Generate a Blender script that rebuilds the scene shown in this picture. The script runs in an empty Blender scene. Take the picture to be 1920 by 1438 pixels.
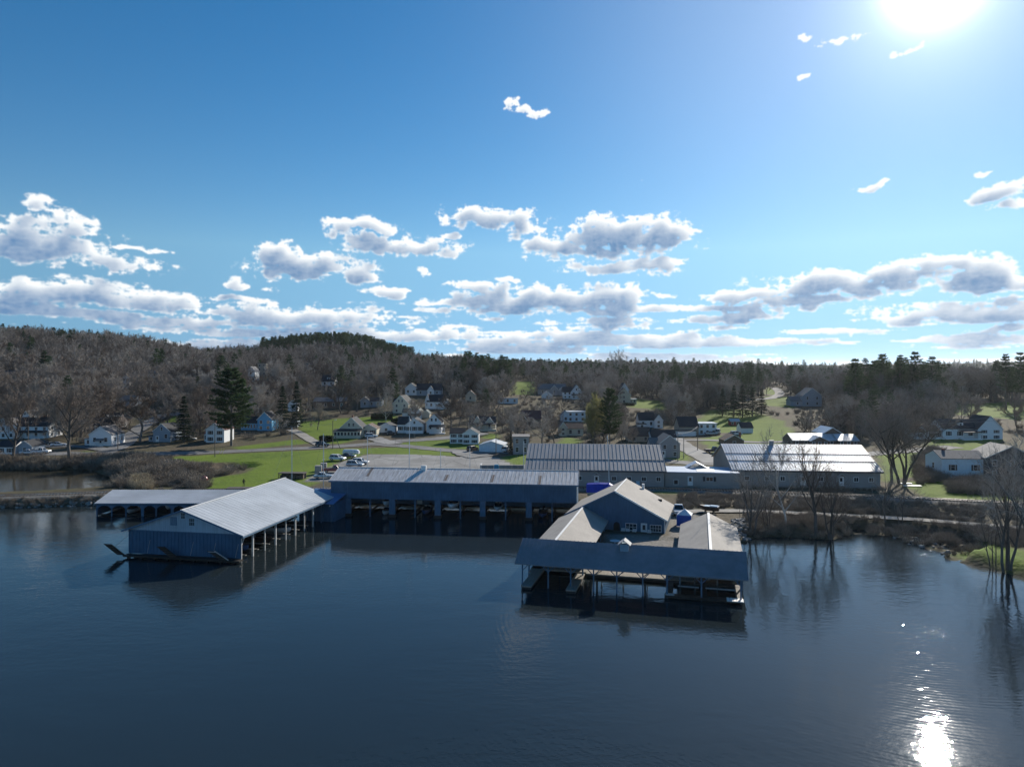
import bpy, math, random
import numpy as np
from mathutils import Vector, noise as mnoise

SC = bpy.context.scene
COL = SC.collection
R = math.radians

# ------------------------------------------------------------------ camera
# the photograph is 1920x1438; F = focal length in its pixels, HZ = row of the true horizon
F, U0, HZ, H = 1331.0, 960.0, 690.0, 29.0
cam_data = bpy.data.cameras.new('camera')
cam = bpy.data.objects.new('camera', cam_data)
COL.objects.link(cam)
cam.location = (0, 0, H)
cam.rotation_euler = (R(90), 0, 0)
cam_data.sensor_width = 36.0
cam_data.lens = 36.0 * F / 1920.0
cam_data.shift_y = (HZ - 719.0) / 1920.0
cam_data.clip_start = 0.5
cam_data.clip_end = 20000
SC.camera = cam
SC.view_settings.view_transform = 'Standard'
SC.view_settings.look = 'None'
SC.view_settings.gamma = 1.0
SC.view_settings.exposure = 0.5
SC.cycles.use_denoising = True
SC.cycles.max_bounces = 6
SC.cycles.diffuse_bounces = 2
SC.cycles.glossy_bounces = 3
SC.cycles.transparent_max_bounces = 4
SC.cycles.volume_bounces = 0
SC.cycles.sample_clamp_indirect = 4.0

# ------------------------------------------------------------------ light
SUN_AZ, SUN_EL = R(30.9), R(25.4)          # to the right of the view, above the horizon
sun_dir = Vector((math.sin(SUN_AZ) * math.cos(SUN_EL), math.cos(SUN_AZ) * math.cos(SUN_EL), math.sin(SUN_EL)))
sun_data = bpy.data.lights.new('sun', 'SUN')
sun_data.energy = 4.4
sun_data.angle = R(0.55)
sun_data.color = (1.0, 0.93, 0.82)
sun = bpy.data.objects.new('sun', sun_data)
sun.rotation_euler = (-sun_dir).to_track_quat('-Z', 'Y').to_euler()
sun.location = (60, 100, 120)
COL.objects.link(sun)


def N(tree, kind, **kw):
    n = tree.nodes.new(kind)
    for k, v in kw.items():
        if k == 'inp':
            for a, b in v.items():
                n.inputs[a].default_value = b
        else:
            setattr(n, k, v)
    return n


def azel(u, v):
    az = math.atan((u - U0) / F)
    return az, math.atan((HZ - v) / F * math.cos(az))


# clouds as seen from here: centre (pixels of the photograph), half width, half height
CLOUDS = [(1160, 448, 152, 44), (1250, 440, 62, 44), (1050, 468, 70, 28), (930, 412, 98, 24), (975, 425, 60, 24), (1150, 508, 110, 18), (1225, 495, 55, 14),
          (565, 500, 110, 30), (505, 478, 38, 22), (740, 462, 115, 28), (640, 428, 58, 13), (700, 428, 60, 14), (675, 515, 40, 22), (725, 545, 44, 12), (795, 470, 58, 24),
          (60, 460, 175, 52), (150, 425, 38, 42), (88, 392, 42, 18), (205, 492, 95, 26), (265, 460, 50, 5), (130, 556, 240, 30), (290, 568, 85, 18), (20, 560, 170, 34), (200, 602, 220, 14), (425, 531, 24, 14), (430, 566, 55, 8),
          (1000, 570, 205, 28), (1130, 558, 95, 22), (905, 541, 72, 11), (945, 526, 30, 8), (610, 596, 215, 24), (700, 625, 260, 22), (1140, 585, 80, 12), (1060, 640, 330, 17), (1150, 612, 140, 18), (560, 650, 300, 14),
          (1390, 556, 95, 13), (1600, 535, 205, 34), (1520, 570, 130, 16), (1780, 500, 160, 22), (1850, 530, 130, 34), (1790, 590, 195, 26), (1860, 620, 130, 16), (1330, 608, 85, 13), (1400, 596, 55, 13), (1330, 645, 130, 14), (1480, 640, 60, 5),
          (1850, 322, 22, 7), (1880, 365, 68, 22), (1900, 385, 50, 12), (1622, 354, 36, 8), (1495, 137, 20, 6), (1585, 70, 55, 8), (1510, 72, 20, 8), (985, 205, 28, 10), (963, 195, 10, 10), (1713, 92, 20, 7),
          (848, 441, 16, 6), (1255, 555, 20, 8), (1215, 335, 1, 1), (808, 514, 9, 8)]


_srng = np.random.default_rng(11)
_slat = _srng.random((512, 512)).astype(np.float32)


def snoise(x, y):
    xi, yi = np.floor(x).astype(np.int32), np.floor(y).astype(np.int32)
    fx, fy = (x - xi).astype(np.float32), (y - yi).astype(np.float32)
    fx, fy = fx * fx * fx * (fx * (fx * 6 - 15) + 10), fy * fy * fy * (fy * (fy * 6 - 15) + 10)
    xi &= 511
    yi &= 511
    x1, y1 = (xi + 1) & 511, (yi + 1) & 511
    return (_slat[xi, yi] * (1 - fx) + _slat[x1, yi] * fx) * (1 - fy) + (_slat[xi, y1] * (1 - fx) + _slat[x1, y1] * fx) * fy


def sfbm(x, y, o, billow=False, gain=0.5):
    r, a, t = 0, 1.0, 0.0
    for i in range(o):
        n = snoise(x + 37.3 * i, y + 91.7 * i)
        r = r + a * (1 - np.abs(2 * n - 1) if billow else n)
        t += a
        a *= gain
        x, y = x * 2.07 + y * 0.11, y * 2.07 - x * 0.11
    return r / t


SKY_EL = 32.0          # the cloud sheet reaches this high (degrees)


def cloud_sheet():
    """cover and light of the cloud deck over all azimuths, from its density field"""
    W_, H_ = 5120, 480
    az = ((np.arange(W_) + 0.5) / W_ * 2 - 1) * math.pi
    el = (np.arange(H_) + 0.5) / H_ * R(SKY_EL)
    A_, E_ = np.meshgrid(az.astype(np.float32), el.astype(np.float32))
    s = 57.3
    wx = (sfbm(A_ * s * 0.42, E_ * s * 0.6, 3) - 0.5) * 0.05
    wy = (sfbm(A_ * s * 0.42 + 50, E_ * s * 0.6 + 20, 3) - 0.5) * 0.022
    px, py = A_ + wx, E_ + wy
    base = np.full(A_.shape, -1.0, np.float32)
    for (u, v, hw, hh) in CLOUDS:
        a, e = azel(u, v)
        a1, _ = azel(u + hw, v)
        _, e1 = azel(u, v - hh)
        ra, re = a1 - a, e1 - e
        j0, j1 = int((a - 2.2 * ra - .08 + math.pi) / (2 * math.pi) * W_), int((a + 2.2 * ra + .08 + math.pi) / (2 * math.pi) * W_)
        sl = (slice(None), slice(max(j0, 0), j1))
        dy = (py[sl] - e) / re
        dy = np.where(dy < 0.0, dy * 1.25, dy)             # flatter undersides
        base[sl] = np.maximum(base[sl], 1 - np.hypot((px[sl] - a) / ra, dy))
    # the same kind of broken cloud carries on round the horizon outside the frame
    out = np.clip((np.abs(A_) - 0.62) / 0.12, 0, 1)
    amb = (sfbm(A_ * s * 0.085, E_ * s * 0.26, 4) - 0.5) * 3.4 + 0.28 - E_ / R(9.0) * 0.62
    base = np.maximum(base, amb * out - (1 - out) * 3)
    low = (sfbm(A_ * s * 0.12 + 7, E_ * s * 1.5, 4) - 0.5) * 4.6 - np.abs(E_ - R(1.9)) / R(1.6) * 0.55 + 0.05
    low = low - np.clip((A_ - 0.30) / 0.2, 0, 1) * 0.6 * (1 - out)
    base = np.maximum(base, low)
    kx, ky = A_ * s * 0.95, 25 * np.log(1 + E_ / R(12))            # finer towards the horizon
    d = sfbm(kx, ky, 8, False, 0.6)
    bil = sfbm(kx * 1.3 + 9, ky * 1.3, 7, True, 0.6)
    # wisps: fine noise pulled along the wind
    q1 = sfbm(kx * 0.9 + 31, ky * 0.9, 4)
    wis = sfbm(kx * 2.0 + q1 * 3.0, ky * 4.2 + q1 * 2.0, 6, False, 0.62)
    amp = np.clip((base + 0.75) / 0.75, 0, 1)
    f = base * 1.15 + ((d - 0.5) * 1.5 + (bil - 0.60) * 1.15) * amp + (wis - 0.5) * (0.75 + 2.2 * np.clip((E_ - R(11.5)) / R(3), 0, 1)) * amp - 0.02 - 0.12 * np.clip((E_ - R(11.5)) / R(3), 0, 1)
    f = f + (sfbm(A_ * s * 0.09 + 3, E_ * s * 2.1, 3) - 0.5) * 3.0 * np.clip(1.15 - E_ / R(6.5), 0, 1) * amp - 0.1 * np.clip(1 - E_ / R(6.5), 0, 1)     # flat layers low down
    dens = np.clip(f, 0, 0.9)

    def blur(q, ry, rx):
        for ax, r_ in ((0, ry), (1, rx)):
            c_ = np.cumsum(np.pad(q, [(r_ + 1, r_) if k_ == ax else (0, 0) for k_ in (0, 1)], mode='edge'), axis=ax, dtype=np.float64)
            n_ = q.shape[ax]
            q = ((c_[2 * r_ + 1:] - c_[:n_]) if ax == 0 else (c_[:, 2 * r_ + 1:] - c_[:, :n_])) / (2 * r_ + 1)
        return q.astype(np.float32)
    # light: thickness of cloud met on the way towards the sun
    soft = blur(dens, 2, 3)
    tau = dens * 0.10
    for i in range(1, 13):
        di = int(round(i * 1.7))
        dj = int(round(i * 1.0))
        sh = np.zeros_like(dens)
        sh[:H_ - di] = np.roll(soft, -dj, 1)[di:]
        tau += sh * 0.13
    tau = blur(tau, 1, 4)
    thin = np.clip(blur(dens, 3, 4) / 0.42, 0, 1)            # thin rims let the light through
    light = np.exp(-np.clip(tau - 0.20, 0, 9) * 2.5 * thin ** 2.0)
    light = np.clip(light + (0.34 * (bil - 0.60) + 0.22 * (wis - 0.5)) * (1 - 0.5 * light), 0, 1)
    cover = np.clip((f + 0.04) / 0.42, 0, 1)
    cover = cover * cover * (3 - 2 * cover)
    cover *= np.clip((R(SKY_EL) - E_) / R(1.0), 0, 1)
    img = bpy.data.images.new('cloud_sheet', W_, H_, float_buffer=True, is_data=True)
    buf = np.ones((H_, W_, 4), np.float32)
    buf[..., 0] = cover
    buf[..., 1] = light
    buf[..., 2] = 0
    img.pixels.foreach_set(buf.ravel())
    img.pack()
    return img


world = bpy.data.worlds.new('World')
SC.world = world
world.use_nodes = True
wt = world.node_tree
for n_ in list(wt.nodes):
    wt.nodes.remove(n_)
WL = wt.links.new
sky = N(wt, 'ShaderNodeTexSky', sky_type='NISHITA', sun_disc=False, sun_elevation=SUN_EL, sun_rotation=SUN_AZ,
        air_density=1.0, dust_density=0.0, ozone_density=1.6, altitude=100.0)
hs = N(wt, 'ShaderNodeHueSaturation', inp={'Hue': 0.5, 'Saturation': 1.42, 'Value': 0.72})
WL(sky.outputs[0], hs.inputs['Color'])
tc = N(wt, 'ShaderNodeTexCoord')
lift_ = N(wt, 'ShaderNodeVectorMath', operation='MAXIMUM', inp={1: (-2, -2, 0.16)})     # keeps the low sky pale blue, as under broken cloud
WL(tc.outputs['Generated'], lift_.inputs[0])
WL(lift_.outputs[0], sky.inputs['Vector'])
sp = N(wt, 'ShaderNodeSeparateXYZ')
WL(tc.outputs['Generated'], sp.inputs[0])
az_ = N(wt, 'ShaderNodeMath', operation='ARCTAN2')
WL(sp.outputs['X'], az_.inputs[0])
WL(sp.outputs['Y'], az_.inputs[1])
el_ = N(wt, 'ShaderNodeMath', operation='ARCSINE')
WL(sp.outputs['Z'], el_.inputs[0])
ae = N(wt, 'ShaderNodeCombineXYZ')
WL(az_.outputs[0], ae.inputs[0])
WL(el_.outputs[0], ae.inputs[1])
uv = N(wt, 'ShaderNodeVectorMath', operation='MULTIPLY_ADD', inp={1: (0.5 / math.pi, 1 / R(SKY_EL), 0), 2: (0.5, 0, 0)})
WL(ae.outputs[0], uv.inputs[0])
ct = N(wt, 'ShaderNodeTexImage', image=cloud_sheet(), extension='EXTEND', interpolation='Cubic')
WL(uv.outputs[0], ct.inputs['Vector'])
cs = N(wt, 'ShaderNodeSeparateColor')
WL(ct.outputs['Color'], cs.inputs[0])
up = N(wt, 'ShaderNodeMath', operation='GREATER_THAN', inp={1: 0.0})
WL(el_.outputs[0], up.inputs[0])
dens = N(wt, 'ShaderNodeMath', operation='MULTIPLY')
WL(cs.outputs['Red'], dens.inputs[0])
WL(up.outputs[0], dens.inputs[1])
ccol = N(wt, 'ShaderNodeMix', data_type='RGBA', inp={'A': (0.95, 1.95, 3.5, 1), 'B': (7.5, 7.7, 7.7, 1)})
WL(cs.outputs['Green'], ccol.inputs['Factor'])
# the sun's aureole: bright air round the sun
sd = N(wt, 'ShaderNodeVectorMath', operation='DOT_PRODUCT', inp={1: tuple(sun_dir)})
WL(tc.outputs['Generated'], sd.inputs[0])
ac = N(wt, 'ShaderNodeMath', operation='ARCCOSINE')
WL(sd.outputs['Value'], ac.inputs[0])
aur = []
for (k, amp) in ((0.036, 22.0), (0.095, 3.2), (0.34, 2.4)):
    q = N(wt, 'ShaderNodeMath', operation='DIVIDE', inp={1: k})
    WL(ac.outputs[0], q.inputs[0])
    q2 = N(wt, 'ShaderNodeMath', operation='POWER', inp={1: 2.0})
    WL(q.outputs[0], q2.inputs[0])
    q3 = N(wt, 'ShaderNodeMath', operation='MULTIPLY', inp={1: -1.0})
    WL(q2.outputs[0], q3.inputs[0])
    q4 = N(wt, 'ShaderNodeMath', operation='EXPONENT')
    WL(q3.outputs[0], q4.inputs[0])
    q5 = N(wt, 'ShaderNodeMath', operation='MULTIPLY', inp={1: amp})
    WL(q4.outputs[0], q5.inputs[0])
    aur.append(q5)
s1 = N(wt, 'ShaderNodeMath', operation='ADD')
WL(aur[0].outputs[0], s1.inputs[0])
WL(aur[1].outputs[0], s1.inputs[1])
s2 = N(wt, 'ShaderNodeMath', operation='ADD')
WL(s1.outputs[0], s2.inputs[0])
WL(aur[2].outputs[0], s2.inputs[1])
aurc = N(wt, 'ShaderNodeVectorMath', operation='SCALE', inp={0: (1.0, 1.0, 0.97)})
WL(s2.outputs[0], aurc.inputs['Scale'])
add = N(wt, 'ShaderNodeVectorMath', operation='ADD')
WL(hs.outputs[0], add.inputs[0])
WL(aurc.outputs[0], add.inputs[1])
cm = N(wt, 'ShaderNodeMix', data_type='RGBA')
WL(dens.outputs[0], cm.inputs['Factor'])
WL(add.outputs[0], cm.inputs['A'])
WL(ccol.outputs['Result'], cm.inputs['B'])
bg = N(wt, 'ShaderNodeBackground', inp={'Strength': 0.1})
WL(cm.outputs['Result'], bg.inputs['Color'])
wo = N(wt, 'ShaderNodeOutputWorld')
WL(bg.outputs[0], wo.inputs['Surface'])

# ------------------------------------------------------------------ helpers
MATS = {}


def mat(name, col, rough=0.8, var=0.12, scale=1.5, bump=0.0, bscale=20.0, metal=0.0, spec=0.3, streak=None, big=0.0, bigscale=0.15, col2=None, crack=0.0):
    """procedural material: colour broken up by noise, optional bump, streaks along an axis"""
    if name in MATS:
        return MATS[name]
    m = bpy.data.materials.new(name)
    m.use_nodes = True
    t = m.node_tree
    b = t.nodes['Principled BSDF']
    b.inputs['Roughness'].default_value = rough
    b.inputs['Metallic'].default_value = metal
    b.inputs['Specular IOR Level'].default_value = spec
    tcn = N(t, 'ShaderNodeTexCoord')
    vec = tcn.outputs['Object']
    if streak:
        mp = N(t, 'ShaderNodeMapping', inp={'Scale': streak})
        t.links.new(vec, mp.inputs[0])
        vec = mp.outputs[0]
    nz = N(t, 'ShaderNodeTexNoise', inp={'Scale': scale, 'Detail': 5.0, 'Roughness': 0.6})
    t.links.new(vec, nz.inputs['Vector'])
    c = np.array(col[:3])
    c2 = np.array(col2[:3]) if col2 else c * (1 - var)
    mx = N(t, 'ShaderNodeMix', data_type='RGBA', inp={'A': (*c2, 1), 'B': (*np.minimum(c * (1 + var), 1), 1)})
    mr = N(t, 'ShaderNodeMapRange', inp={'From Min': 0.3, 'From Max': 0.7})
    t.links.new(nz.outputs['Fac'], mr.inputs['Value'])
    t.links.new(mr.outputs[0], mx.inputs['Factor'])
    out = mx.outputs['Result']
    if big:
        n2 = N(t, 'ShaderNodeTexNoise', inp={'Scale': bigscale, 'Detail': 4.0})
        t.links.new(tcn.outputs['Object'], n2.inputs['Vector'])
        mr2 = N(t, 'ShaderNodeMapRange', inp={'From Min': 0.35, 'From Max': 0.65, 'To Min': 1 - big, 'To Max': 1 + big})
        t.links.new(n2.outputs['Fac'], mr2.inputs['Value'])
        sc_ = N(t, 'ShaderNodeVectorMath', operation='SCALE')
        t.links.new(out, sc_.inputs[0])
        t.links.new(mr2.outputs[0], sc_.inputs['Scale'])
        out = sc_.outputs[0]
    if crack:
        vo = N(t, 'ShaderNodeTexVoronoi', feature='DISTANCE_TO_EDGE', inp={'Scale': crack})
        wn = N(t, 'ShaderNodeTexNoise', inp={'Scale': crack * 2.5, 'Detail': 4.0})
        t.links.new(tcn.outputs['Object'], wn.inputs['Vector'])
        wa_ = N(t, 'ShaderNodeVectorMath', operation='MULTIPLY_ADD', inp={1: (2.5, 2.5, 0)})
        t.links.new(wn.outputs['Color'], wa_.inputs[0])
        t.links.new(tcn.outputs['Object'], wa_.inputs[2])
        t.links.new(wa_.outputs[0], vo.inputs['Vector'])
        cr = N(t, 'ShaderNodeMapRange', inp={'From Min': 0.0, 'From Max': 0.02, 'To Min': 0.55, 'To Max': 1.0})
        t.links.new(vo.outputs['Distance'], cr.inputs['Value'])
        sk_ = N(t, 'ShaderNodeVectorMath', operation='SCALE')
        t.links.new(out, sk_.inputs[0])
        t.links.new(cr.outputs[0], sk_.inputs['Scale'])
        out = sk_.outputs[0]
    t.links.new(out, b.inputs['Base Color'])
    if bump:
        nb = N(t, 'ShaderNodeTexNoise', inp={'Scale': bscale, 'Detail': 3.0})
        t.links.new(tcn.outputs['Object'], nb.inputs['Vector'])
        bp = N(t, 'ShaderNodeBump', inp={'Strength': bump, 'Distance': 0.05})
        t.links.new(nb.outputs['Fac'], bp.inputs['Height'])
        t.links.new(bp.outputs[0], b.inputs['Normal'])
    MATS[name] = m
    return m


def tag(o, label=None, cat=None, group=None, kind=None):
    if label:
        o['label'] = label
    if cat:
        o['category'] = cat
    if group:
        o['group'] = group
    if kind:
        o['kind'] = kind
    return o


def empty(name, loc, rz=0.0, label=None, cat=None, group=None):
    o = bpy.data.objects.new(name, None)
    o.empty_display_size = 0.3
    COL.objects.link(o)
    o.location = loc
    o.rotation_euler = (0, 0, rz)
    return tag(o, label, cat, group)


def link(name, me, m=None, parent=None):
    o = bpy.data.objects.new(name, me)
    COL.objects.link(o)
    if m is not None and not me.materials:
        me.materials.append(m)
    if parent is not None:
        o.parent = parent
    return o


def copy_tree(o, parent=None):
    c = o.copy()
    COL.objects.link(c)
    c.parent = parent
    for ch in o.children:
        copy_tree(ch, c)
    return c


class MB:
    """collects simple shapes and links them as one mesh"""

    def __init__(self):
        self.v, self.f = [], []

    def poly(self, pts):
        n = len(self.v)
        self.v += [tuple(p) for p in pts]
        self.f.append(tuple(range(n, n + len(pts))))
        return self

    def box(self, x0, x1, y0, y1, z0, z1):
        n = len(self.v)
        self.v += [(x0, y0, z0), (x1, y0, z0), (x1, y1, z0), (x0, y1, z0), (x0, y0, z1), (x1, y0, z1), (x1, y1, z1), (x0, y1, z1)]
        self.f += [tuple(n + i for i in q) for q in ((0, 3, 2, 1), (4, 5, 6, 7), (0, 1, 5, 4), (1, 2, 6, 5), (2, 3, 7, 6), (3, 0, 4, 7))]
        return self

    def hexa(self, p):
        """8 corners: 4 of the bottom, 4 of the top"""
        n = len(self.v)
        self.v += [tuple(a) for a in p]
        self.f += [tuple(n + i for i in q) for q in ((0, 3, 2, 1), (4, 5, 6, 7), (0, 1, 5, 4), (1, 2, 6, 5), (2, 3, 7, 6), (3, 0, 4, 7))]
        return self

    def tube(self, p0, p1, r0, r1=None, n=6, cap=True):
        r1 = r0 if r1 is None else r1
        a, b = Vector(p0), Vector(p1)
        d = (b - a)
        if d.length < 1e-6:
            return self
        d.normalize()
        x = d.cross(Vector((0, 0, 1)) if abs(d.z) < 0.9 else Vector((1, 0, 0))).normalized()
        y = d.cross(x)
        k = len(self.v)
        for c, r in ((a, r0), (b, r1)):
            for i in range(n):
                t = 2 * math.pi * i / n
                self.v.append(tuple(c + x * (r * math.cos(t)) + y * (r * math.sin(t))))
        for i in range(n):
            j = (i + 1) % n
            self.f.append((k + i, k + j, k + n + j, k + n + i))
        if cap:
            self.f.append(tuple(k + i for i in reversed(range(n))))
            self.f.append(tuple(k + n + i for i in range(n)))
        return self

    def bar(self, p0, p1, w, h=None):
        """square bar between two points"""
        h = w if h is None else h
        a, b = Vector(p0), Vector(p1)
        d = (b - a).normalized()
        x = d.cross(Vector((0, 0, 1)) if abs(d.z) < 0.95 else Vector((0, 1, 0))).normalized() * (w / 2)
        y = x.cross(d).normalized() * (h / 2)
        return self.hexa([a - x - y, a + x - y, b + x - y, b - x - y, a - x + y, a + x + y, b + x + y, b - x + y])

    def ring(self, sections, cap=True):
        """loft of equal-length rings of points"""
        k = len(self.v)
        n = len(sections[0])
        for s in sections:
            self.v += [tuple(p) for p in s]
        for a in range(len(sections) - 1):
            for i in range(n):
                j = (i + 1) % n
                self.f.append((k + a * n + i, k + a * n + j, k + (a + 1) * n + j, k + (a + 1) * n + i))
        if cap:
            self.f.append(tuple(k + i for i in reversed(range(n))))
            self.f.append(tuple(k + (len(sections) - 1) * n + i for i in range(n)))
        return self

    def blob(self, c, rx, ry, rz, rng, seg=7, rings=4, jit=0.2):
        c = Vector(c)
        secs = []
        for a in range(1, rings):
            t = math.pi * a / rings
            secs.append([c + Vector((rx * math.sin(t) * math.cos(2 * math.pi * i / seg), ry * math.sin(t) * math.sin(2 * math.pi * i / seg), rz * math.cos(t))) * (1 + rng.uniform(-jit, jit)) for i in range(seg)])
        return self.ring(secs)

    def mesh(self, name, smooth=False):
        me = bpy.data.meshes.new(name)
        me.from_pydata(self.v, [], self.f)
        if smooth:
            me.polygons.foreach_set('use_smooth', [True] * len(me.polygons))
        me.update()
        return me

    def build(self, name, m, parent=None, smooth=False):
        return link(name, self.mesh(name, smooth), m, parent)


def wpt(u, v, z):
    """world point at height z that the photograph shows at pixel (u, v)"""
    y = (H - z) * F / (v - HZ)
    return Vector(((u - U0) * y / F, y, z))


def proj(x, y, z):
    return U0 + F * x / y, HZ + F * (H - z) / y
# ------------------------------------------------------------------ the ground
TU = np.array([-900, 0, 200, 400, 640, 800, 950, 1100, 1250, 1400, 1550, 1700, 1900, 2800], float)
TY = np.array([60, 150, 200, 250, 300, 350, 420, 500, 600, 700, 800, 1000, 1500, 3000, 6000, 12000], float)
TZ = np.array([
    [1.3] * 14,
    [1.4] * 14,
    [1.9, 1.9, 1.9, 1.9, 1.9, 1.9, 1.9, 1.9, 2.0, 2.0, 2.0, 2.4, 2.6, 2.6],
    [3, 3, 3, 3, 2.8, 2.8, 2.8, 2.8, 2.8, 2.9, 3.2, 4.6, 5.2, 5.2],
    [6, 5.5, 5.5, 5.2, 5, 5, 4, 4.2, 3.5, 4, 4.5, 6.5, 7.5, 7.5],
    [12, 11, 11, 10, 9, 10, 8, 7.5, 6, 7, 7, 8.5, 9, 9],
    [20, 18, 17, 18, 18, 18, 13, 11.5, 9, 10, 10, 11, 11.5, 11],
    [32, 30, 29, 25, 24, 21, 17, 15, 14, 14, 13, 14, 14, 13],
    [52, 50, 47, 32, 35, 26, 20, 19, 18, 17, 15, 15, 15, 15],
    [58, 58, 51, 36, 46, 29, 23, 22, 21, 20, 15, 15, 15, 15],
    [55, 55, 47, 35, 48, 30, 24, 23, 22, 20, 15, 14, 14, 14],
    [50, 50, 42, 32, 40, 28, 23, 22, 21, 19, 14, 13, 13, 13],
    [40, 40, 36, 30, 30, 26, 22, 22, 21, 19, 14, 13, 13, 13],
    [40, 40, 38, 36, 34, 32, 30, 30, 30, 30, 34, 46, 52, 50],
    [60, 60, 60, 58, 56, 54, 52, 52, 52, 52, 52, 60, 66, 66],
    [90, 90, 90, 90, 90, 85, 80, 80, 80, 80, 80, 90, 96, 96]], float)


def pp(u, v, z=0.0):
    p = wpt(u, v, z)
    return (p.x, p.y)


# land outline (world metres): south shore from left to right, then far round behind
SHORE = [(-700, 140), pp(-300, 956), pp(0, 951), pp(100, 949), (-86, 151.5), (-60, 155), (-40, 153.5), (-34, 151.5), (13, 146.6), (14.5, 140), (12.5, 130), (8.8, 124.5), (12.2, 117.5), (15.2, 107.6),
         (25.2, 104.6), (29.5, 107), (31.5, 117.5), (35.5, 119), (37.5, 117), pp(1400, 1010), pp(1440, 1006), pp(1500, 1008), pp(1560, 1011), pp(1600, 1001), pp(1650, 1004), pp(1700, 1018), pp(1760, 1035), pp(1780, 1052), pp(1850, 1064),
         pp(1920, 1084), pp(2050, 1112), (110, 78), (700, 70), (9000, 13000), (-9000, 13000)]
POND = [(-700, 156), pp(-300, 934), pp(0, 930), pp(120, 925), pp(205, 919), pp(235, 911), pp(225, 900), pp(190, 888), pp(165, 879), pp(100, 882), pp(0, 880), pp(-300, 880), (-700, 205)]
DITCH = [pp(385, 889), pp(420, 884), pp(455, 882), pp(462, 885), pp(440, 890), pp(400, 896)]
MARSH = [pp(1565, 1012), pp(1600, 990), pp(1700, 992), pp(1820, 1012), pp(1850, 1040), pp(1790, 1056), pp(1720, 1045), pp(1640, 1022)]
RAIL = [(-300, 122), (-200, 139), (-150, 146), (-109, 151.2), (-88.7, 155.2), (-60, 158.8), (-20, 161), (15, 161.3), (33.8, 160.2), (51.5, 156.6), (77.4, 150), (101, 142.5), (140, 128), (220, 88)]


def seg_dist(x, y, poly, closed=True):
    d = np.full(x.shape, 1e9)
    n = len(poly)
    for i in range(n if closed else n - 1):
        ax, ay = poly[i]
        bx, by = poly[(i + 1) % n]
        dx, dy = bx - ax, by - ay
        t = np.clip(((x - ax) * dx + (y - ay) * dy) / (dx * dx + dy * dy + 1e-9), 0, 1)
        d = np.minimum(d, np.hypot(x - ax - t * dx, y - ay - t * dy))
    return d


def inside(x, y, poly):
    r = np.zeros(x.shape, bool)
    n = len(poly)
    for i in range(n):
        ax, ay = poly[i]
        bx, by = poly[(i + 1) % n]
        c = ((ay > y) != (by > y)) & (x < (bx - ax) * (y - ay) / (by - ay + 1e-12) + ax)
        r ^= c
    return r


_rng = np.random.default_rng(4)
_lat = _rng.random((256, 256))


def vnoise(x, y):
    xi, yi = np.floor(x).astype(int), np.floor(y).astype(int)
    fx, fy = x - xi, y - yi
    fx, fy = fx * fx * (3 - 2 * fx), fy * fy * (3 - 2 * fy)
    g = lambda a, b: _lat[a % 256, b % 256]
    return (g(xi, yi) * (1 - fx) + g(xi + 1, yi) * fx) * (1 - fy) + (g(xi, yi + 1) * (1 - fx) + g(xi + 1, yi + 1) * fx) * fy


def fbm(x, y, o=4):
    s, a, t = 0, 1.0, 0
    for i in range(o):
        s = s + a * vnoise(x + 17 * i, y + 31 * i)
        t += a
        a *= 0.5
        x, y = x * 2.03, y * 2.03
    return s / t


def height(x, y):
    x, y = np.atleast_1d(np.asarray(x, float)), np.atleast_1d(np.asarray(y, float))
    u = np.clip(U0 + F * x / np.maximum(y, 1), TU[0], TU[-1])
    yc = np.clip(y, TY[0], TY[-1])
    iu = np.clip(np.searchsorted(TU, u) - 1, 0, len(TU) - 2)
    iy = np.clip(np.searchsorted(TY, yc) - 1, 0, len(TY) - 2)
    fu = (u - TU[iu]) / (TU[iu + 1] - TU[iu])
    fu = fu * fu * (3 - 2 * fu)
    fy = (yc - TY[iy]) / (TY[iy + 1] - TY[iy])
    z = (TZ[iy, iu] * (1 - fu) + TZ[iy, iu + 1] * fu) * (1 - fy) + (TZ[iy + 1, iu] * (1 - fu) + TZ[iy + 1, iu + 1] * fu) * fy
    z = z + (fbm(x / 60, y / 60) - 0.5) * np.clip((y - 300) / 300, 0, 1) * 5
    near = y < 330
    if near.any():
        xs, ys, zs = x[near], y[near], z[near]
        d = seg_dist(xs, ys, SHORE) * np.where(inside(xs, ys, SHORE), 1, -1)
        d = np.minimum(d, seg_dist(xs, ys, POND) * np.where(inside(xs, ys, POND), -1, 1))
        d = np.minimum(d, seg_dist(xs, ys, DITCH) * np.where(inside(xs, ys, DITCH), -1, 1) + 0.3)
        d = d + (fbm(xs / 2.2, ys / 2.2, 3) - 0.5) * 1.6
        zs = np.minimum(zs, 0.08 + d * 0.42)
        zs = np.maximum(zs, -2.0)
        ms = inside(xs, ys, MARSH)
        zs = np.where(ms, np.minimum(zs, (fbm(xs / 2.6, ys / 1.2, 4) - 0.47) * 0.9), zs)
        r = seg_dist(xs, ys, RAIL, False)
        zs = np.where(r < 7, np.maximum(zs, 1.75 - np.maximum(r - 2.6, 0) * 0.75), zs)
        z[near] = zs
    return z


def hgt(x, y):
    return float(height(x, y)[0])


_hy = np.concatenate([np.arange(85, 400, 0.6), np.arange(400, 1200, 2.5)])


def hit(u, v):
    """ground point that the photograph shows at pixel (u, v)"""
    xs = (u - U0) / F * _hy
    zr = H - _hy * (v - HZ) / F
    zg = np.maximum(height(xs, _hy), 0)
    k = np.nonzero(zr <= zg)[0]
    i = k[0] if len(k) else len(_hy) - 1
    return Vector((float(xs[i]), float(_hy[i]), float(zg[i])))


def hitpoly(px):
    return [tuple(hit(u, v)[:2]) for u, v in px]


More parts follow.
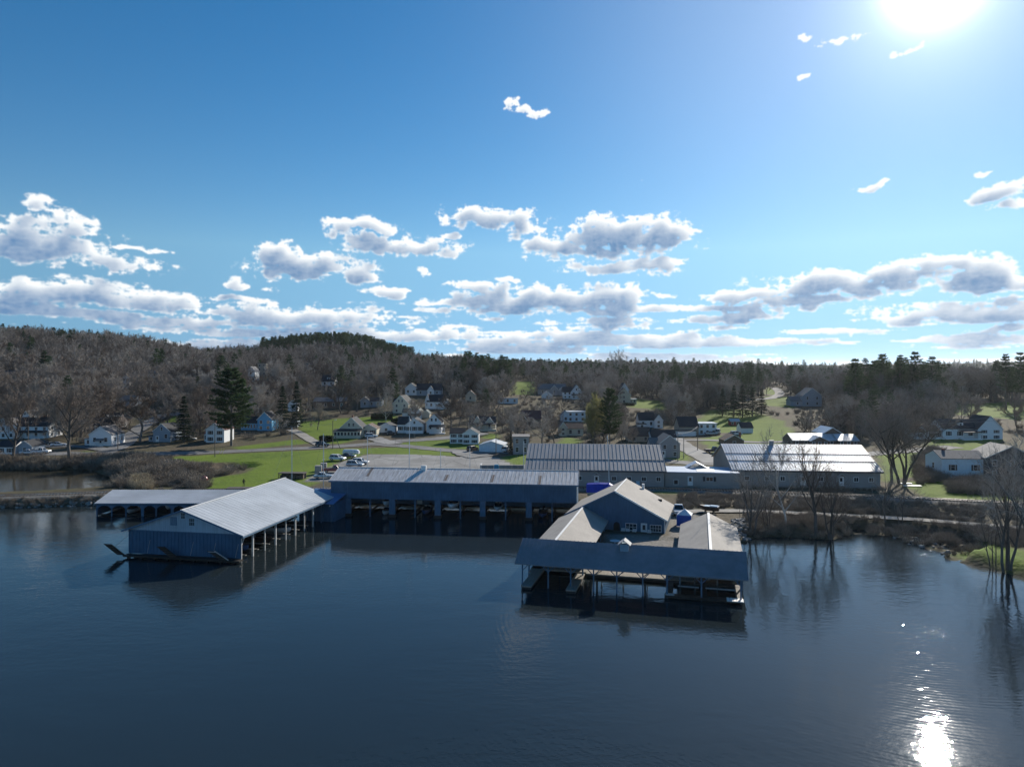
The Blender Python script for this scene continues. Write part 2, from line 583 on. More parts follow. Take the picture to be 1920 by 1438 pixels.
LAWNS = [hitpoly(p) for p in (
    [(300, 858), (400, 852), (500, 848), (620, 842), (760, 838), (868, 848), (860, 855), (690, 851), (640, 866), (612, 885), (600, 905), (560, 917), (375, 917), (395, 897), (455, 889), (478, 877), (440, 868), (380, 868)],
    [(548, 792), (640, 785), (745, 778), (742, 800), (690, 816), (640, 832), (606, 832), (570, 812)],
    [(440, 838), (560, 824), (580, 831), (450, 844)],
    [(735, 834), (775, 824), (845, 824), (875, 834), (915, 828), (905, 843), (840, 842)],
    [(925, 860), (985, 850), (1000, 858), (995, 872), (940, 872)],
    [(1225, 853), (1290, 846), (1290, 872), (1230, 866)],
    [(1310, 822), (1480, 800), (1500, 830), (1340, 852)], [(1290, 800), (1330, 770), (1400, 768), (1470, 790), (1480, 812), (1300, 812)],
    [(1645, 852), (1765, 836), (1775, 880), (1660, 905)], [(1745, 812), (1870, 812), (1880, 846), (1740, 850)],
    [(1690, 905), (1960, 888), (1960, 938), (1750, 935)], [(1790, 1044), (1830, 1028), (1960, 1040), (1960, 1085), (1900, 1070), (1850, 1058)],
    [(1785, 777), (1802, 757), (1980, 752), (1980, 788), (1905, 788)], [(960, 740), (965, 716), (1005, 716), (1000, 742)], [(1175, 762), (1190, 748), (1240, 752), (1250, 770)],
    [(1430, 760), (1440, 742), (1490, 745), (1490, 765)], [(1432, 738), (1440, 727), (1462, 728), (1458, 742)], [(1040, 834), (1060, 820), (1090, 826), (1095, 838)],
    [(130, 853), (160, 846), (240, 850), (250, 856)], [(300, 800), (320, 778), (335, 780), (330, 800)], [(1225, 925), (1230, 912), (1320, 912), (1300, 926)], [(905, 822), (915, 812), (935, 814), (930, 824)])]

ROADS = {  # pixel polylines on the ground, width in metres
    'main_road': ([(-160, 846), (0, 850), (100, 851), (200, 851), (310, 851), (400, 848.5), (500, 844), (600, 839), (680, 834), (745, 828), (820, 823), (880, 817), (905, 812)], 7.0),
    'lower_road': ([(700, 833), (760, 837), (820, 843), (870, 847), (930, 849), (990, 847), (1100, 850), (1200, 858), (1262, 866), (1330, 870), (1420, 866), (1560, 858), (1700, 846), (1790, 838)], 6.5),
    'side_street': ([(195, 849), (228, 836), (250, 814), (272, 797), (300, 783), (345, 773)], 6.0),
    'village_street': ([(1340, 868), (1305, 850), (1280, 836), (1262, 822)], 7.0),
    'back_street': ([(1260, 826), (1330, 826), (1420, 830), (1500, 828)], 4.5),
    'house_driveway': ([(604, 836), (580, 824), (560, 812), (545, 806)], 4.0),
    'garage_driveway': ([(742, 833), (715, 827), (700, 821)], 6.0),
    'hill_road': ([(1395, 752), (1440, 748), (1456, 744), (1462, 737), (1452, 727)], 6.0),
    'upper_lane': ([(285, 780), (330, 779), (370, 782), (420, 786)], 3.5),
    'waterside_trail': ([(1262, 968), (1300, 961), (1390, 960), (1480, 963), (1580, 968), (1700, 975), (1820, 984), (1960, 997), (2200, 1020)], 3.0),
    'parking_lane': ([(905, 858), (880, 852), (872, 846)], 9.0),
    'left_drive': ([(205, 845), (150, 838), (100, 838), (40, 838)], 5.0)}


def smooth_line(pts, n=6):
    out = []
    P = [np.array(p, float) for p in pts]
    for i in range(len(P) - 1):
        a, b, c, d = P[max(i - 1, 0)], P[i], P[i + 1], P[min(i + 2, len(P) - 1)]
        for k in range(n):
            t = k / n
            out.append(0.5 * ((2 * b) + (c - a) * t + (2 * a - 5 * b + 4 * c - d) * t * t + (3 * b - a - 3 * c + d) * t ** 3))
    out.append(P[-1])
    return out


ROADLINES = {k: ([tuple(p) for p in smooth_line(hitpoly(px), 7)], w) for k, (px, w) in ROADS.items()}
LOT = hitpoly([(575, 903), (596, 888), (640, 868), (690, 853), (780, 853), (860, 857), (905, 853), (935, 860), (960, 872), (990, 873), (990, 886), (640, 902)])
PATIO = [(14.5, 118.5), (16.2, 108.6), (24.8, 105.6), (29.5, 107.5), (34, 128), (36, 139), (29, 139), (26, 117)]

# fan-shaped sheet: fine near the camera, reaching past the horizon
gu = np.arange(-900, 2801, 9.0)
gy = np.concatenate([np.arange(76, 330, 1.15), np.arange(330, 1000, 5.0), np.geomspace(1000, 11800, 34)])
GU, GY = np.meshgrid(gu, gy)
GX = (GU - U0) / F * GY
GZ = height(GX.ravel(), GY.ravel()).reshape(GX.shape)
verts = np.stack([GX, GY, GZ], -1).reshape(-1, 3)
nr, nc = GX.shape
ii = (np.arange(nr - 1)[:, None] * nc + np.arange(nc - 1)[None]).ravel()
faces = np.stack([ii, ii + 1, ii + nc + 1, ii + nc], 1)
gme = bpy.data.meshes.new('ground')
gme.vertices.add(len(verts))
gme.vertices.foreach_set('co', verts.ravel())
gme.loops.add(faces.size)
gme.loops.foreach_set('vertex_index', faces.ravel())
gme.polygons.add(len(faces))
gme.polygons.foreach_set('loop_start', np.arange(0, faces.size, 4))
gme.polygons.foreach_set('loop_total', np.full(len(faces), 4))
gme.polygons.foreach_set('use_smooth', np.ones(len(faces), bool))
gme.update(calc_edges=True)
gxf, gyf = verts[:, 0], verts[:, 1]
wob = (fbm(gxf / 6, gyf / 6, 3) - 0.5) * 5
lawn = np.zeros(len(verts))
for pl in LAWNS:
    d = seg_dist(gxf, gyf, pl) * np.where(inside(gxf, gyf, pl), 1, -1) + wob * 0.6
    lawn = np.maximum(lawn, np.clip(d / 2.0 + 0.5, 0, 1))
grav = np.clip(seg_dist(gxf, gyf, LOT) * np.where(inside(gxf, gyf, LOT), 1, -1) / 2 + 0.8, 0, 1)
grav = np.maximum(grav, np.clip((3.4 - seg_dist(gxf, gyf, RAIL, False)) / 1.2, 0, 1))
grav = np.maximum(grav, np.clip(seg_dist(gxf, gyf, PATIO) * np.where(inside(gxf, gyf, PATIO), 1, -1) / 1 + 0.5, 0, 1))
wood = np.clip((gyf - 400) / 500, 0, 1)
ca = gme.color_attributes.new('zone', 'FLOAT_COLOR', 'POINT')
ca.data.foreach_set('color', np.stack([lawn, grav, wood, np.ones(len(verts))], 1).ravel())


def ground_material():
    m = bpy.data.materials.new('ground')
    m.use_nodes = True
    t = m.node_tree
    L = t.links.new
    b = t.nodes['Principled BSDF']
    b.inputs['Roughness'].default_value = 0.95
    b.inputs['Specular IOR Level'].default_value = 0.1
    g = N(t, 'ShaderNodeNewGeometry')
    at = N(t, 'ShaderNodeVertexColor', layer_name='zone')
    sep = N(t, 'ShaderNodeSeparateColor')
    L(at.outputs[0], sep.inputs[0])

    def nz(scale, detail=5):
        n = N(t, 'ShaderNodeTexNoise', inp={'Scale': scale, 'Detail': detail, 'Roughness': 0.6})
        L(g.outputs['Position'], n.inputs['Vector'])
        r = N(t, 'ShaderNodeMapRange', inp={'From Min': 0.32, 'From Max': 0.68})
        L(n.outputs['Fac'], r.inputs['Value'])
        return r.outputs[0]

    def mix(f, a, b_):
        n = N(t, 'ShaderNodeMix', data_type='RGBA')
        L(f, n.inputs['Factor'])
        for s, x in (('A', a), ('B', b_)):
            if isinstance(x, tuple):
                n.inputs[s].default_value = (*x, 1)
            else:
                L(x, n.inputs[s])
        return n.outputs['Result']
    litter = mix(nz(0.9), (0.06, 0.046, 0.034), (0.17, 0.135, 0.095))
    litter = mix(nz(0.09, 4), litter, (0.085, 0.08, 0.045))
    grass = mix(nz(0.55), (0.05, 0.11, 0.010), (0.13, 0.225, 0.018))
    grass = mix(nz(0.06, 3), grass, (0.145, 0.225, 0.02))
    dry = N(t, 'ShaderNodeMath', operation='MULTIPLY', inp={1: 0.5})
    L(nz(2.6), dry.inputs[0])
    grass = mix(dry.outputs[0], grass, (0.13, 0.12, 0.04))
    gravel = mix(nz(2.2), (0.16, 0.15, 0.135), (0.30, 0.28, 0.25))
    woods = mix(nz(0.05, 6), (0.035, 0.038, 0.028), (0.075, 0.06, 0.046))
    c = mix(sep.outputs['Blue'], litter, woods)
    c = mix(sep.outputs['Red'], c, grass)
    c = mix(sep.outputs['Green'], c, gravel)
    L(c, b.inputs['Base Color'])
    bn = N(t, 'ShaderNodeTexNoise', inp={'Scale': 1.4, 'Detail': 6.0})
    L(g.outputs['Position'], bn.inputs['Vector'])
    bp = N(t, 'ShaderNodeBump', inp={'Strength': 0.7, 'Distance': 0.25})
    L(bn.outputs['Fac'], bp.inputs['Height'])
    L(bp.outputs[0], b.inputs['Normal'])
    return m


ground = link('ground', gme, ground_material())
tag(ground, 'rolling ground with lawns, bare soil and gravel rising to wooded hills', 'ground', kind='structure')

# ------------------------------------------------------------------ water
def water_material(name='lake_water', base=(0.016, 0.024, 0.028, 1)):
    m = bpy.data.materials.new(name)
    m.use_nodes = True
    t = m.node_tree
    L = t.links.new
    b = t.nodes['Principled BSDF']
    b.inputs['Base Color'].default_value = base
    b.inputs['Roughness'].default_value = 0.022
    b.inputs['IOR'].default_value = 1.333
    b.inputs['Specular IOR Level'].default_value = 0.5
    g = N(t, 'ShaderNodeNewGeometry')

    def rip(scale, sx, sy, rot, detail):
        mp = N(t, 'ShaderNodeMapping', inp={'Scale': (sx, sy, 1), 'Rotation': (0, 0, rot)})
        L(g.outputs['Position'], mp.inputs[0])
        n = N(t, 'ShaderNodeTexNoise', inp={'Scale': scale, 'Detail': detail, 'Roughness': 0.55})
        L(mp.outputs[0], n.inputs['Vector'])
        return n.outputs['Fac']
    a = rip(0.85, 1.0, 1.5, 0.25, 4)
    c = rip(0.16, 1.0, 1.6, -0.35, 2)
    patch = rip(0.028, 1.0, 1.0, 0.0, 3)
    pr = N(t, 'ShaderNodeMapRange', inp={'From Min': 0.38, 'From Max': 0.66, 'To Min': 0.3, 'To Max': 1.1})
    L(patch, pr.inputs['Value'])
    wv = N(t, 'ShaderNodeTexWave', wave_type='RINGS', rings_direction='SPHERICAL', inp={'Scale': 0.55, 'Distortion': 2.5, 'Detail': 2.0, 'Detail Scale': 0.4})
    mp = N(t, 'ShaderNodeMapping', inp={'Location': (-44.0, -84.0, 0)})
    L(g.outputs['Position'], mp.inputs[0])
    L(mp.outputs[0], wv.inputs['Vector'])
    m1 = N(t, 'ShaderNodeMath', operation='MULTIPLY')
    L(a, m1.inputs[0])
    L(pr.outputs[0], m1.inputs[1])
    # wind-ruffled shallows off the marsh and a gust farther out
    ruf = None
    for (cx, cy, r0, r1, k) in ((63.0, 113.0, 2.0, 15.0, 0.6), (47.0, 78.0, 0.3, 3.2, 0.22)):
        ds = N(t, 'ShaderNodeVectorMath', operation='DISTANCE', inp={1: (cx, cy, 0)})
        L(g.outputs['Position'], ds.inputs[0])
        mr = N(t, 'ShaderNodeMapRange', interpolation_type='SMOOTHSTEP', inp={'From Min': r0, 'From Max': r1, 'To Min': k, 'To Max': 0.0})
        L(ds.outputs['Value'], mr.inputs['Value'])
        if ruf is None:
            ruf = mr.outputs[0]
        else:
            ad = N(t, 'ShaderNodeMath', operation='ADD')
            L(ruf, ad.inputs[0])
            L(mr.outputs[0], ad.inputs[1])
            ruf = ad.outputs[0]
    fine = rip(2.6, 1.0, 1.6, 0.4, 2)
    mf = N(t, 'ShaderNodeMath', operation='MULTIPLY')
    L(fine, mf.inputs[0])
    L(ruf, mf.inputs[1])
    ma = N(t, 'ShaderNodeMath', operation='ADD')
    L(m1.outputs[0], ma.inputs[0])
    L(mf.outputs[0], ma.inputs[1])
    m1 = ma
    m2 = N(t, 'ShaderNodeMath', operation='MULTIPLY_ADD', inp={1: 0.8})
    L(c, m2.inputs[0])
    L(m1.outputs[0], m2.inputs[2])
    m3 = N(t, 'ShaderNodeMath', operation='MULTIPLY_ADD', inp={1: 0.05})
    L(wv.outputs['Fac'], m3.inputs[0])
    L(m2.outputs[0], m3.inputs[2])
    bp = N(t, 'ShaderNodeBump', inp={'Strength': 1.0, 'Distance': 0.037})
    L(m3.outputs[0], bp.inputs['Height'])
    L(bp.outputs[0], b.inputs['Normal'])
    return m


water = MB().poly([(-700, -60, 0), (700, -60, 0), (700, 260, 0), (-700, 260, 0)]).build('lake_water', water_material())
tag(water, 'dark rippled lake water in the foreground', 'water', kind='structure')

pond = MB().poly([(x, y, 0.03) for x, y in [(-700, 153.5), (-300, 128.5), (-200, 143), (-150, 149.5), (-109, 154.6), (-88, 158.8), (-70, 162), (-70, 222), (-700, 222)]]).build('pond_water', water_material('pond_water', (0.045, 0.040, 0.026, 1)))
tag(pond, 'murky brown pond between railway causeway and street', 'water', kind='structure')

# ------------------------------------------------------------------ roads and paths
ASPH = mat('asphalt', (0.17, 0.168, 0.165), 0.9, 0.14, 0.5, 0.3, 8, big=0.2, bigscale=0.12, crack=0.11)
LIGHTASPH = mat('sunbleached_asphalt', (0.24, 0.235, 0.225), 0.9, 0.16, 0.35, 0.3, 8, big=0.22, bigscale=0.08, crack=0.09)
DIRT = mat('packed_gravel', (0.30, 0.28, 0.25), 0.95, 0.2, 0.8, 0.4, 6, big=0.12)


def drape(name, line, w, m, lift, label, across=4):
    mb = MB()
    L = [np.array(p) for p in line]
    rows = []
    for i, p in enumerate(L):
        d = L[min(i + 1, len(L) - 1)] - L[max(i - 1, 0)]
        d = d / (np.hypot(*d) + 1e-9)
        nrm = np.array([-d[1], d[0]])
        row = []
        for k in range(across + 1):
            q = p + nrm * w * (k / across - 0.5) * (1 + 0.06 * math.sin(i * 1.7 + k))
            row.append((q[0], q[1], max(hgt(q[0], q[1]), 0.15) + lift))
        rows.append(row)
    n = across + 1
    for r_ in rows:
        mb.v += r_
    for i in range(len(rows) - 1):
        for k in range(across):
            a = i * n + k
            mb.f.append((a, a + 1, a + n + 1, a + n))
    o = mb.build(name, m, smooth=True)
    return tag(o, label, name.split('_')[-1], kind='structure')


def refine(line, step=2.0):
    out = []
    for a, b in zip(line[:-1], line[1:]):
        a, b = np.array(a), np.array(b)
        k = max(1, int(np.hypot(*(b - a)) / step))
        out += [tuple(a + (b - a) * t / k) for t in range(k)]
    return out + [line[-1]]


RDLAB = {'main_road': 'grey asphalt road running along the foot of the hill', 'lower_road': 'asphalt road curving past the parking lot behind the long sheds', 'side_street': 'narrow street climbing the hill between the houses at left',
         'village_street': 'pale street running uphill beside the grey gabled house', 'back_street': 'quiet back street in front of the brown shed', 'house_driveway': 'gravel driveway climbing the lawn from the road', 'garage_driveway': 'driveway in front of the cream garage',
         'hill_road': 'road bending over the hill behind the dark spruces', 'upper_lane': 'pale lane on the hillside above the grey house', 'waterside_trail': 'pale gravel trail along the right shore', 'parking_lane': 'asphalt exit lane of the parking lot', 'left_drive': 'driveway where pickup and cars stand at far left'}
for k_, (ln, w_) in ROADLINES.items():
    m_ = DIRT if k_ in ('house_driveway', 'waterside_trail', 'upper_lane') else (LIGHTASPH if k_ in ('village_street', 'parking_lane', 'garage_driveway') else ASPH)
    drape(k_, refine(ln), w_, m_, 0.10 + 0.012 * list(ROADLINES).index(k_), RDLAB[k_])


def drape_poly(name, poly, m, lift, label, step=2.2):
    xs = [p[0] for p in poly]
    ys = [p[1] for p in poly]
    mb = MB()
    X = np.arange(min(xs), max(xs) + step, step)
    Y = np.arange(min(ys), max(ys) + step, step)
    gx, gy_ = np.meshgrid(X, Y)
    ins = inside(gx.ravel() + step / 2, gy_.ravel() + step / 2, poly).reshape(gx.shape)
    hz_ = height(gx.ravel(), gy_.ravel()).reshape(gx.shape)
    idx = {}

    def vid(i, j):
        if (i, j) not in idx:
            idx[(i, j)] = len(mb.v)
            mb.v.append((X[j], Y[i], max(hz_[i, j], 0.15) + lift))
        return idx[(i, j)]
    for i in range(len(Y) - 1):
        for j in range(len(X) - 1):
            if ins[i, j]:
                mb.f.append((vid(i, j), vid(i, j + 1), vid(i + 1, j + 1), vid(i + 1, j)))
    o = mb.build(name, m, smooth=True)
    return tag(o, label, name.split('_')[-1], kind='structure')


drape_poly('parking_lot', LOT, LIGHTASPH, 0.07, 'wide sun-bleached parking lot behind the long blue shed', 1.5)

# ------------------------------------------------------------------ railway
rl = [tuple(p) for p in smooth_line(RAIL, 14)]
STEEL = mat('rail_steel', (0.5, 0.48, 0.46), 0.2, 0.15, 2, metal=0.9)
SLEEP = mat('old_timber', (0.10, 0.08, 0.065), 0.9, 0.3, 3)
rail_root = empty('railway_track', (0, 0, 0), 0, 'railway track on a low gravel bank behind the boat sheds', 'railway')
for off in (-0.75, 0.75):
    mb = MB()
    for a, b in zip(rl[:-1], rl[1:]):
        if max(abs(a[0]), abs(b[0])) > 190:
            continue
        d = Vector((b[0] - a[0], b[1] - a[1], 0)).normalized()
        nrm = Vector((-d.y, d.x, 0)) * off
        mb.bar(Vector((a[0], a[1], 1.98)) + nrm, Vector((b[0], b[1], 1.98)) + nrm, 0.09, 0.16)
    mb.build('rail', STEEL, rail_root)
mb = MB()
acc_ = 0
for a, b in zip(rl[:-1], rl[1:]):
    a, b = Vector((*a, 0)), Vector((*b, 0))
    if abs(a.x) > 190:
        continue
    d = (b - a).normalized()
    nrm = Vector((-d.y, d.x, 0))
    s = acc_
    while s < (b - a).length:
        c = a + d * s
        z = 1.79
        mb.hexa([c - d * .12 - nrm * 1.3 + Vector((0, 0, z)), c + d * .12 - nrm * 1.3 + Vector((0, 0, z)), c + d * .12 + nrm * 1.3 + Vector((0, 0, z)), c - d * .12 + nrm * 1.3 + Vector((0, 0, z)),
                 c - d * .12 - nrm * 1.3 + Vector((0, 0, z + .11)), c + d * .12 - nrm * 1.3 + Vector((0, 0, z + .11)), c + d * .12 + nrm * 1.3 + Vector((0, 0, z + .11)), c - d * .12 + nrm * 1.3 + Vector((0, 0, z + .11))])
        s += 0.62
    acc_ = s - (b - a).length
tag(mb.build('sleepers', SLEEP, rail_root), kind='stuff')
# ------------------------------------------------------------------ materials of the sheds
NAVY = mat('navy_board', (0.052, 0.118, 0.195), 0.75, 0.16, 1.2, 0.15, 6, streak=(3, 3, 0.5), big=0.12, bigscale=0.3)
NAVYPOST = mat('navy_post', (0.085, 0.155, 0.235), 0.75, 0.2, 1.5, streak=(2, 2, 0.6))
PALEBOARD = mat('pale_board', (0.36, 0.43, 0.49), 0.8, 0.18, 1.5, streak=(3, 3, 0.3), big=0.1)
WHITE = mat('white_paint', (0.74, 0.74, 0.72), 0.6, 0.08, 2.0)
OLDWHITE = mat('weathered_white', (0.52, 0.52, 0.50), 0.7, 0.22, 2.5)
METALPALE = mat('pale_metal_roof', (0.43, 0.46, 0.49), 0.5, 0.09, 0.9, spec=0.45, streak=(0.5, 1.6, 1), big=0.12, bigscale=0.18)
METALOLD = mat('rusty_pale_metal', (0.64, 0.63, 0.62), 0.6, 0.18, 1.6, col2=(0.42, 0.38, 0.35), streak=(2.2, 0.25, 0.25), spec=0.4)
METALRUST = mat('rust_patch', (0.22, 0.17, 0.14), 0.8, 0.3, 2.0, streak=(3, 0.4, 0.4))
TANROOF = mat('tan_shingle', (0.34, 0.315, 0.285), 0.85, 0.12, 3.0, 0.3, 10, big=0.1, bigscale=0.3)
NAVYROOF = mat('navy_metal_roof', (0.20, 0.20, 0.215), 0.5, 0.12, 1.0, spec=0.4, big=0.1)
GREYMETAL = mat('grey_metal_roof', (0.33, 0.32, 0.315), 0.6, 0.14, 0.9, spec=0.3, streak=(1.5, 0.2, 0.2), big=0.1)
BRIGHTMETAL = mat('bright_metal_roof', (0.50, 0.52, 0.54), 0.36, 0.10, 0.7, spec=0.55, streak=(1.5, 0.2, 0.2), big=0.1, metal=0.25)
GREYWALL = mat('grey_siding', (0.30, 0.29, 0.275), 0.8, 0.1, 1.0, streak=(0.4, 0.4, 5), big=0.08)
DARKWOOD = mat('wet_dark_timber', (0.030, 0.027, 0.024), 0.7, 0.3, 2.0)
DOCK = mat('dock_boards', (0.26, 0.24, 0.21), 0.85, 0.22, 1.5, 0.2, 8, streak=(4, 0.5, 1))
GLASS = mat('dark_glass', (0.018, 0.022, 0.028), 0.08, 0.1, 1.0, spec=0.6)
BLACK = mat('black_rubber', (0.012, 0.012, 0.012), 0.7, 0.2)
CONC = mat('concrete', (0.34, 0.33, 0.31), 0.9, 0.15, 1.5, 0.2, 10, big=0.15)
BLUETARP = mat('blue_tarp', (0.015, 0.045, 0.42), 0.55, 0.2, 1.5, 0.3, 3)
ROPE = mat('pale_rope', (0.5, 0.48, 0.42), 0.9, 0.1)


def gable(parent, x0, x1, y0, y1, ze, zr, axis, m, over=0.4, end=0.3, th=0.14, rib=0.0, ribm=None, name='roof', ribh=0.05, ribw=0.08, apex=0.5):
    """pitched roof of two slabs; ridge along axis; standing ribs as real strips"""
    mb = MB()
    if axis == 'y':
        c = x0 + (x1 - x0) * apex
        a0, a1, b0, b1 = x0, x1, y0 - end, y1 + end
        P = lambda s, t, z: (s, t, z)
    else:
        c = y0 + (y1 - y0) * apex
        a0, a1, b0, b1 = y0, y1, x0 - end, x1 + end
        P = lambda s, t, z: (t, s, z)
    rb = MB()
    for side, e in ((-1, a0), (1, a1)):
        sl = (zr - ze) / abs(c - e)
        eo = e + side * over
        zo = ze - over * sl
        lo = [P(eo, b0, zo), P(c, b0, zr), P(c, b1, zr), P(eo, b1, zo)]
        mb.hexa(lo + [(p[0], p[1], p[2] + th) for p in lo])
        if rib:
            k = int((b1 - b0) / rib)
            for i in range(k + 1):
                t = b0 + (b1 - b0) * i / k
                t0, t1 = max(t - ribw / 2, b0), min(t + ribw / 2, b1)
                q = [P(eo, t0, zo + th), P(c, t0, zr + th), P(c, t1, zr + th), P(eo, t1, zo + th)]
                rb.hexa(q + [(p[0], p[1], p[2] + ribh) for p in q])
    o = mb.build(name, m, parent)
    if rib:
        tag(rb.build('roof_ribs', ribm or m, o), kind='stuff')
    return o


def boards(parent, x0, x1, y, z0, z1, m, step=0.26, apex=None, name='clapboards'):
    """overlapping horizontal boards on a wall facing -y; apex = ridge height of a gable wall"""
    g = MB()
    z = z0
    while z < (apex or z1) - step * .5:
        a, b = x0, x1
        if z + step > z1:
            k = min(1.0, (z + step - z1) / ((apex or z1 + 9) - z1))
            a, b = x0 + (x1 - x0) / 2 * k, x1 - (x1 - x0) / 2 * k
        if b - a > .3:
            g.hexa([(a, y - .035, z), (b, y - .035, z), (b, y, z), (a, y, z), (a, y - .008, z + step), (b, y - .008, z + step), (b, y, z + step), (a, y, z + step)])
        z += step
    return tag(g.build(name, m, parent), kind='stuff')


def gable_wall(mb, x0, x1, y, ze, zr, z0, apex=0.5, th=0.15):
    """pentagon wall in the xz plane from y to y + th"""
    c = x0 + (x1 - x0) * apex
    pts = [(x0, z0), (x1, z0), (x1, ze), (c, zr), (x0, ze)]
    n = len(mb.v)
    mb.v += [(px, y, pz) for px, pz in pts] + [(px, y + th, pz) for px, pz in pts]
    mb.f += [(n, n + 1, n + 2, n + 3, n + 4), (n + 9, n + 8, n + 7, n + 6, n + 5)]
    for i in range(5):
        j = (i + 1) % 5
        mb.f.append((n + i, n + 5 + i, n + 5 + j, n + j))


def window(parent, x, y, z, w, h, face='front', fm=None, shutters=None, bars=(1, 1), name='window', t=0.09, gm=None):
    """frame standing proud of the wall with a set-back pane; (x, y, z) = middle of the opening on the wall"""
    if face == 'front':
        P = lambda a, d, c: (x + a, y - d, z + c)
    elif face == 'right':
        P = lambda a, d, c: (x + d, y + a, z + c)
    elif face == 'left':
        P = lambda a, d, c: (x - d, y - a, z + c)
    else:
        P = lambda a, d, c: (x - a, y + d, z + c)

    def bx(mb, a0, a1, c0, c1, d0, d1):
        mb.hexa([P(a0, d0, c0), P(a1, d0, c0), P(a1, d0, c1), P(a0, d0, c1), P(a0, d1, c0), P(a1, d1, c0), P(a1, d1, c1), P(a0, d1, c1)])
    f = MB()
    b = t
    bx(f, -w / 2 - b, w / 2 + b, h / 2, h / 2 + b, 0.0, 0.07)
    bx(f, -w / 2 - b, w / 2 + b, -h / 2 - b, -h / 2, 0.0, 0.09)
    bx(f, -w / 2 - b, -w / 2, -h / 2, h / 2, 0.0, 0.07)
    bx(f, w / 2, w / 2 + b, -h / 2, h / 2, 0.0, 0.07)
    for i in range(1, bars[0] + 1):
        a = -w / 2 + w * i / (bars[0] + 1)
        bx(f, a - 0.025, a + 0.025, -h / 2, h / 2, 0.022, 0.055)
    for i in range(1, bars[1] + 1):
        c = -h / 2 + h * i / (bars[1] + 1)
        bx(f, -w / 2, w / 2, c - 0.025, c + 0.025, 0.02, 0.05)
    o = f.build(name, fm or WHITE, parent)
    p = MB()
    bx(p, -w / 2, w / 2, -h / 2, h / 2, 0.004, 0.018)
    p.build('pane', gm or GLASS, o)
    if shutters:
        for s in (-1, 1):
            q = MB()
            a = s * (w / 2 + b + w * 0.22)
            bx(q, a - w * 0.2, a + w * 0.2, -h / 2 - 0.03, h / 2 + 0.03, 0.0, 0.05)
            q.build('shutter', shutters, o)
    return o


def door(parent, x, y, z0, w=0.95, h=2.05, face='front', m=None, fm=None, glass=True):
    if face == 'front':
        P = lambda a, d, c: (x + a, y - d, z0 + c)
    else:
        P = lambda a, d, c: (x + d, y + a, z0 + c)

    def bx(mb, a0, a1, c0, c1, d0, d1):
        mb.hexa([P(a0, d0, c0), P(a1, d0, c0), P(a1, d0, c1), P(a0, d0, c1), P(a0, d1, c0), P(a1, d1, c0), P(a1, d1, c1), P(a0, d1, c1)])
    f = MB()
    bx(f, -w / 2 - .1, -w / 2, 0, h + .1, 0, .08)
    bx(f, w / 2, w / 2 + .1, 0, h + .1, 0, .08)
    bx(f, -w / 2, w / 2, h, h + .1, 0, .08)
    d = MB()
    bx(d, -w / 2, w / 2, 0, h, 0.003, .04)
    o = d.build('door', m or WHITE, parent)
    f.build('door_frame', fm or WHITE, o)
    if glass:
        g = MB()
        bx(g, -w * .28, w * .28, h * .48, h * .9, .042, .05)
        g.build('door_pane', GLASS, o)
    k = MB()
    bx(k, w * .33, w * .42, h * .46, h * .5, .042, .09)
    k.build('handle', STEEL, o)
    return o


# ------------------------------------------------------------------ left boathouse with gable end to the lake
A = empty('gabled_boathouse', (-59.0, 109.3, 0), R(-10), 'long gabled boathouse, pale metal roof, navy end wall with three raised ramps', 'boathouse')
AW, AL, AE, AR = 18.7, 31.0, 4.2, 7.4
mb = MB().box(0, AW, 0, 0.15, 0.55, AE)
mb.box(0, 0.15, 0.15, AL, 0.4, AE)
mb.build('wall', NAVY, A)
mb = MB()
for k in range(int(AW / 0.6) + 1):
    x = min(k * 0.6, AW - 0.05)
    mb.box(x, x + 0.07, -0.05, 0, 0.6, AE - 0.13)
tag(mb.build('wall_battens', NAVY, A), kind='stuff')
g = MB()
c = AW / 2
n0 = [(0, AE), (AW, AE), (c, AR)]
g.v += [(x, -0.05, z) for x, z in n0] + [(x, 0.15, z) for x, z in n0]
g.f += [(0, 1, 2), (5, 4, 3), (0, 3, 4, 1), (1, 4, 5, 2), (2, 5, 3, 0)]
gb = g.build('gable_boarding', PALEBOARD, A)
mb = MB()
for k in range(1, int(AW / 0.33)):
    x = k * 0.33
    zt = AE + (AR - AE) * (1 - abs(x - c) / c) - 0.05
    if zt > AE + 0.1:
        mb.box(x, x + 0.05, -0.085, -0.05, AE + 0.02, zt)
tag(mb.build('battens', PALEBOARD, gb), kind='stuff')
g = MB().box(0, AW, -0.1, -0.05, AE - 0.12, AE)
g.build('gable_sill', NAVYPOST, A)
mb = MB()
gable_wall(mb, 0, AW, AL - 0.15, AE, AR, 0.6)
mb.build('back_wall', NAVY, A)
gable(A, 0, AW, 0, AL, AE, AR, 'y', METALPALE, over=0.75, end=0.6, th=0.16, rib=0.95, ribh=0.025, ribw=0.05)
for s in (0, 1):
    sl = (AR - AE) / c
    x0 = -0.78 if s == 0 else AW + 0.78
    g = MB().bar((x0, -0.63, AE - 0.78 * sl + 0.08), (c, -0.63, AR + 0.08), 0.06, 0.24)
    g.build('rake_board', NAVYPOST, A)
g = MB().bar((c, -0.65, AR + 0.2), (c, AL + 0.6, AR + 0.2), 0.34, 0.06)
g.build('ridge_cap', WHITE, A)
window(A, 7.7, -0.05, 5.75, 0.85, 1.05, fm=NAVYPOST, bars=(0, 0), gm=mat('blue_shutter_panel', (0.10, 0.17, 0.25), 0.7))
window(A, 9.3, -0.05, 6.62, 0.7, 0.85, fm=PALEBOARD, bars=(0, 1))
window(A, 10.75, -0.05, 5.72, 0.85, 1.05, fm=PALEBOARD, bars=(0, 1))
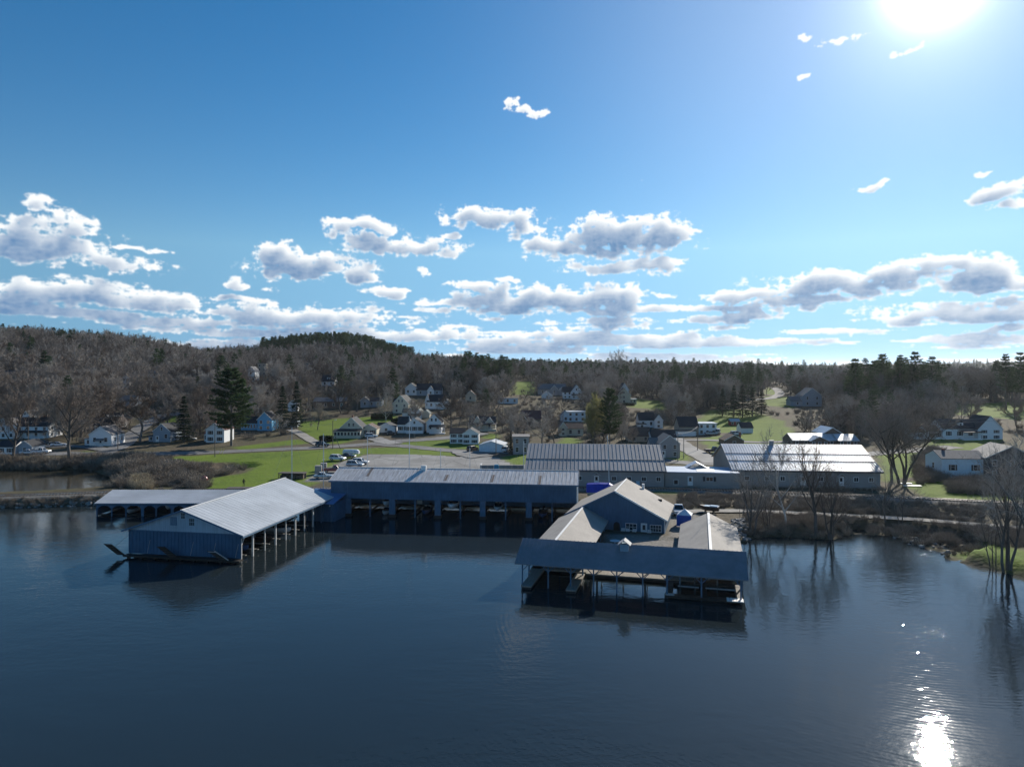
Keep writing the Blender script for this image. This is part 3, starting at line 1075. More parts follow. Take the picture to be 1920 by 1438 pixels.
# open right side: eave beam, posts, cross planks
g = MB().box(AW - 0.1, AW + 0.12, 0.15, AL, 3.55, AE)
g.build('eave_beam', NAVYPOST, A)
g = MB().box(AW + 0.74, AW + 0.82, -0.6, AL + 0.6, 3.72, 3.98)
g.build('fascia_board', NAVYPOST, A)
g = MB().bar((AW + 0.15, 0.2, 3.5), (AW + 0.15, AL * 0.86, 3.5), 0.12, 0.1)
g.build('track_rail', OLDWHITE, A)
pys = [0.15, 3.4, 6.95, 10.4, 13.8, 17.2, 20.6, 24.0, 27.4]
for i, y in enumerate(pys):
    w = 0.26 if i % 2 else 0.18
    g = MB().box(AW - w + 0.1, AW + 0.1, y, y + w, -1.5, 3.55)
    g.build('post', OLDWHITE if i < 8 else NAVYPOST, A)
for i, y in enumerate(pys[1:-1]):
    g = MB().box(AW - 6.5, AW - 0.3, y - 1.5, y - 1.1, 0.45, 0.57)
    g.build('catwalk', DOCK, A)
g = MB().bar((AW + 0.05, 0.3, 2.6), (AW - 0.05, 1.2, 3.5), 0.12)
g.build('brace', OLDWHITE, A)
for k in range(3):
    g = MB().box(0.4 + k * 6, 0.7 + k * 6, 3, AL - 1, 0.3, 0.5)
    g.build('inner_beam', DARKWOOD, A)
g = MB().box(-0.2, AW + 0.5, -1.1, 0.0, 0.25, 0.48)
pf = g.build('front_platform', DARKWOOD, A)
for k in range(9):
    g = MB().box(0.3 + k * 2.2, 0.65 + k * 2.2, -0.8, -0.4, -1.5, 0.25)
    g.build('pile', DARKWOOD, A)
for k, x in enumerate((-0.4, 8.6, 16.9)):
    g = MB()
    b0, b1 = Vector((x - 0.9, -0.9, 0.45)), Vector((x + 0.35, -0.9, 0.45))
    d = Vector((-1.75, -0.75, 1.75 if k < 2 else 1.45))
    tk = Vector((0.10, -0.10, 0.06))
    g.hexa([b0, b1, b1 + d, b0 + d, b0 + tk, b1 + tk, b1 + d + tk, b0 + d + tk])
    o = g.build('raised_ramp', DARKWOOD, A)
    for q in range(5):
        e = MB()
        p0 = b0 + d * (0.1 + 0.2 * q) + tk
        p1 = b1 + d * (0.1 + 0.2 * q) + tk
        e.bar(p0, p1, 0.08)
        e.build('slat', OLDWHITE if (k == 2 and q == 4) else SLEEP, o)
    e = MB().bar(b1 + tk * 1.3, b1 + d + tk * 1.3, 0.16, 0.1)
    e.build('ramp_edge', OLDWHITE if k == 2 else DARKWOOD, o)
for x in (3.3, 10.6, 14.3, 18.0):
    g = MB().tube((x, -0.2, 0.7), (x + 0.45, -0.12, 2.75), 0.022, n=4)
    g.build('hoist_rope', ROPE, A)
g = MB().tube((-1.4, -1.5, 1.7), (-0.02, -0.05, 3.3), 0.018, n=4)
g.build('hoist_rope', DARKWOOD, A)

# ------------------------------------------------------------------ low open shed behind it
B = empty('low_boat_shed', (-81.4, 139.0, 0), 0, 'low white-roofed open boat shed at left edge of the marina', 'boathouse')
BL = 29.0
gable(B, 0, BL, 0, 12, 2.6, 4.05, 'x', METALPALE, over=0.35, end=0.15, th=0.10, rib=0.45, ribh=0.035, ribw=0.06)
posts_b = [0, 2.9, 5.7, 8.8, 11.6, 14.6, 17.2, 20, 23, 26, 28.7]
MB().box(0, BL, 0, 0.14, 2.05, 2.6).build('front_beam', NAVY, B)
MB().box(0, 0.12, 0.14, 12, 0.2, 2.6).build('wall', NAVY, B)
MB().box(0.12, BL, 11.9, 12, 0.2, 2.6).build('back_wall', NAVY, B)
for i, x in enumerate(posts_b):
    w = 0.5 if i in (3, 5) else 0.2
    MB().box(x, x + w, -0.04, 0.2, -1.5, 2.06).build('post', NAVYPOST, B)
    for s in (-1, 1):
        x0 = x + (w if s > 0 else 0)
        if 0 <= x0 + s * 0.8 <= BL:
            g = MB()
            pts = [(x0, 1.35), (x0 + s * 0.25, 1.72), (x0 + s * 0.8, 2.05), (x0, 2.05)]
            n = len(g.v)
            g.v += [(a, 0.02, b) for a, b in pts] + [(a, 0.10, b) for a, b in pts]
            g.f += [(0, 1, 2, 3), (7, 6, 5, 4)] + [(i2, (i2 + 1) % 4, 4 + (i2 + 1) % 4, 4 + i2) for i2 in range(4)]
            g.build('arch_bracket', NAVYPOST, B)
MB().box(0, BL, 0.3, 0.9, 0.15, 0.3).build('walkway', DARKWOOD, B)

# ------------------------------------------------------------------ long blue boathouse
Cc = empty('long_blue_boathouse', (-35.6, 139.5, 0), math.atan2(-5.5, 47.9), 'long blue boathouse with rusty pale roof over five wide slips', 'boathouse')
CL, CD, CE, CR = 48.2, 10.6, 7.0, 8.75
MB().box(0, CL, 0, 0.2, 3.45, CE).build('wall', NAVY, Cc)
MB().box(0, 0.2, 0.2, CD, 0.6, CE).build('end_wall', NAVY, Cc)
MB().box(CL - 0.2, CL, 0.2, CD, 0.6, CE).build('end_wall', NAVY, Cc)
MB().box(0.2, CL - 0.2, CD - 0.2, CD, 0.5, CE).build('back_wall', NAVY, Cc)
boards(Cc, 0.02, CL - 0.02, 0, 3.5, CE - 0.1, NAVY, 0.3)
for k in range(1, 6):
    MB().box(k * 8.65 - 5.3, k * 8.65 - 5.24, -0.06, 0, 3.5, CE - 0.1).build('wall_seam', NAVYPOST, Cc)
for s, (x0, x1) in enumerate(((0, CL),)):
    gable(Cc, x0, x1, 0, CD, CE, CR, 'x', METALOLD, over=0.5, end=0.25, th=0.12, rib=0.75, ribh=0.04, ribw=0.06, ribm=METALOLD)
sl = (CR - CE) / (CD / 2)
for x, t0, t1 in ((6.5, .35, 1.0), (22.4, .15, .55), (31.5, .1, .6), (40.7, .0, .6)):
    z = lambda t: CE - 0.5 * sl + (CR - CE + 0.5 * sl) * t + 0.122
    y = lambda t: -0.5 + (CD / 2 + 0.5) * t
    g = MB().hexa([(x, y(t0), z(t0)), (x + .62, y(t0), z(t0)), (x + .62, y(t1), z(t1)), (x, y(t1), z(t1)), (x, y(t0), z(t0) + .02), (x + .62, y(t0), z(t0) + .02), (x + .62, y(t1), z(t1) + .02), (x, y(t1), z(t1) + .02)])
    g.build('rusty_roof_sheet', METALRUST, Cc)
MB().box(17.0, 18.0, 4.4, 5.0, CR - 0.25, CR + 0.75).build('roof_vent', WHITE, Cc)
MB().box(-0.3, CL + 0.3, -0.56, -0.5, CE - 0.32, CE - 0.02).build('fascia_board', NAVYPOST, Cc)
MB().bar((-0.2, CD / 2, CR + 0.13), (CL + 0.2, CD / 2, CR + 0.13), 0.3, 0.05).build('ridge_cap', METALOLD, Cc)


def c_x(u):
    """local x on the front of the long boathouse seen at column u"""
    s = (u - U0) / F
    ca_, sa = math.cos(Cc.rotation_euler.z), math.sin(Cc.rotation_euler.z)
    return (s * 139.5 + 35.6) / (ca_ - s * sa)


for a, b in ((646.6, 657.6), (729.6, 740.5), (815, 826), (899.5, 910), (986, 997)):
    o = MB().box(c_x(a), c_x(b), -0.06, 0.5, 0.55, 3.46).build('pier', NAVYPOST, Cc)
    MB().box(c_x(a) - 0.15, c_x(b) + 0.15, -0.2, 0.8, -1.5, 0.55).build('pier_base', DARKWOOD, o)
for u in (693.6, 778, 863, 948, 1035):
    x = c_x(u)
    MB().box(x - 0.12, x + 0.12, -0.02, 0.22, -1.5, 3.46).build('post', NAVYPOST, Cc)
MB().box(CL - 0.16, CL + 0.03, -0.1, 0.1, 0.3, CE).build('corner_post', OLDWHITE, Cc)
for i in range(10):
    x = 2 + i * 4.6
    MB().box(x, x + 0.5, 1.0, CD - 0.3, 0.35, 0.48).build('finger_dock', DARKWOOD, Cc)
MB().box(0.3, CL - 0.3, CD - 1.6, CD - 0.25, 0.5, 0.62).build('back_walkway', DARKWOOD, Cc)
# small back wall openings; daylight from behind is put into the pane colour
LIT = mat('sunlit_opening_frame', (0.6, 0.58, 0.52), 0.8)
for k in range(12):
    for q in range(2):
        window(Cc, 33.2 + k * 1.05, CD - 0.2, 2.15 + 0.75 * q, 0.62, 0.5, fm=NAVYPOST, bars=(0, 0), gm=mat('daylight_pane', (0.22, 0.24, 0.26), 0.5))
door(Cc, c_x(758.5) + 0.4, CD - 0.2, 0.65, 0.9, 2.1, m=WHITE)
# lean-to linking the two boathouses
D = empty('blue_lean_to', (-39.6, 134.6, 0), R(-10), 'small blue lean-to between gabled and long boathouses', 'shed')
g = MB().hexa([(-1.2, -0.4, 3.55), (6.2, -0.4, 3.35), (6.2, 7.6, 4.6), (-1.2, 7.6, 4.8), (-1.2, -0.4, 3.68), (6.2, -0.4, 3.48), (6.2, 7.6, 4.73), (-1.2, 7.6, 4.93)])
g.build('roof', mat('blue_lean_roof', (0.10, 0.19, 0.36), 0.6), D)
MB().box(-1.0, 5.9, 0.4, 0.55, -0.4, 3.45).build('wall', NAVY, D)
MB().box(5.9, 6.1, 0.4, 7.4, -0.4, 3.4).build('side_wall', NAVY, D)
for x in (0.5, 2.1, 3.8, 5.4):
    MB().box(x, x + 0.25, 0.1, 0.35, -1.5, 3.4).build('post', NAVYPOST, D)
MB().box(5.45, 5.6, -0.45, -0.3, 3.0, 3.25).build('lamp_housing', WHITE, D)

# ------------------------------------------------------------------ right hand sheds round the patio
ANG = R(-14.75)
E3 = empty('front_boat_shed', (0.9, 94.5, 0), ANG, 'open front boat shed with navy metal roof and small white cupola', 'boathouse')
EL, ED, EE, ER = 28.6, 8.2, 3.3, 5.35
gable(E3, 0, EL, 0, ED, EE, ER, 'x', NAVYROOF, over=0.55, end=0.45, th=0.09, rib=0.55, ribh=0.06, ribw=0.11)
MB().box(0, EL, 0, 0.14, 2.95, 3.28).build('eave_beam', NAVYPOST, E3)
MB().box(0, EL, ED - 0.14, ED, 2.95, 3.28).build('eave_beam', NAVYPOST, E3)
for x in (0.06, EL - 0.2):
    g = MB()
    gable_wall(g, 0, ED, 0, EE, ER - 0.02, EE - 0.3)
    g.v = [(x + p[1], p[0], p[2]) for p in g.v]
    g.build('gable_board', NAVY, E3)
eps = [0.4, 3.9, 6.9, 9.9, 12.9, 16.2, 19.2, 23.4, 28.1]
for i, x in enumerate(eps):
    for y in (0.0, ED - 0.2):
        w = 0.16 if i < 6 else 0.2
        MB().box(x, x + w, y, y + w, -1.5, 2.96).build('post', NAVYPOST, E3)
        for s in (-1, 1):
            if 0.3 < x + s * 0.9 < EL - 0.3:
                MB().bar((x + w / 2, y + .08, 2.1), (x + w / 2 + s * 0.85, y + .08, 2.95), 0.09).build('brace', NAVYPOST, E3)
for x in (9.6, 9.9 + 0.5, 16.2 + 0.35):
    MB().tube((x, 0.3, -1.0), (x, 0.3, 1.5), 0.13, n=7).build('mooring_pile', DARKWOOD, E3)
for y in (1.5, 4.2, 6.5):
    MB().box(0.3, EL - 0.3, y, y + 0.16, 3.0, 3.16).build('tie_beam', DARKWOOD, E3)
cu = MB().box(13.1, 14.2, ED / 2 - 1.3, ED / 2 - 0.2, 4.5, 5.75)
cup = cu.build('cupola', mat('cupola_blue', (0.22, 0.32, 0.40), 0.7), E3)
gable(cup, 13.0, 14.3, ED / 2 - 1.4, ED / 2 - 0.1, 5.75, 6.25, 'y', mat('cupola_grey', (0.34, 0.35, 0.36), 0.7), over=0.2, end=0.2, th=0.07, name='cupola_roof')
# decks and fingers
DK = empty('marina_dock', (0.9, 94.5, 0), ANG, 'weathered timber dock with finger piers under the front shed', 'dock')
MB().box(8.0, 22.5, 6.3, 9.6, 0.35, 0.5).build('deck', DOCK, DK)
for k in range(29):
    MB().box(8.0 + k * 0.5, 8.46 + k * 0.5, 6.25, 9.65, 0.505, 0.54).build('plank', DOCK, DK)
MB().box(8.1, 22.4, 6.32, 6.5, -0.2, 0.34).build('dock_beam', DARKWOOD, DK)
for x0, x1, y0, y1 in ((0.6, 2.0, -1.2, 7.0), (6.6, 7.9, -1.4, 6.2)):
    o = MB().box(x0, x1, y0, y1, 0.3, 0.45).build('finger_pier', DOCK, DK)
    MB().box(x0 + .05, x1 - .05, y0 + .05, y1 - .05, -0.25, 0.3).build('float', DARKWOOD, o)
    for k in range(int((y1 - y0) / 0.6)):
        MB().box(x0 - .02, x1 + .02, y0 + k * .6, y0 + k * .6 + .54, 0.452, 0.49).build('plank', DOCK, o)
MB().box(0.0, 8.0, 7.0, 8.4, 0.3, 0.48).build('deck', DOCK, DK)
LF = empty('boat_lift_platform', (0.9, 94.5, 0), ANG, 'dark boat lift frame and float under right end of the front shed', 'boat lift')
MB().box(19.0, 28.4, -0.3, 0.7, 0.12, 0.42).build('float', DARKWOOD, LF)
MB().box(19.0, 28.4, 5.5, 6.5, 0.12, 0.42).build('float', DARKWOOD, LF)
for x in (19.1, 23.4, 27.6):
    MB().box(x, x + 0.8, 0.7, 5.5, 0.14, 0.4).build('cross_float', DARKWOOD, LF)
for y, z in ((0.9, 1.35), (3.4, 1.9)):
    for x0, x1 in ((20.6, 23.2), (24.0, 27.6)):
        MB().tube((x0, y, z), (x1, y, z), 0.09, n=6).build('lift_bar', mat('galvanised', (0.36, 0.38, 0.40), 0.45, metal=0.5), LF)
for x in (20.9, 22.7, 25.4):
    MB().tube((x, 0.6, 0.4), (x, 0.6, 2.95), 0.03, n=5).build('lift_cable', STEEL, LF)
o = MB().box(26.5, 28.5, -0.9, 0.4, 0.44, 0.52).build('corner_step', OLDWHITE, LF)
for k in range(5):
    MB().box(26.5 + k * .4, 26.82 + k * .4, -0.92, 0.42, 0.522, 0.56).build('slat', WHITE, o)
MB().box(19.1, 20.2, -0.2, 0.5, 0.43, 0.5).build('corner_step', OLDWHITE, LF)

E2 = empty('left_wing_shed', (2.08, 99.36, 0), ANG, 'tan-roofed wing shed running from front shed back to blue workshop', 'boathouse')
gable(E2, 0, 8.0, 0, 25.0, 2.95, 4.95, 'y', TANROOF, over=0.35, end=0.1, th=0.14)
MB().bar((4, 0.0, 5.12), (4, 25.0, 5.12), 0.32, 0.05).build('ridge_cap', WHITE, E2)
for x in (0.1, 7.7):
    MB().box(x, x + 0.15, 0.2, 24.8, 2.6, 2.93).build('eave_beam', NAVYPOST, E2)
    for k in range(6):
        MB().box(x, x + 0.2, 0.4 + k * 4.6, 0.6 + k * 4.6, -1.5, 2.6).build('post', NAVYPOST, E2)
MB().box(0.2, 1.6, 0.2, 19.8, 0.3, 0.48).build('walkway', DOCK, E2)
E4 = empty('right_wing_shed', (0.9 + 20.55 * .967 + 5.0 * .255, 94.5 - 20.55 * .255 + 5.0 * .967, 0), ANG, 'tan-roofed wing shed with white ridge at right of the patio', 'boathouse')
gable(E4, 0, 8.3, 0, 25.0, 2.95, 4.95, 'y', TANROOF, over=0.35, end=0.2, th=0.14)
MB().bar((4.15, -0.1, 5.12), (4.15, 25.1, 5.12), 0.36, 0.05).build('ridge_cap', WHITE, E4)
for x in (0.1, 8.0):
    MB().box(x, x + 0.15, 0.2, 24.8, 2.6, 2.93).build('eave_beam', NAVYPOST, E4)
    for k in range(6):
        MB().box(x, x + 0.2, 0.4 + k * 4.8, 0.6 + k * 4.8, -1.5, 2.6).build('post', NAVYPOST, E4)
MB().box(0.02, 0.09, 9, 24.8, 0.6, 2.6).build('side_boarding', NAVY, E4)

E1 = empty('blue_workshop', (9.7, 123.6, 0.75), R(-17.2), 'blue gabled workshop with white door and windows on the patio', 'workshop')
WW, WL_, WE, WR = 16.6, 13.4, 2.95, 7.15
g = MB()
gable_wall(g, 0, WW, 0, WE, WR, -0.6)
g.box(0, 0.15, 0.15, WL_, -0.6, WE)
g.box(WW - 0.15, WW, 0.15, WL_, -0.6, WE)
gable_wall(g, 0, WW, WL_ - 0.15, WE, WR, -0.6)
g.build('wall', NAVY, E1)
boards(E1, 0.05, WW - 0.05, 0, -0.2, WE, NAVY, 0.28, WR - .1)
gable(E1, 0, WW, 0, WL_, WE, WR, 'y', TANROOF, over=0.5, end=0.45, th=0.16)
MB().bar((WW / 2 + 0.05, -0.49, WR + 0.08), (WW + 0.5, -0.49, WE - 0.2), 0.08, 0.26).build('rake_board', WHITE, E1)
MB().bar((WW / 2 - 0.05, -0.49, WR + 0.08), (-0.5, -0.49, WE - 0.2), 0.08, 0.26).build('rake_board', NAVYPOST, E1)
MB().bar((WW / 2, -0.45, WR + 0.2), (WW / 2, WL_ + .4, WR + 0.2), 0.3, 0.05).build('ridge_cap', WHITE, E1)
window(E1, 11.0, -0.036, 1.35, 1.75, 1.05, bars=(2, 1))
window(E1, 15.1, -0.036, 1.35, 1.75, 1.05, bars=(3, 1))
door(E1, 13.15, -0.036, 0.05, 0.85, 1.95)
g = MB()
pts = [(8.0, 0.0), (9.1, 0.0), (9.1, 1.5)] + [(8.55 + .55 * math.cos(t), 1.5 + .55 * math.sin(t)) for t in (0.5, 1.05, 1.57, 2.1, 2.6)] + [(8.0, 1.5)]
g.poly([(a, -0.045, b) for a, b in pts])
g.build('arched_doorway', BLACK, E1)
MB().box(WW - 2.2, WW - 1.5, WL_ - 2.6, WL_ - 2.1, WE + 0.3, WE + 1.35).build('skylight', BLACK, E1)
MB().box(WW / 2 + 3.0, WW / 2 + 3.4, WL_ - 0.8, WL_ - 0.3, WR - 1.6, WR - 0.5).build('roof_vent', WHITE, E1)
MB().box(WW - 0.1, WW + 0.02, -0.05, 0.1, -0.5, WE - 0.1).build('corner_board', WHITE, E1)
# patio slab
pz = 0.92
o = MB().poly([(x, y, pz) for x, y in PATIO[:5] + [(26.5, 119.5)]]).build('patio', mat('patio_stone', (0.20, 0.195, 0.18), 0.9, 0.25, 1.2, 0.2, 8, big=0.15))
tag(o, 'grey paved patio in front of the blue workshop', 'patio', kind='structure')
p = [(15.15, 107.5), (25.2, 104.5)]
g = MB()
g.bar((15.2, 107.8, 0.35), (25.1, 104.9, 0.35), 0.4, 1.3)
tag(g.build('seawall', CONC), 'low concrete seawall at the lake edge of the patio', 'wall')
o = MB().hexa([(25.9, 118.0, .8), (27.6, 117.5, .8), (30.0, 130, .8), (28.2, 130.4, .8), (25.9, 118.0, 1.0), (27.6, 117.5, 1.0), (30.0, 130, 1.06), (28.2, 130.4, 1.06)]).build('concrete_path', CONC)
tag(o, 'pale concrete path beside the workshop', 'path', kind='structure')

# ------------------------------------------------------------------ long grey storage buildings behind the railway
def storage(name, label, x, y, ang, Lx, roofm, ribm, wins, doors, vent=None, ribsp=0.9):
    o = empty(name, (x, y, 2.0), ang, label, 'warehouse')
    D_, e, r_ = 24.6, 3.5, 8.0
    g = MB()
    g.box(0, Lx, 0, 0.2, -0.8, e)
    for xx in (0, Lx - 0.2):
        k = MB()
        gable_wall(k, 0, D_, 0, e, r_, -0.8, th=0.2)
        n = len(g.v)
        g.v += [(xx + q[1], q[0] + 0.2, q[2]) for q in k.v]
        g.f += [tuple(n + i for i in f) for f in k.f]
    g.box(0, Lx, D_, D_ + 0.2, -0.8, e)
    g.build('wall', GREYWALL, o)
    rf = gable(o, 0, Lx, 0, D_, e, r_, 'x', roofm, over=0.5, end=0.5, th=0.16, rib=ribsp, ribm=ribm, ribh=0.07, ribw=0.14)
    s = (r_ - e) / (D_ / 2)
    for t in ((0.36,) if vent is None else (0.32, 0.6)):
        yy, zz = D_ / 2 * t, e + (r_ - e) * t + 0.18
        MB().bar((-0.5, yy, zz), (Lx + 0.5, yy, zz), 0.18, 0.16).build('roof_lap', mat('dark_lap', (0.10, 0.10, 0.105), 0.6), o)
    MB().box(-0.5, Lx + 0.5, -0.56, -0.5, e - 0.42, e - 0.05).build('gutter', mat('dark_lap', (0.1, 0.1, 0.1)), o)
    for xx in wins:
        window(o, xx, 0, 1.55, 0.95, 0.9, bars=(1, 0))
    for xx in doors:
        door(o, xx, 0, 0.1, 0.95, 2.0)
        gable(o, xx - 0.75, xx + 0.75, -0.85, 0.0, 2.3, 2.85, 'y', OLDWHITE, over=0.15, end=0.0, th=0.08, name='porch_roof')
    if vent:
        MB().box(vent, vent + 0.9, D_ / 2 - 0.8, D_ / 2 + 0.1, r_ - 0.3, r_ + 1.0).build('roof_vent', GREYMETAL, o)
        MB().box(vent - .15, vent + 1.05, D_ / 2 - 0.95, D_ / 2 + 0.25, r_ + 1.0, r_ + 1.12).build('vent_cap', OLDWHITE, o)
    return o


FB = storage('grey_warehouse', 'long grey warehouse with ribbed grey metal roof beside the parking lot', 3.4, 165.6, math.atan2(-3.2, 31.7), 31.6, GREYMETAL, GREYMETAL, (0.9 + 11.4, 20.2, 23.6, 27.0, 30.3), (16.2,))
HB = storage('bright_roof_warehouse', 'long grey warehouse with gleaming metal roof behind bare shore trees', 51.4, 164.6, math.atan2(-3.0, 32.5), 32.6, BRIGHTMETAL, BRIGHTMETAL, (3.0, 7.5, 11.0, 19.5, 27.3, 30.6), (15.6, 24.0), vent=11.2, ribsp=0.62)
MB().box(25.2, 26.0, -0.9, -0.2, -0.2, 1.1).build('gas_tank', mat('pale_blue_tank', (0.45, 0.6, 0.68), 0.5), FB)
G_ = empty('low_link_building', (34.9, 163.5, 1.9), math.atan2(-2.2, 16.8), 'low grey building with white roof linking the two warehouses', 'warehouse')
MB().box(0.3, 17.0, 0, 9, -0.7, 3.1).build('wall', GREYWALL, G_)
MB().box(0.25, 17.05, -0.25, 9.2, 3.1, 3.3).build('roof', mat('pale_blue_roof', (0.42, 0.50, 0.62), 0.5), G_)
MB().hexa([(7.6, 0.3, 3.305), (11.5, 0.3, 3.305), (12.6, 9.0, 3.305), (8.0, 9.0, 3.305), (7.6, 0.3, 3.36), (11.5, 0.3, 3.36), (12.6, 9.0, 3.36), (8.0, 9.0, 3.36)]).build('white_roof_sheet', WHITE, G_)
gable(G_, 6.0, 10.5, 6.5, 9.5, 3.35, 4.6, 'y', mat('pale_blue_roof', (0.42, 0.5, 0.62)), over=0.4, end=0.2, th=0.1, name='gable_roof')
MB().box(6.3, 10.2, 8.6, 9.0, 3.3, 3.6).build('gable_base', WHITE, G_)
window(G_, 8.0 + 2.3, 0, 1.75, 1.5, 0.95, bars=(1, 0), shutters=mat('dark_shutter', (0.03, 0.035, 0.045), 0.6))
door(G_, 6.0, 0, 0.2, 0.95, 2.0)
window(G_, 2.8, 0, 0.9, 0.9, 1.0, bars=(0, 0))
# ------------------------------------------------------------------ houses
WALLS = {'white': mat('house_white', (0.76, 0.77, 0.77), 0.75, 0.08, 1.0, streak=(.3, .3, 6)), 'cream': mat('house_cream', (0.58, 0.54, 0.43), 0.75, 0.08, 1.0, streak=(.3, .3, 6)),
         'blue': mat('house_blue', (0.15, 0.43, 0.66), 0.75, 0.1, 1.0, streak=(.3, .3, 6)), 'grey': mat('house_grey', (0.30, 0.30, 0.31), 0.75, 0.1, 1.0, streak=(.3, .3, 6)),
         'bluegrey': mat('house_bluegrey', (0.30, 0.35, 0.40), 0.75, 0.1, 1.0, streak=(.3, .3, 6)), 'dark': mat('house_dark', (0.10, 0.085, 0.08), 0.8, 0.15), 'tan': mat('house_tan', (0.40, 0.34, 0.27), 0.8, 0.12),
         'brown': mat('house_brown', (0.16, 0.12, 0.095), 0.8, 0.15), 'red': mat('barn_red', (0.28, 0.05, 0.04), 0.8, 0.15), 'paleblue': mat('house_paleblue', (0.55, 0.66, 0.72), 0.7, 0.08)}
ROOFS = {'dark': mat('roof_charcoal', (0.035, 0.037, 0.042), 0.85, 0.2, 2.0), 'brown': mat('roof_brown', (0.11, 0.075, 0.06), 0.85, 0.2, 2.0), 'grey': mat('roof_grey', (0.17, 0.165, 0.165), 0.85, 0.18, 2.0),
         'green': mat('roof_greengrey', (0.06, 0.085, 0.08), 0.8, 0.15), 'maroon': mat('roof_maroon', (0.12, 0.05, 0.045), 0.8, 0.2), 'bright': BRIGHTMETAL, 'pale': METALPALE, 'tan': TANROOF}
SHUT = mat('black_shutter', (0.02, 0.022, 0.03), 0.6)
TURQ = mat('turquoise_trim', (0.10, 0.45, 0.50), 0.6)
BRICK = mat('brick_chimney', (0.22, 0.10, 0.075), 0.9, 0.25, 4.0)
LANDMARK = []   # (x, y, short phrase, column)
HOUSES = []     # (u0, v0, u1, v1, depth): what the photograph shows of each house


HSHORT = {'white two-tier house high on the left hillside behind the pine': 'two-tier hillside house', 'tall bare-walled house right of the two-tier hillside house': 'tall hillside house', 'white house with dark roof and dormer among hillside trees': 'dormered hillside house',
          'slim white house on left hillside behind the great bare tree': 'slim white hillside house', 'low pale house high on the left hillside': 'low pale hillside house', 'long dark-roofed house at left edge of the hillside': 'long hillside house', 'teal roofed house deep in the hillside wood': 'teal roofed house',
          'grey-roofed house behind the side street trees': 'house above side street', 'low brown house with two pale roof strips above the lawn': 'low brown house', 'white gable between the twin spruces': 'gable between spruces', 'grey-blue house behind the two dark trunks above the lawn': 'grey-blue house',
          'grey house among bare trees beside the hill road': 'hill road house', 'small white house peeping over the ridge wood': 'ridge house', 'long low pavilion with bright metal roofs behind the gleaming warehouse': 'bright roofed pavilion', 'house with wide black roof behind the grey gabled house': 'black roofed house'}


def porch_on(o, x0, x1, y, z0, z1, dep, roofm, m, enclosed=0):
    """lean-to porch on the front wall: floor, posts or windows, roof"""
    g = MB().hexa([(x0 - .2, y - dep - .25, z1 - .35), (x1 + .2, y - dep - .25, z1 - .35), (x1 + .2, y, z1 + .25), (x0 - .2, y, z1 + .25), (x0 - .2, y - dep - .25, z1 - .22), (x1 + .2, y - dep - .25, z1 - .22), (x1 + .2, y, z1 + .38), (x0 - .2, y, z1 + .38)])
    g.build('porch_roof', roofm, o)
    MB().box(x0, x1, y - dep, y - 0.01, -0.6, z0).build('porch_floor', m, o)
    if enclosed:
        MB().box(x0, x1, y - dep + .02, y - .02, z0, z1 - .36).build('porch_wall', m, o)
        for k in range(enclosed):
            xx = x0 + (x1 - x0) * (k + .5) / enclosed
            window(o, xx, y - dep + .02, z0 + (z1 - z0) * .5, (x1 - x0) / enclosed * .62, (z1 - z0) * .45, bars=(0, 0), t=0.06)
    else:
        n = max(2, int((x1 - x0) / 2.2) + 1)
        for k in range(n):
            xx = x0 + (x1 - x0 - .14) * k / (n - 1)
            MB().box(xx, xx + .14, y - dep, y - dep + .14, z0, z1 - .3).build('porch_post', WHITE, o)
        MB().box(x0 + .14, x1 - .14, y - dep + .04, y - dep + .1, z0 + .7, z0 + .8).build('porch_rail', WHITE, o)


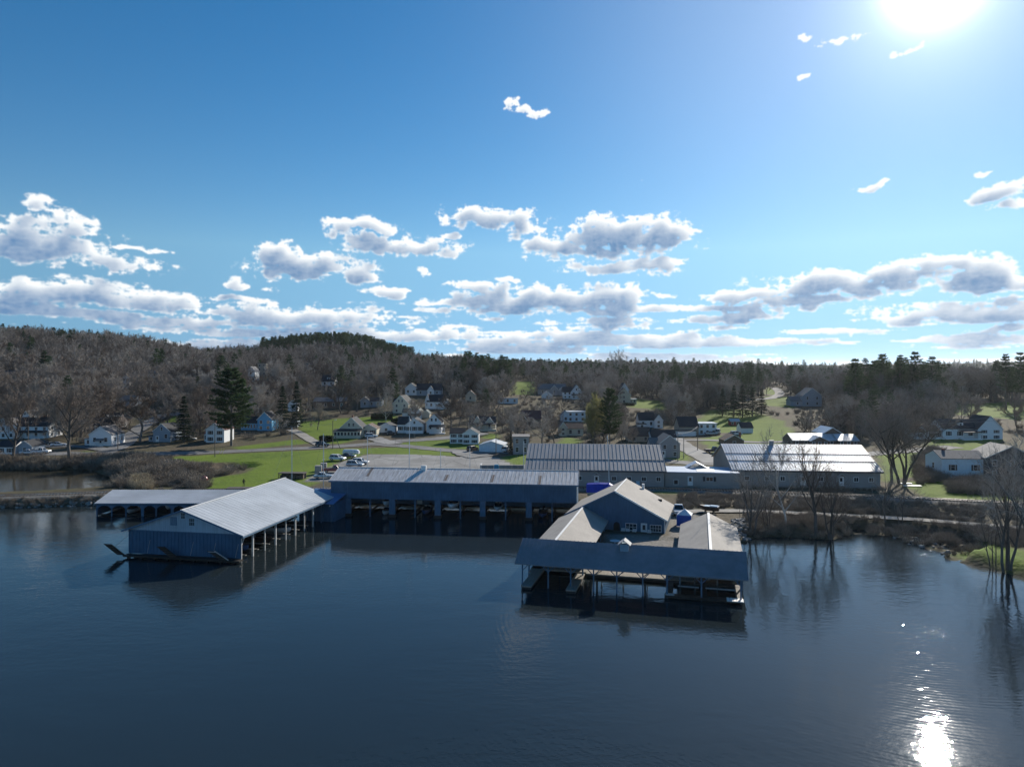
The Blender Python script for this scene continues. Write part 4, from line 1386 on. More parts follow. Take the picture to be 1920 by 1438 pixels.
def house(name, label, u, v, wall, roof, blocks, rot=0.0, cat='house', porch=None, chim=None, shut=None, doorx=None, group=None, up=0.0):
    p = hit(u, v)
    s = p.y / F
    o = empty(name, (p.x, p.y, p.z + up), R(rot), label, cat, group)
    m, rm = WALLS[wall], ROOFS[roof]
    umin, umax, vmin = 1e9, -1e9, 1e9
    for bi, bl in enumerate(blocks):
        dx, dy, W, D, E, Rr, axis, cols, rows = bl[:9]
        op = bl[9] if len(bl) > 9 else {}
        umin, umax, vmin = min(umin, u + dx - W / 2), max(umax, u + dx + W / 2), min(vmin, v - Rr)
        x0, x1, E, Rr = (dx - W / 2) * s, (dx + W / 2) * s, E * s, Rr * s
        bm = WALLS[op['wall']] if 'wall' in op else m
        brm = ROOFS[op['roof']] if 'roof' in op else rm
        g = MB()
        z0 = -1.2
        if axis == 'y':
            gable_wall(g, x0, x1, dy, E, Rr, z0)
            gable_wall(g, x0, x1, dy + D - .15, E, Rr, z0)
            g.box(x0, x0 + .15, dy + .15, dy + D - .15, z0, E)
            g.box(x1 - .15, x1, dy + .15, dy + D - .15, z0, E)
        elif axis == 'x':
            for xx in (x0, x1 - .15):
                k = MB()
                gable_wall(k, 0, D, 0, E, Rr, z0)
                n = len(g.v)
                g.v += [(xx + q[1], q[0] + dy, q[2]) for q in k.v]
                g.f += [tuple(n + i for i in f) for f in k.f]
            g.box(x0 + .15, x1 - .15, dy, dy + .15, z0, E)
            g.box(x0 + .15, x1 - .15, dy + D - .15, dy + D, z0, E)
        else:
            g.box(x0, x1, dy, dy + D, z0, E)
        g.build('wall' if bi == 0 else 'wing_wall', bm, o)
        if axis in 'xy':
            ov = min(.4, 1.2 * s)
            r_ = gable(o, x0, x1, dy, dy + D, E, Rr, axis, brm, over=ov, end=ov, th=.14, name='roof' if bi == 0 else 'wing_roof')
            if axis == 'y':
                zc = lambda xx: E + (Rr - E) * (1 - abs(xx - (x0 + x1) / 2) / ((x1 - x0) / 2))
                for sx in (-1, 1):
                    e_ = x0 - ov if sx < 0 else x1 + ov
                    MB().bar((e_, dy - ov - .03, E - ov * (Rr - E) / ((x1 - x0) / 2) + .06), ((x0 + x1) / 2, dy - ov - .03, Rr + .06), .05, .2).build('rake_board', WHITE if wall != 'dark' else OLDWHITE, r_)
        else:
            r_ = MB().box(x0 - .3, x1 + .3, dy - .3, dy + D + .3, E, E + .25).build('roof', brm, o)
        st = E / max(rows, 1)
        for r2 in range(rows):
            for c2 in range(cols):
                xx = x0 + (x1 - x0) * (c2 + .5) / cols
                w = min(.95, (x1 - x0) / cols * .42)
                hgt_ = min(1.35, st * .52)
                zc_ = st * (r2 + .55)
                if doorx is not None and bi == 0 and r2 == 0 and abs(xx - doorx * s) < .6:
                    continue
                window(o, xx, dy, zc_, w, hgt_, shutters=shut if op.get('sh', True) else None, bars=(0, 1), t=.08)
        for c2 in range(op.get('a', 0)):
            na = op['a']
            xx = (x0 + x1) / 2 + (c2 - (na - 1) / 2) * min(1.6, (x1 - x0) * .28)
            window(o, xx, dy, E + (Rr - E) * .34, .7, min(1.1, (Rr - E) * .42), bars=(0, 1), t=.08)
        for side in ('right', 'left'):
            for c2 in range(op.get(side, 0)):
                for r2 in range(rows):
                    yy = dy + D * (c2 + .5) / op[side]
                    window(o, x1 if side == 'right' else x0, yy, st * (r2 + .55), .85, min(1.3, st * .5), face=side, bars=(0, 1), t=.08)
        for dxp in op.get('dormer', ()):
            xd = (dx + dxp) * s
            zb = E + (Rr - E) * .28
            MB().box(xd - .9, xd + .9, dy + D * .16, dy + D * .45, zb - .4, zb + 1.1).build('dormer', bm, o)
            gable(o, xd - .9, xd + .9, dy + D * .14, dy + D * .5, zb + 1.1, zb + 1.8, 'y', brm, over=.15, end=.1, th=.1, name='dormer_roof')
            window(o, xd, dy + D * .16, zb + .5, .7, .8, bars=(0, 1), t=.07)
    if doorx is not None:
        door(o, doorx * s, blocks[0][1], 0.05, .95, 2.05)
    if porch:
        x0, x1, z0, z1, dep = porch[:5]
        porch_on(o, x0 * s, x1 * s, blocks[0][1], z0 * s, z1 * s, dep, rm, m, porch[5] if len(porch) > 5 else 0)
    if chim:
        cx, cy, top = chim[0] * s, chim[1], chim[2] * s
        MB().box(cx - .3, cx + .3, cy, cy + .6, top - 2.2, top).build('chimney', BRICK, o)
    LANDMARK.append((p.x, p.y, 'the ' + (HSHORT.get(label) or name.replace('_', ' ')), u))
    HOUSES.append((umin - 1, vmin - 1, umax + 1, v, p.y))
    return o


# --- left end of the street
house('farm_house', 'large white house at far left edge, two storeys with small gable behind', 6, 823, 'white', 'grey', [(0, 0, 42, 9, 24, 38, 'y', 3, 2, {'right': 2}), (10, 9.5, 18, 6, 40, 50, 'y', 1, 1, {'a': 1})], rot=4)
house('long_farm_house', 'long white house with black roof and porch line at far left', 60, 821, 'white', 'dark', [(0, 0, 62, 8, 22, 37, 'x', 4, 2, {'right': 2})], porch=(-30, 28, 1, 12, 1.6), chim=(10, 4, 40))
house('small_cottage', 'small white cottage with dark roof at far left by the pond', 10, 852, 'white', 'dark', [(0, 0, 34, 6, 14, 24, 'x', 2, 1, {'right': 1})], shut=SHUT)
house('gabled_cottage', 'blue-grey gabled cottage beside the white pickup', 46, 851, 'bluegrey', 'dark', [(0, 0, 26, 7, 14, 24, 'y', 1, 1)], rot=3)
house('white_garage_house', 'small white gabled building with hooded door at street corner', 188, 836, 'white', 'grey', [(0, 0, 41, 9, 21, 36, 'y', 2, 1, {'right': 2}), (-28, 2, 14, 4, 12, 14, 'f', 1, 1)], rot=2, porch=(-6, 7, 1, 12, 1.2), doorx=0.5)
house('dormer_house', 'dark shingled house with white dormer behind the corner building', 195, 806, 'dark', 'dark', [(0, 0, 46, 9, 14, 30, 'x', 3, 1, {'right': 2, 'dormer': (0,)})], porch=(-22, 20, 1, 11, 2.0))
house('grey_cottage', 'grey gabled cottage with side wing at foot of the hill', 301, 829, 'bluegrey', 'dark', [(2, 0, 32, 9, 20, 34, 'y', 2, 1, {'a': 1}), (-20, 1, 10, 6, 11, 14, 'f', 1, 1)], doorx=-6)
house('shuttered_house', 'white two-storey house with black shutters beside the tall pine', 403, 830, 'white', 'maroon', [(0, 0, 35, 8, 24, 36, 'y', 2, 2), (-22, 3, 12, 6, 15, 22, 'x', 1, 1)], shut=SHUT, rot=-2, chim=(-12, 5, 40))
house('blue_house', 'bright blue gabled house with white trim above the lawn', 496, 808, 'blue', 'dark', [(0, 0, 27, 8, 21, 35, 'y', 2, 2), (-31, 2, 34, 6, 14, 25, 'x', 6, 1, {'sh': False})])
house('garden_shed', 'low grey shed under the two spruces', 540, 801, 'bluegrey', 'dark', [(0, 0, 32, 5, 11, 16, 'x', 1, 1)], cat='shed')
house('porch_house', 'cream house with steep dark roof and glazed front porch by the road', 652, 822, 'cream', 'dark', [(4, 2.2, 42, 9, 18, 37, 'y', 2, 1, {'a': 2, 'sh': True})], porch=(-26, 24, 2, 15, 2.6, 8), shut=SHUT, chim=(2, 6, 41))
house('cream_garage', 'small cream garage with two shuttered windows', 691, 818, 'cream', 'brown', [(0, 0, 30, 7, 14, 22, 'y', 2, 1)], shut=mat('brown_shutter', (.08, .04, .03)), cat='garage')
house('white_bungalow', 'small white bungalow with slate roof behind the dark hedge', 724, 811, 'white', 'dark', [(0, 0, 33, 7, 10, 18, 'y', 1, 1), (-8, 1, 20, 6, 9, 17, 'x', 1, 1)])
house('twin_gable_house', 'white house with two dark gables and shuttered windows at the junction', 770, 813, 'white', 'dark', [(7, 0, 32, 9, 17, 28, 'y', 3, 1, {'a': 1}), (-15, 1.5, 22, 8, 17, 30, 'x', 2, 1)], shut=SHUT)
house('porch_gable_house', 'white gabled house with dark roof and screened porch right of the junction', 815, 813, 'white', 'dark', [(-3, 2.5, 28, 10, 20, 35, 'y', 2, 1, {'a': 2})], porch=(-10, 19, 1, 14, 3.0))
house('stepped_house', 'white house with blue porch roof behind the twin gables', 775, 786, 'white', 'green', [(2, 0, 25, 8, 14, 25, 'y', 3, 1, {'a': 2}), (-13, 2, 18, 7, 12, 19, 'x', 0, 0), (22, 3, 14, 6, 10, 16, 'y', 0, 0, {'wall': 'cream'})], porch=(-9, 14, 1, 9, 1.6))
house('cream_gable_house', 'tall cream house with plain gable end on the slope', 750, 775, 'cream', 'dark', [(1, 0, 30, 10, 18, 33, 'y', 2, 2, {'a': 2}), (-14, 4, 12, 8, 16, 26, 'x', 0, 0)], rot=-8)
house('hill_manor', 'big white and dark house with gabled dormer high on the slope', 792, 742, 'white', 'dark', [(12, 0, 46, 9, 11, 22, 'x', 3, 1, {'wall': 'bluegrey'}), (-22, 1, 22, 9, 14, 23, 'y', 2, 1), (16, -1.5, 12, 4, 10, 18, 'y', 1, 1)])
house('barn_house', 'white house with black roof below the hill manor', 813, 767, 'white', 'dark', [(3, 0, 30, 8, 14, 26, 'x', 2, 1), (-12, 0.5, 8, 7, 15, 27, 'y', 1, 1), (24, 2, 12, 6, 10, 18, 'y', 1, 1)])
house('raised_bungalow', 'white raised bungalow with dark shutters on the lawn bank', 870, 833, 'white', 'dark', [(12, 0, 30, 9, 19, 28, 'y', 2, 2, {'sh': True}), (-13, 1.5, 28, 7, 19, 28, 'x', 2, 2)], shut=SHUT)
house('double_garage', 'double garage with two pale blue doors beside the road', 921, 848, 'paleblue', 'pale', [(0, 0, 46, 8, 13, 20, 'y', 0, 0)], cat='garage', rot=-8)
house('tall_flat_house', 'tall grey house with flat roof beside the dark cedar', 977, 852, 'grey', 'grey', [(0, 0, 30, 8, 32, 33, 'f', 2, 2)])
house('verandah_house', 'dark-roofed house with twin gables and shady verandah', 905, 807, 'cream', 'dark', [(0, 0, 48, 8, 15, 25, 'x', 0, 0), (-10, -.6, 14, 5, 15, 26, 'y', 1, 1), (13, -.6, 16, 5, 14, 24, 'y', 1, 1)], porch=(-26, 26, 3, 13, 2.6))
house('hidden_gable_house', 'cream gable peeping out of bare trees on the slope', 882, 752, 'cream', 'brown', [(0, 0, 20, 8, 10, 19, 'y', 1, 1)])
house('trailer_home', 'long low pale blue house behind bare trees', 952, 757, 'paleblue', 'grey', [(0, 0, 38, 5, 10, 11, 'f', 3, 1)])
house('grey_manor', 'grey hilltop house with white framed dormers', 1035, 741, 'grey', 'grey', [(0, 0, 52, 9, 11, 20, 'x', 3, 1), (4, -1, 12, 4, 11, 18, 'y', 1, 1), (20, -1, 14, 4, 9, 16, 'y', 1, 1)])
house('small_white_gable', 'small white gable in front of the grey hilltop house', 1026, 748, 'white', 'grey', [(0, 0, 20, 6, 7, 14, 'y', 1, 1)])
house('bright_white_house', 'bright white house with dark roof on the hill left of the pine', 1074, 748, 'white', 'dark', [(7, 0, 21, 9, 13, 26, 'y', 2, 2, {'a': 1}), (-10, 1, 16, 7, 13, 22, 'x', 2, 2)], porch=(-2, 18, 1, 8, 1.5))
house('yellow_hill_house', 'pale yellow gabled house with annex on the hill right of the pine', 1170, 757, 'cream', 'dark', [(0, 0, 25, 9, 16, 30, 'y', 1, 2, {'a': 1}), (3, 4, 16, 9, 26, 38, 'y', 1, 2, {'wall': 'white'}), (17, 1, 14, 5, 8, 11, 'f', 2, 1, {'roof': 'pale'}), (-14, 4, 10, 7, 20, 32, 'x', 0, 0)])
house('blue_white_house', 'pale blue house with flat-topped annex left of the willow', 1075, 791, 'paleblue', 'grey', [(6, 0, 34, 8, 18, 20, 'f', 3, 2, {'roof': 'pale'}), (-14, 1, 18, 7, 10, 20, 'y', 1, 1)])
house('old_cream_house', 'old cream gabled house half hidden left of the willow', 1070, 818, 'cream', 'brown', [(-14, 0, 14, 8, 16, 26, 'y', 1, 2), (8, 1, 32, 7, 14, 22, 'x', 2, 1)])
house('maroon_house', 'maroon-roofed house with white gable trim in the trees', 990, 803, 'brown', 'maroon', [(6, 0, 36, 8, 18, 32, 'x', 2, 1), (-10, -1, 16, 5, 16, 26, 'y', 1, 1)])
house('bay_house', 'white house with dark double roof right of the willow', 1221, 803, 'white', 'dark', [(14, 0, 16, 8, 15, 25, 'y', 1, 2), (-6, 2, 30, 8, 15, 28, 'x', 2, 1), (-18, -1, 14, 4, 8, 10, 'f', 1, 1)])
house('brown_roof_house', 'low house with broad brown roof behind bare shrubs', 1200, 829, 'tan', 'brown', [(0, 0, 42, 8, 11, 26, 'x', 2, 1)])
house('grey_gable_house', 'grey gabled house at bottom of the pale street', 1252, 859, 'grey', 'grey', [(4, 0, 38, 9, 27, 42, 'y', 2, 2), (-20, 2, 16, 8, 18, 34, 'x', 0, 0)], doorx=-8)
house('black_roof_house', 'house with wide black roof behind the grey gabled house', 1245, 832, 'white', 'dark', [(0, 0, 46, 8, 12, 24, 'x', 2, 1)])
house('slate_barn', 'dark slate-roofed barn house with white annex', 1302, 816, 'tan', 'dark', [(-10, 0, 36, 9, 16, 33, 'x', 0, 0), (26, 1, 34, 7, 21, 22, 'f', 3, 2, {'wall': 'white', 'roof': 'bright'}), (-18, -3, 34, 3, 9, 10, 'f', 0, 0, {'wall': 'white'})])
house('white_shed', 'white shed with dark roof at edge of the sloping lawn', 1401, 812, 'white', 'dark', [(0, 0, 22, 6, 10, 19, 'x', 0, 0)], cat='shed')
house('brown_shed', 'brown shed with pyramidal roof and chimney by the back street', 1377, 834, 'brown', 'brown', [(0, 0, 36, 7, 8, 18, 'y', 1, 1)], cat='shed', chim=(16, 3, 22))
house('metal_roof_pavilion', 'long low pavilion with bright metal roofs behind the gleaming warehouse', 1552, 836, 'brown', 'bright', [(-12, 2, 98, 9, 9, 20, 'x', 6, 1), (-15, 0, 34, 5, 9, 17, 'y', 3, 1), (42, 1, 38, 8, 9, 19, 'x', 3, 1), (24, 6, 36, 9, 20, 31, 'y', 0, 0)])
house('white_farmhouse', 'rambling white farmhouse with porch and dark roof at right', 1815, 825, 'white', 'dark', [(-8, 2, 64, 9, 20, 36, 'x', 3, 1, {'dormer': (6,)}), (42, 0, 46, 9, 20, 44, 'y', 2, 2), (-52, 3, 26, 7, 14, 24, 'x', 2, 1), (-76, 4, 26, 6, 12, 18, 'x', 1, 1)], porch=(-10, 24, 2, 16, 3.0), shut=SHUT)
house('white_ranch_house', 'white raised ranch house with grey roof near the tracks', 1808, 897, 'paleblue', 'grey', [(0, 0, 80, 8.5, 36, 48, 'x', 2, 1, {'left': 1})], shut=SHUT, rot=-6, chim=(-22, 4, 52))
house('dark_gable_house', 'dark gabled house with pale roof edge at right frame edge', 1898, 900, 'dark', 'tan', [(0, 0, 92, 10, 40, 62, 'y', 3, 2)], rot=-8)
# --- houses on the wooded hillside
house('hillside_house', 'white two-tier house high on the left hillside behind the pine', 470, 716, 'white', 'grey', [(0, 0, 16, 8, 20, 28, 'y', 1, 2), (2, -2, 20, 4, 8, 9, 'f', 2, 1)])
house('hillside_house', 'tall bare-walled house right of the two-tier hillside house', 491, 706, 'tan', 'grey', [(0, 0, 16, 8, 24, 26, 'f', 2, 3)])
house('hillside_house', 'white house with dark roof and dormer among hillside trees', 615, 725, 'white', 'dark', [(0, 0, 24, 8, 10, 21, 'x', 2, 1, {'dormer': (0,)})])
house('hillside_house', 'slim white house on left hillside behind the great bare tree', 236, 727, 'white', 'grey', [(0, 0, 14, 8, 18, 22, 'y', 2, 2)])
house('hillside_house', 'low pale house high on the left hillside', 281, 708, 'white', 'grey', [(0, 0, 26, 8, 8, 13, 'x', 3, 1)])
house('hillside_house', 'long dark-roofed house at left edge of the hillside', 16, 713, 'tan', 'dark', [(0, 0, 40, 9, 11, 18, 'x', 5, 2)])
house('hillside_house', 'teal roofed house deep in the hillside wood', 572, 693, 'paleblue', 'green', [(0, 0, 22, 8, 6, 12, 'x', 2, 1)])
house('hillside_house', 'grey-roofed house behind the side street trees', 238, 762, 'bluegrey', 'grey', [(0, 0, 26, 8, 12, 20, 'x', 2, 1)])
house('hillside_house', 'low brown house with two pale roof strips above the lawn', 618, 766, 'brown', 'grey', [(0, 0, 60, 8, 13, 20, 'x', 4, 1)])
house('hillside_house', 'white gable between the twin spruces', 549, 772, 'white', 'dark', [(0, 0, 18, 8, 14, 22, 'y', 1, 1)], rot=10)
house('hillside_house', 'grey-blue house behind the two dark trunks above the lawn', 690, 764, 'bluegrey', 'dark', [(-6, 0, 16, 8, 13, 20, 'y', 1, 1), (12, 1, 24, 7, 12, 18, 'x', 2, 1)])
house('hillside_house', 'grey house among bare trees beside the hill road', 1515, 762, 'bluegrey', 'grey', [(8, 0, 36, 9, 20, 34, 'y', 2, 2), (-18, 1, 24, 7, 10, 18, 'x', 1, 1)])
house('hillside_house', 'small white house peeping over the ridge wood', 834, 694, 'white', 'grey', [(0, 0, 18, 8, 8, 15, 'y', 1, 1)])
house('play_house', 'small red play house with pale roof on the shaded lawn', 1378, 798, 'red', 'pale', [(0, 0, 17, 3, 8, 12, 'x', 2, 1)], cat='playhouse')
gd = [o for o in bpy.data.objects if o.name.startswith('double_garage')][0]
s_ = gd.location.y / F
for q in (-12, 8):
    MB().box((q - 8) * s_, (q + 8) * s_, -0.05, 0.02, 0.05, 10 * s_).build('garage_door', WALLS['paleblue'] if q > 0 else mat('pale_door', (0.52, 0.66, 0.74), 0.6), gd)
# low grey yard wall beside the warehouse, roadside guard, lumber shed
w0, w1 = hit(903, 884), hit(988, 884)
o = empty('yard_wall', tuple(w0), math.atan2(w1.y - w0.y, w1.x - w0.x), 'low grey yard wall between parking lot and warehouse', 'wall')
LW = (w1 - w0).length
for k in range(int(LW / 1.6)):
    MB().box(k * 1.6, k * 1.6 + 1.57, 0, .25, -.3, 1.65).build('wall_panel', GREYWALL, o)
MB().box(-.4, -.02, -.1, 3.5, -.3, 1.7).build('end_panel', OLDWHITE, o)
p = hit(545, 899)
o = empty('lumber_shed', tuple(p), R(-4), 'low dark brown open lumber shed on the lawn', 'shed')
MB().box(-3.2, 3.2, 0, 2.4, 1.35, 1.55).build('roof', WALLS['dark'], o)
MB().box(-3.1, 3.1, 2.2, 2.3, 0, 1.35).build('back_wall', WALLS['brown'], o)
for x in (-3.1, -1, 1, 2.95):
    MB().box(x, x + .15, .05, .2, -.3, 1.35).build('post', SLEEP, o)
for k in range(6):
    MB().box(-2.9 + (k % 3) * 2, -1.2 + (k % 3) * 2, .5, 2, .1 + .45 * (k // 3), .5 + .45 * (k // 3)).build('timber_stack', WALLS['brown'], o)
# ------------------------------------------------------------------ vehicles
PAINT = {'white': mat('paint_white', (0.70, 0.71, 0.72), 0.25, 0.03, spec=0.6), 'silver': mat('paint_silver', (0.42, 0.44, 0.46), 0.25, 0.03, spec=0.6, metal=0.4), 'black': mat('paint_black', (0.02, 0.02, 0.023), 0.22, 0.05, spec=0.6),
         'red': mat('paint_red', (0.22, 0.03, 0.03), 0.3, 0.05, spec=0.6), 'brown': mat('paint_brown', (0.14, 0.09, 0.06), 0.3, 0.05), 'blue': mat('paint_blue', (0.05, 0.09, 0.18), 0.25, 0.05, spec=0.6), 'grey': mat('paint_grey', (0.14, 0.145, 0.15), 0.25, 0.05, spec=0.6)}
RIM = mat('wheel_rim', (0.45, 0.45, 0.46), 0.35, 0.1, metal=0.7)
HEAD = mat('headlamp_glass', (0.7, 0.7, 0.68), 0.15, 0.05)
TAIL = mat('tail_lamp', (0.35, 0.02, 0.02), 0.3, 0.05)
CARS = {}


def car(kind, paint, x, y, z, rz, label, group=None):
    """x forward; body lofted from cross sections, glasshouse, wheels, lamps"""
    key = (kind, paint)
    Lh, W, hb, hr = {'sedan': (2.35, .9, .85, 1.43), 'suv': (2.35, .94, 1.0, 1.72), 'pickup': (2.85, .98, 1.05, 1.85), 'van': (2.7, .98, 1.1, 2.1)}[kind]
    nm = {'sedan': 'sedan_car', 'suv': 'suv_car', 'pickup': 'pickup_truck', 'van': 'van'}[kind]
    cat = {'sedan': 'car', 'suv': 'car', 'pickup': 'pickup', 'van': 'van'}[kind]
    if key not in CARS:
        root = empty(nm, (0, 0, 0))
        m = PAINT[paint]
        prof = {'sedan': [(-1, .52, .78), (-.97, .3, .86), (-.6, .24, .9), (.0, .24, .9), (.45, .24, .88), (.8, .26, .78), (.97, .32, .68), (1, .42, .6)],
                'suv': [(-1, .5, .95), (-.97, .33, 1.0), (-.5, .28, 1.0), (.0, .28, 1.0), (.42, .28, .99), (.8, .3, .92), (.97, .36, .8), (1, .45, .7)],
                'pickup': [(-1, .55, 1.02), (-.98, .45, 1.05), (-.5, .38, 1.05), (.0, .38, 1.05), (.4, .38, 1.06), (.85, .4, 1.03), (.98, .42, .95), (1, .5, .85)],
                'van': [(-1, .45, 1.05), (-.98, .33, 1.1), (-.5, .3, 1.1), (.0, .3, 1.1), (.5, .3, 1.08), (.85, .32, .98), (.98, .38, .85), (1, .45, .7)]}[kind]
        g = MB()
        secs = []
        for t, z0, z1 in prof:
            wv = W * (1 - .12 * abs(t) ** 6)
            zs = z0 + (z1 - z0) * .55
            secs.append([(t * Lh, -wv * .92, z0), (t * Lh, wv * .92, z0), (t * Lh, wv, z0 + .08), (t * Lh, wv, zs), (t * Lh, wv * .93, z1), (t * Lh, -wv * .93, z1), (t * Lh, -wv, zs), (t * Lh, -wv, z0 + .08)])
        g.ring(secs)
        g.build('body', m, root, smooth=False)
        cab = {'sedan': (-.72, .36, -.42, .08), 'suv': (-.95, .42, -.82, .12), 'pickup': (-.12, .5, -.02, .28), 'van': (-.96, .62, -.9, .36)}[kind]
        a0, a1, b0, b1 = [q * Lh for q in cab]
        wb, wt_ = W * .9, W * .72
        gl = MB().hexa([(a0, -wb, hb - .04), (a1, -wb, hb - .04), (a1, wb, hb - .04), (a0, wb, hb - .04), (b0, -wt_, hr - .08), (b1, -wt_, hr - .08), (b1, wt_, hr - .08), (b0, wt_, hr - .08)])
        gl.build('windows', GLASS, root)
        rf = MB().hexa([(b0 - .06, -wt_ - .03, hr - .09), (b1 + .06, -wt_ - .03, hr - .09), (b1 + .06, wt_ + .03, hr - .09), (b0 - .06, wt_ + .03, hr - .09), (b0 + .1, -wt_ + .08, hr), (b1 - .1, -wt_ + .08, hr), (b1 - .1, wt_ - .08, hr), (b0 + .1, wt_ - .08, hr)])
        rf.build('car_roof', m, root)
        for s in (-1, 1):
            for (p0, p1) in (((a1, wb), (b1, wt_)), ((a0, wb), (b0, wt_)), (((a0 + a1) / 2, wb), ((b0 + b1) / 2, wt_))):
                MB().bar((p0[0], s * (p0[1] + .01), hb - .05), (p1[0], s * (p1[1] + .01), hr - .05), .09, .05).build('pillar', m, root)
        if kind == 'pickup':
            MB().box(-Lh * .97, -Lh * .16, -W * .8, W * .8, .98, 1.06).build('cargo_bed', BLACK, root)
        wr = .33 if kind == 'sedan' else .38
        for sx in (-.62, .62):
            for s in (-1, 1):
                yy = s * W
                tyre = MB().tube((sx * Lh, yy - s * .2, wr), (sx * Lh, yy + s * .02, wr), wr, n=14).build('tyre', BLACK, root)
                MB().tube((sx * Lh, yy + s * .0, wr), (sx * Lh, yy + s * .035, wr), wr * .6, n=10).build('rim', RIM, tyre)
        for s in (-1, 1):
            MB().box(Lh * .955, Lh * .992, s * W * .62 - .16, s * W * .62 + .16, hb * .62, hb * .78).build('headlight', HEAD, root)
            MB().box(-Lh * 1.0 - .01, -Lh * .97, s * W * .72 - .12, s * W * .72 + .12, hb * .72, hb * .9).build('tail_light', TAIL, root)
            MB().box(a1 - .25, a1 - .1, s * (W + .12) - .1, s * (W + .12) + .1, hb, hb + .16).build('mirror', m, root)
        MB().box(Lh * .97, Lh * 1.01, -W * .45, W * .45, hb * .45, hb * .68).build('grille', BLACK, root)
        o = root
        CARS[key] = root
    else:
        o = copy_tree(CARS[key])
    o.location = (x, y, z)
    o.rotation_euler = (0, 0, rz)
    return tag(o, label, cat, group)


def car_at(kind, paint, u, v, deg, label, lift=0.12, group=None):
    p = hit(u, v)
    return car(kind, paint, p.x, p.y, p.z + lift, R(deg), label, group)


GL = 'vehicles on the parking lot'
p_ = wpt(1272, 967, 1.05)
car('pickup', 'white', p_.x, p_.y, max(hgt(p_.x, p_.y), 1.0) + .1, R(-100), 'white pickup parked nose out beside the blue workshop')
car_at('suv', 'white', 633, 864, -12, 'white SUV at left edge of the parking lot', group=GL)
car_at('sedan', 'black', 653, 859, -12, 'dark car between white SUV and white trailer', group=GL)
car_at('suv', 'silver', 666, 876, -8, 'silver SUV alone in the middle of the parking lot', group=GL)
car_at('suv', 'white', 676, 871, -8, 'white SUV just behind the silver SUV on the parking lot', group=GL)
car_at('sedan', 'silver', 607, 898, 4, 'silver sedan on gravel behind the gabled boathouse roof', group=GL)
car_at('pickup', 'red', 626, 886, 6, 'dark red truck half hidden by the long boathouse roof', group=GL)
car_at('suv', 'black', 605, 838, 3, 'black SUV on the road below the driveway')
car_at('suv', 'white', 696, 821, 10, 'white SUV in front of the cream garage')
car_at('sedan', 'black', 733, 815, 15, 'dark car in shade beside the small white bungalow')
car_at('suv', 'brown', 886, 846, 60, 'brown SUV on the road left of the double garage')
car_at('suv', 'white', 948, 847, 75, 'white car beside the double garage and dark cedar')
car_at('pickup', 'white', 76, 851, 2, 'white pickup beside the gabled cottage at far left')
car_at('sedan', 'white', 54, 852, 20, 'white car squeezed between cottage and white pickup')
car_at('suv', 'silver', 68, 833, 5, 'silver car in front of the long white farmhouse')
car_at('suv', 'black', 84, 835, 10, 'dark car parked in a row at far left')
car_at('sedan', 'white', 110, 837, 25, 'white car under the great bare tree at far left')
car_at('suv', 'white', 355, 827, 10, 'white car between grey cottage and shuttered house')
car_at('suv', 'black', 1258, 858, 0, 'black car in front of the grey gabled house')
car_at('pickup', 'black', 1338, 849, 8, 'black pickup beside the gleaming warehouse gable')
car_at('suv', 'white', 1380, 817, 15, 'white truck on the sloping lawn by the white shed')
car_at('sedan', 'black', 1372, 819, 5, 'black car beside the white truck on the lawn')
car_at('sedan', 'silver', 1333, 816, 10, 'silver car in front of the slate barn')
car_at('van', 'silver', 1346, 814, 70, 'silver van beside the slate barn annex')
# long white boat trailer on the lot
p = hit(659, 854)
o = empty('cargo_trailer', (p.x, p.y, p.z + .1), R(-8), 'long white covered trailer at the grass edge of the lot', 'trailer', GL)
g = MB()
g.ring([[(x, -w, .5), (x, w, .5), (x, w, .5 + h * .7), (x, w * .6, .5 + h), (x, -w * .6, .5 + h), (x, -w, .5 + h * .7)] for x, w, h in ((-2.6, .7, .9), (-2.3, .95, 1.2), (0, 1.0, 1.25), (1.9, 1.0, 1.2), (2.5, .7, .8))])
g.build('cover', PAINT['white'], o, smooth=False)
for s in (-1, 1):
    t_ = MB().tube((-.3, s * .85, .33), (-.3, s * 1.0, .33), .33, n=12).build('tyre', BLACK, o)
    MB().tube((-.3, s * .99, .33), (-.3, s * 1.03, .33), .2, n=10).build('rim', RIM, t_)
MB().bar((2.3, 0, .5), (3.6, 0, .45), .1).build('tow_bar', STEEL, o)

# ------------------------------------------------------------------ boats
HULLW = mat('gelcoat_white', (0.66, 0.67, 0.68), 0.2, 0.04, spec=0.6)
HULLB = mat('hull_blue', (0.05, 0.10, 0.22), 0.25, 0.06, spec=0.6)
HULLD = mat('hull_dark', (0.05, 0.035, 0.03), 0.5, 0.2)
ALU = mat('mast_aluminium', (0.62, 0.64, 0.66), 0.35, 0.06, metal=0.4)
CANVAS = mat('blue_canvas', (0.02, 0.07, 0.38), 0.7, 0.1)


def hull(L, B, D, m, parent, keel=0.0):
    """pointed hull along +x, deck at z = D"""
    g = MB()
    secs = []
    for t, w, k in ((-.5, .86, .1), (-.3, .97, .02), (0, 1, 0), (.25, .86, .04), (.4, .55, .18), (.48, .2, .45), (.5, .03, .7)):
        h = B / 2 * w
        zk = D * k - keel * (1 - abs(t) * 2)
        sh = D * (1 + .18 * max(t, 0))
        secs.append([(t * L, 0, zk), (t * L, h * .62, zk + (sh - zk) * .25), (t * L, h * .93, zk + (sh - zk) * .6), (t * L, h, sh), (t * L, -h, sh), (t * L, -h * .93, zk + (sh - zk) * .6), (t * L, -h * .62, zk + (sh - zk) * .25)])
    g.ring(secs)
    return g.build('hull', m, parent, smooth=False)


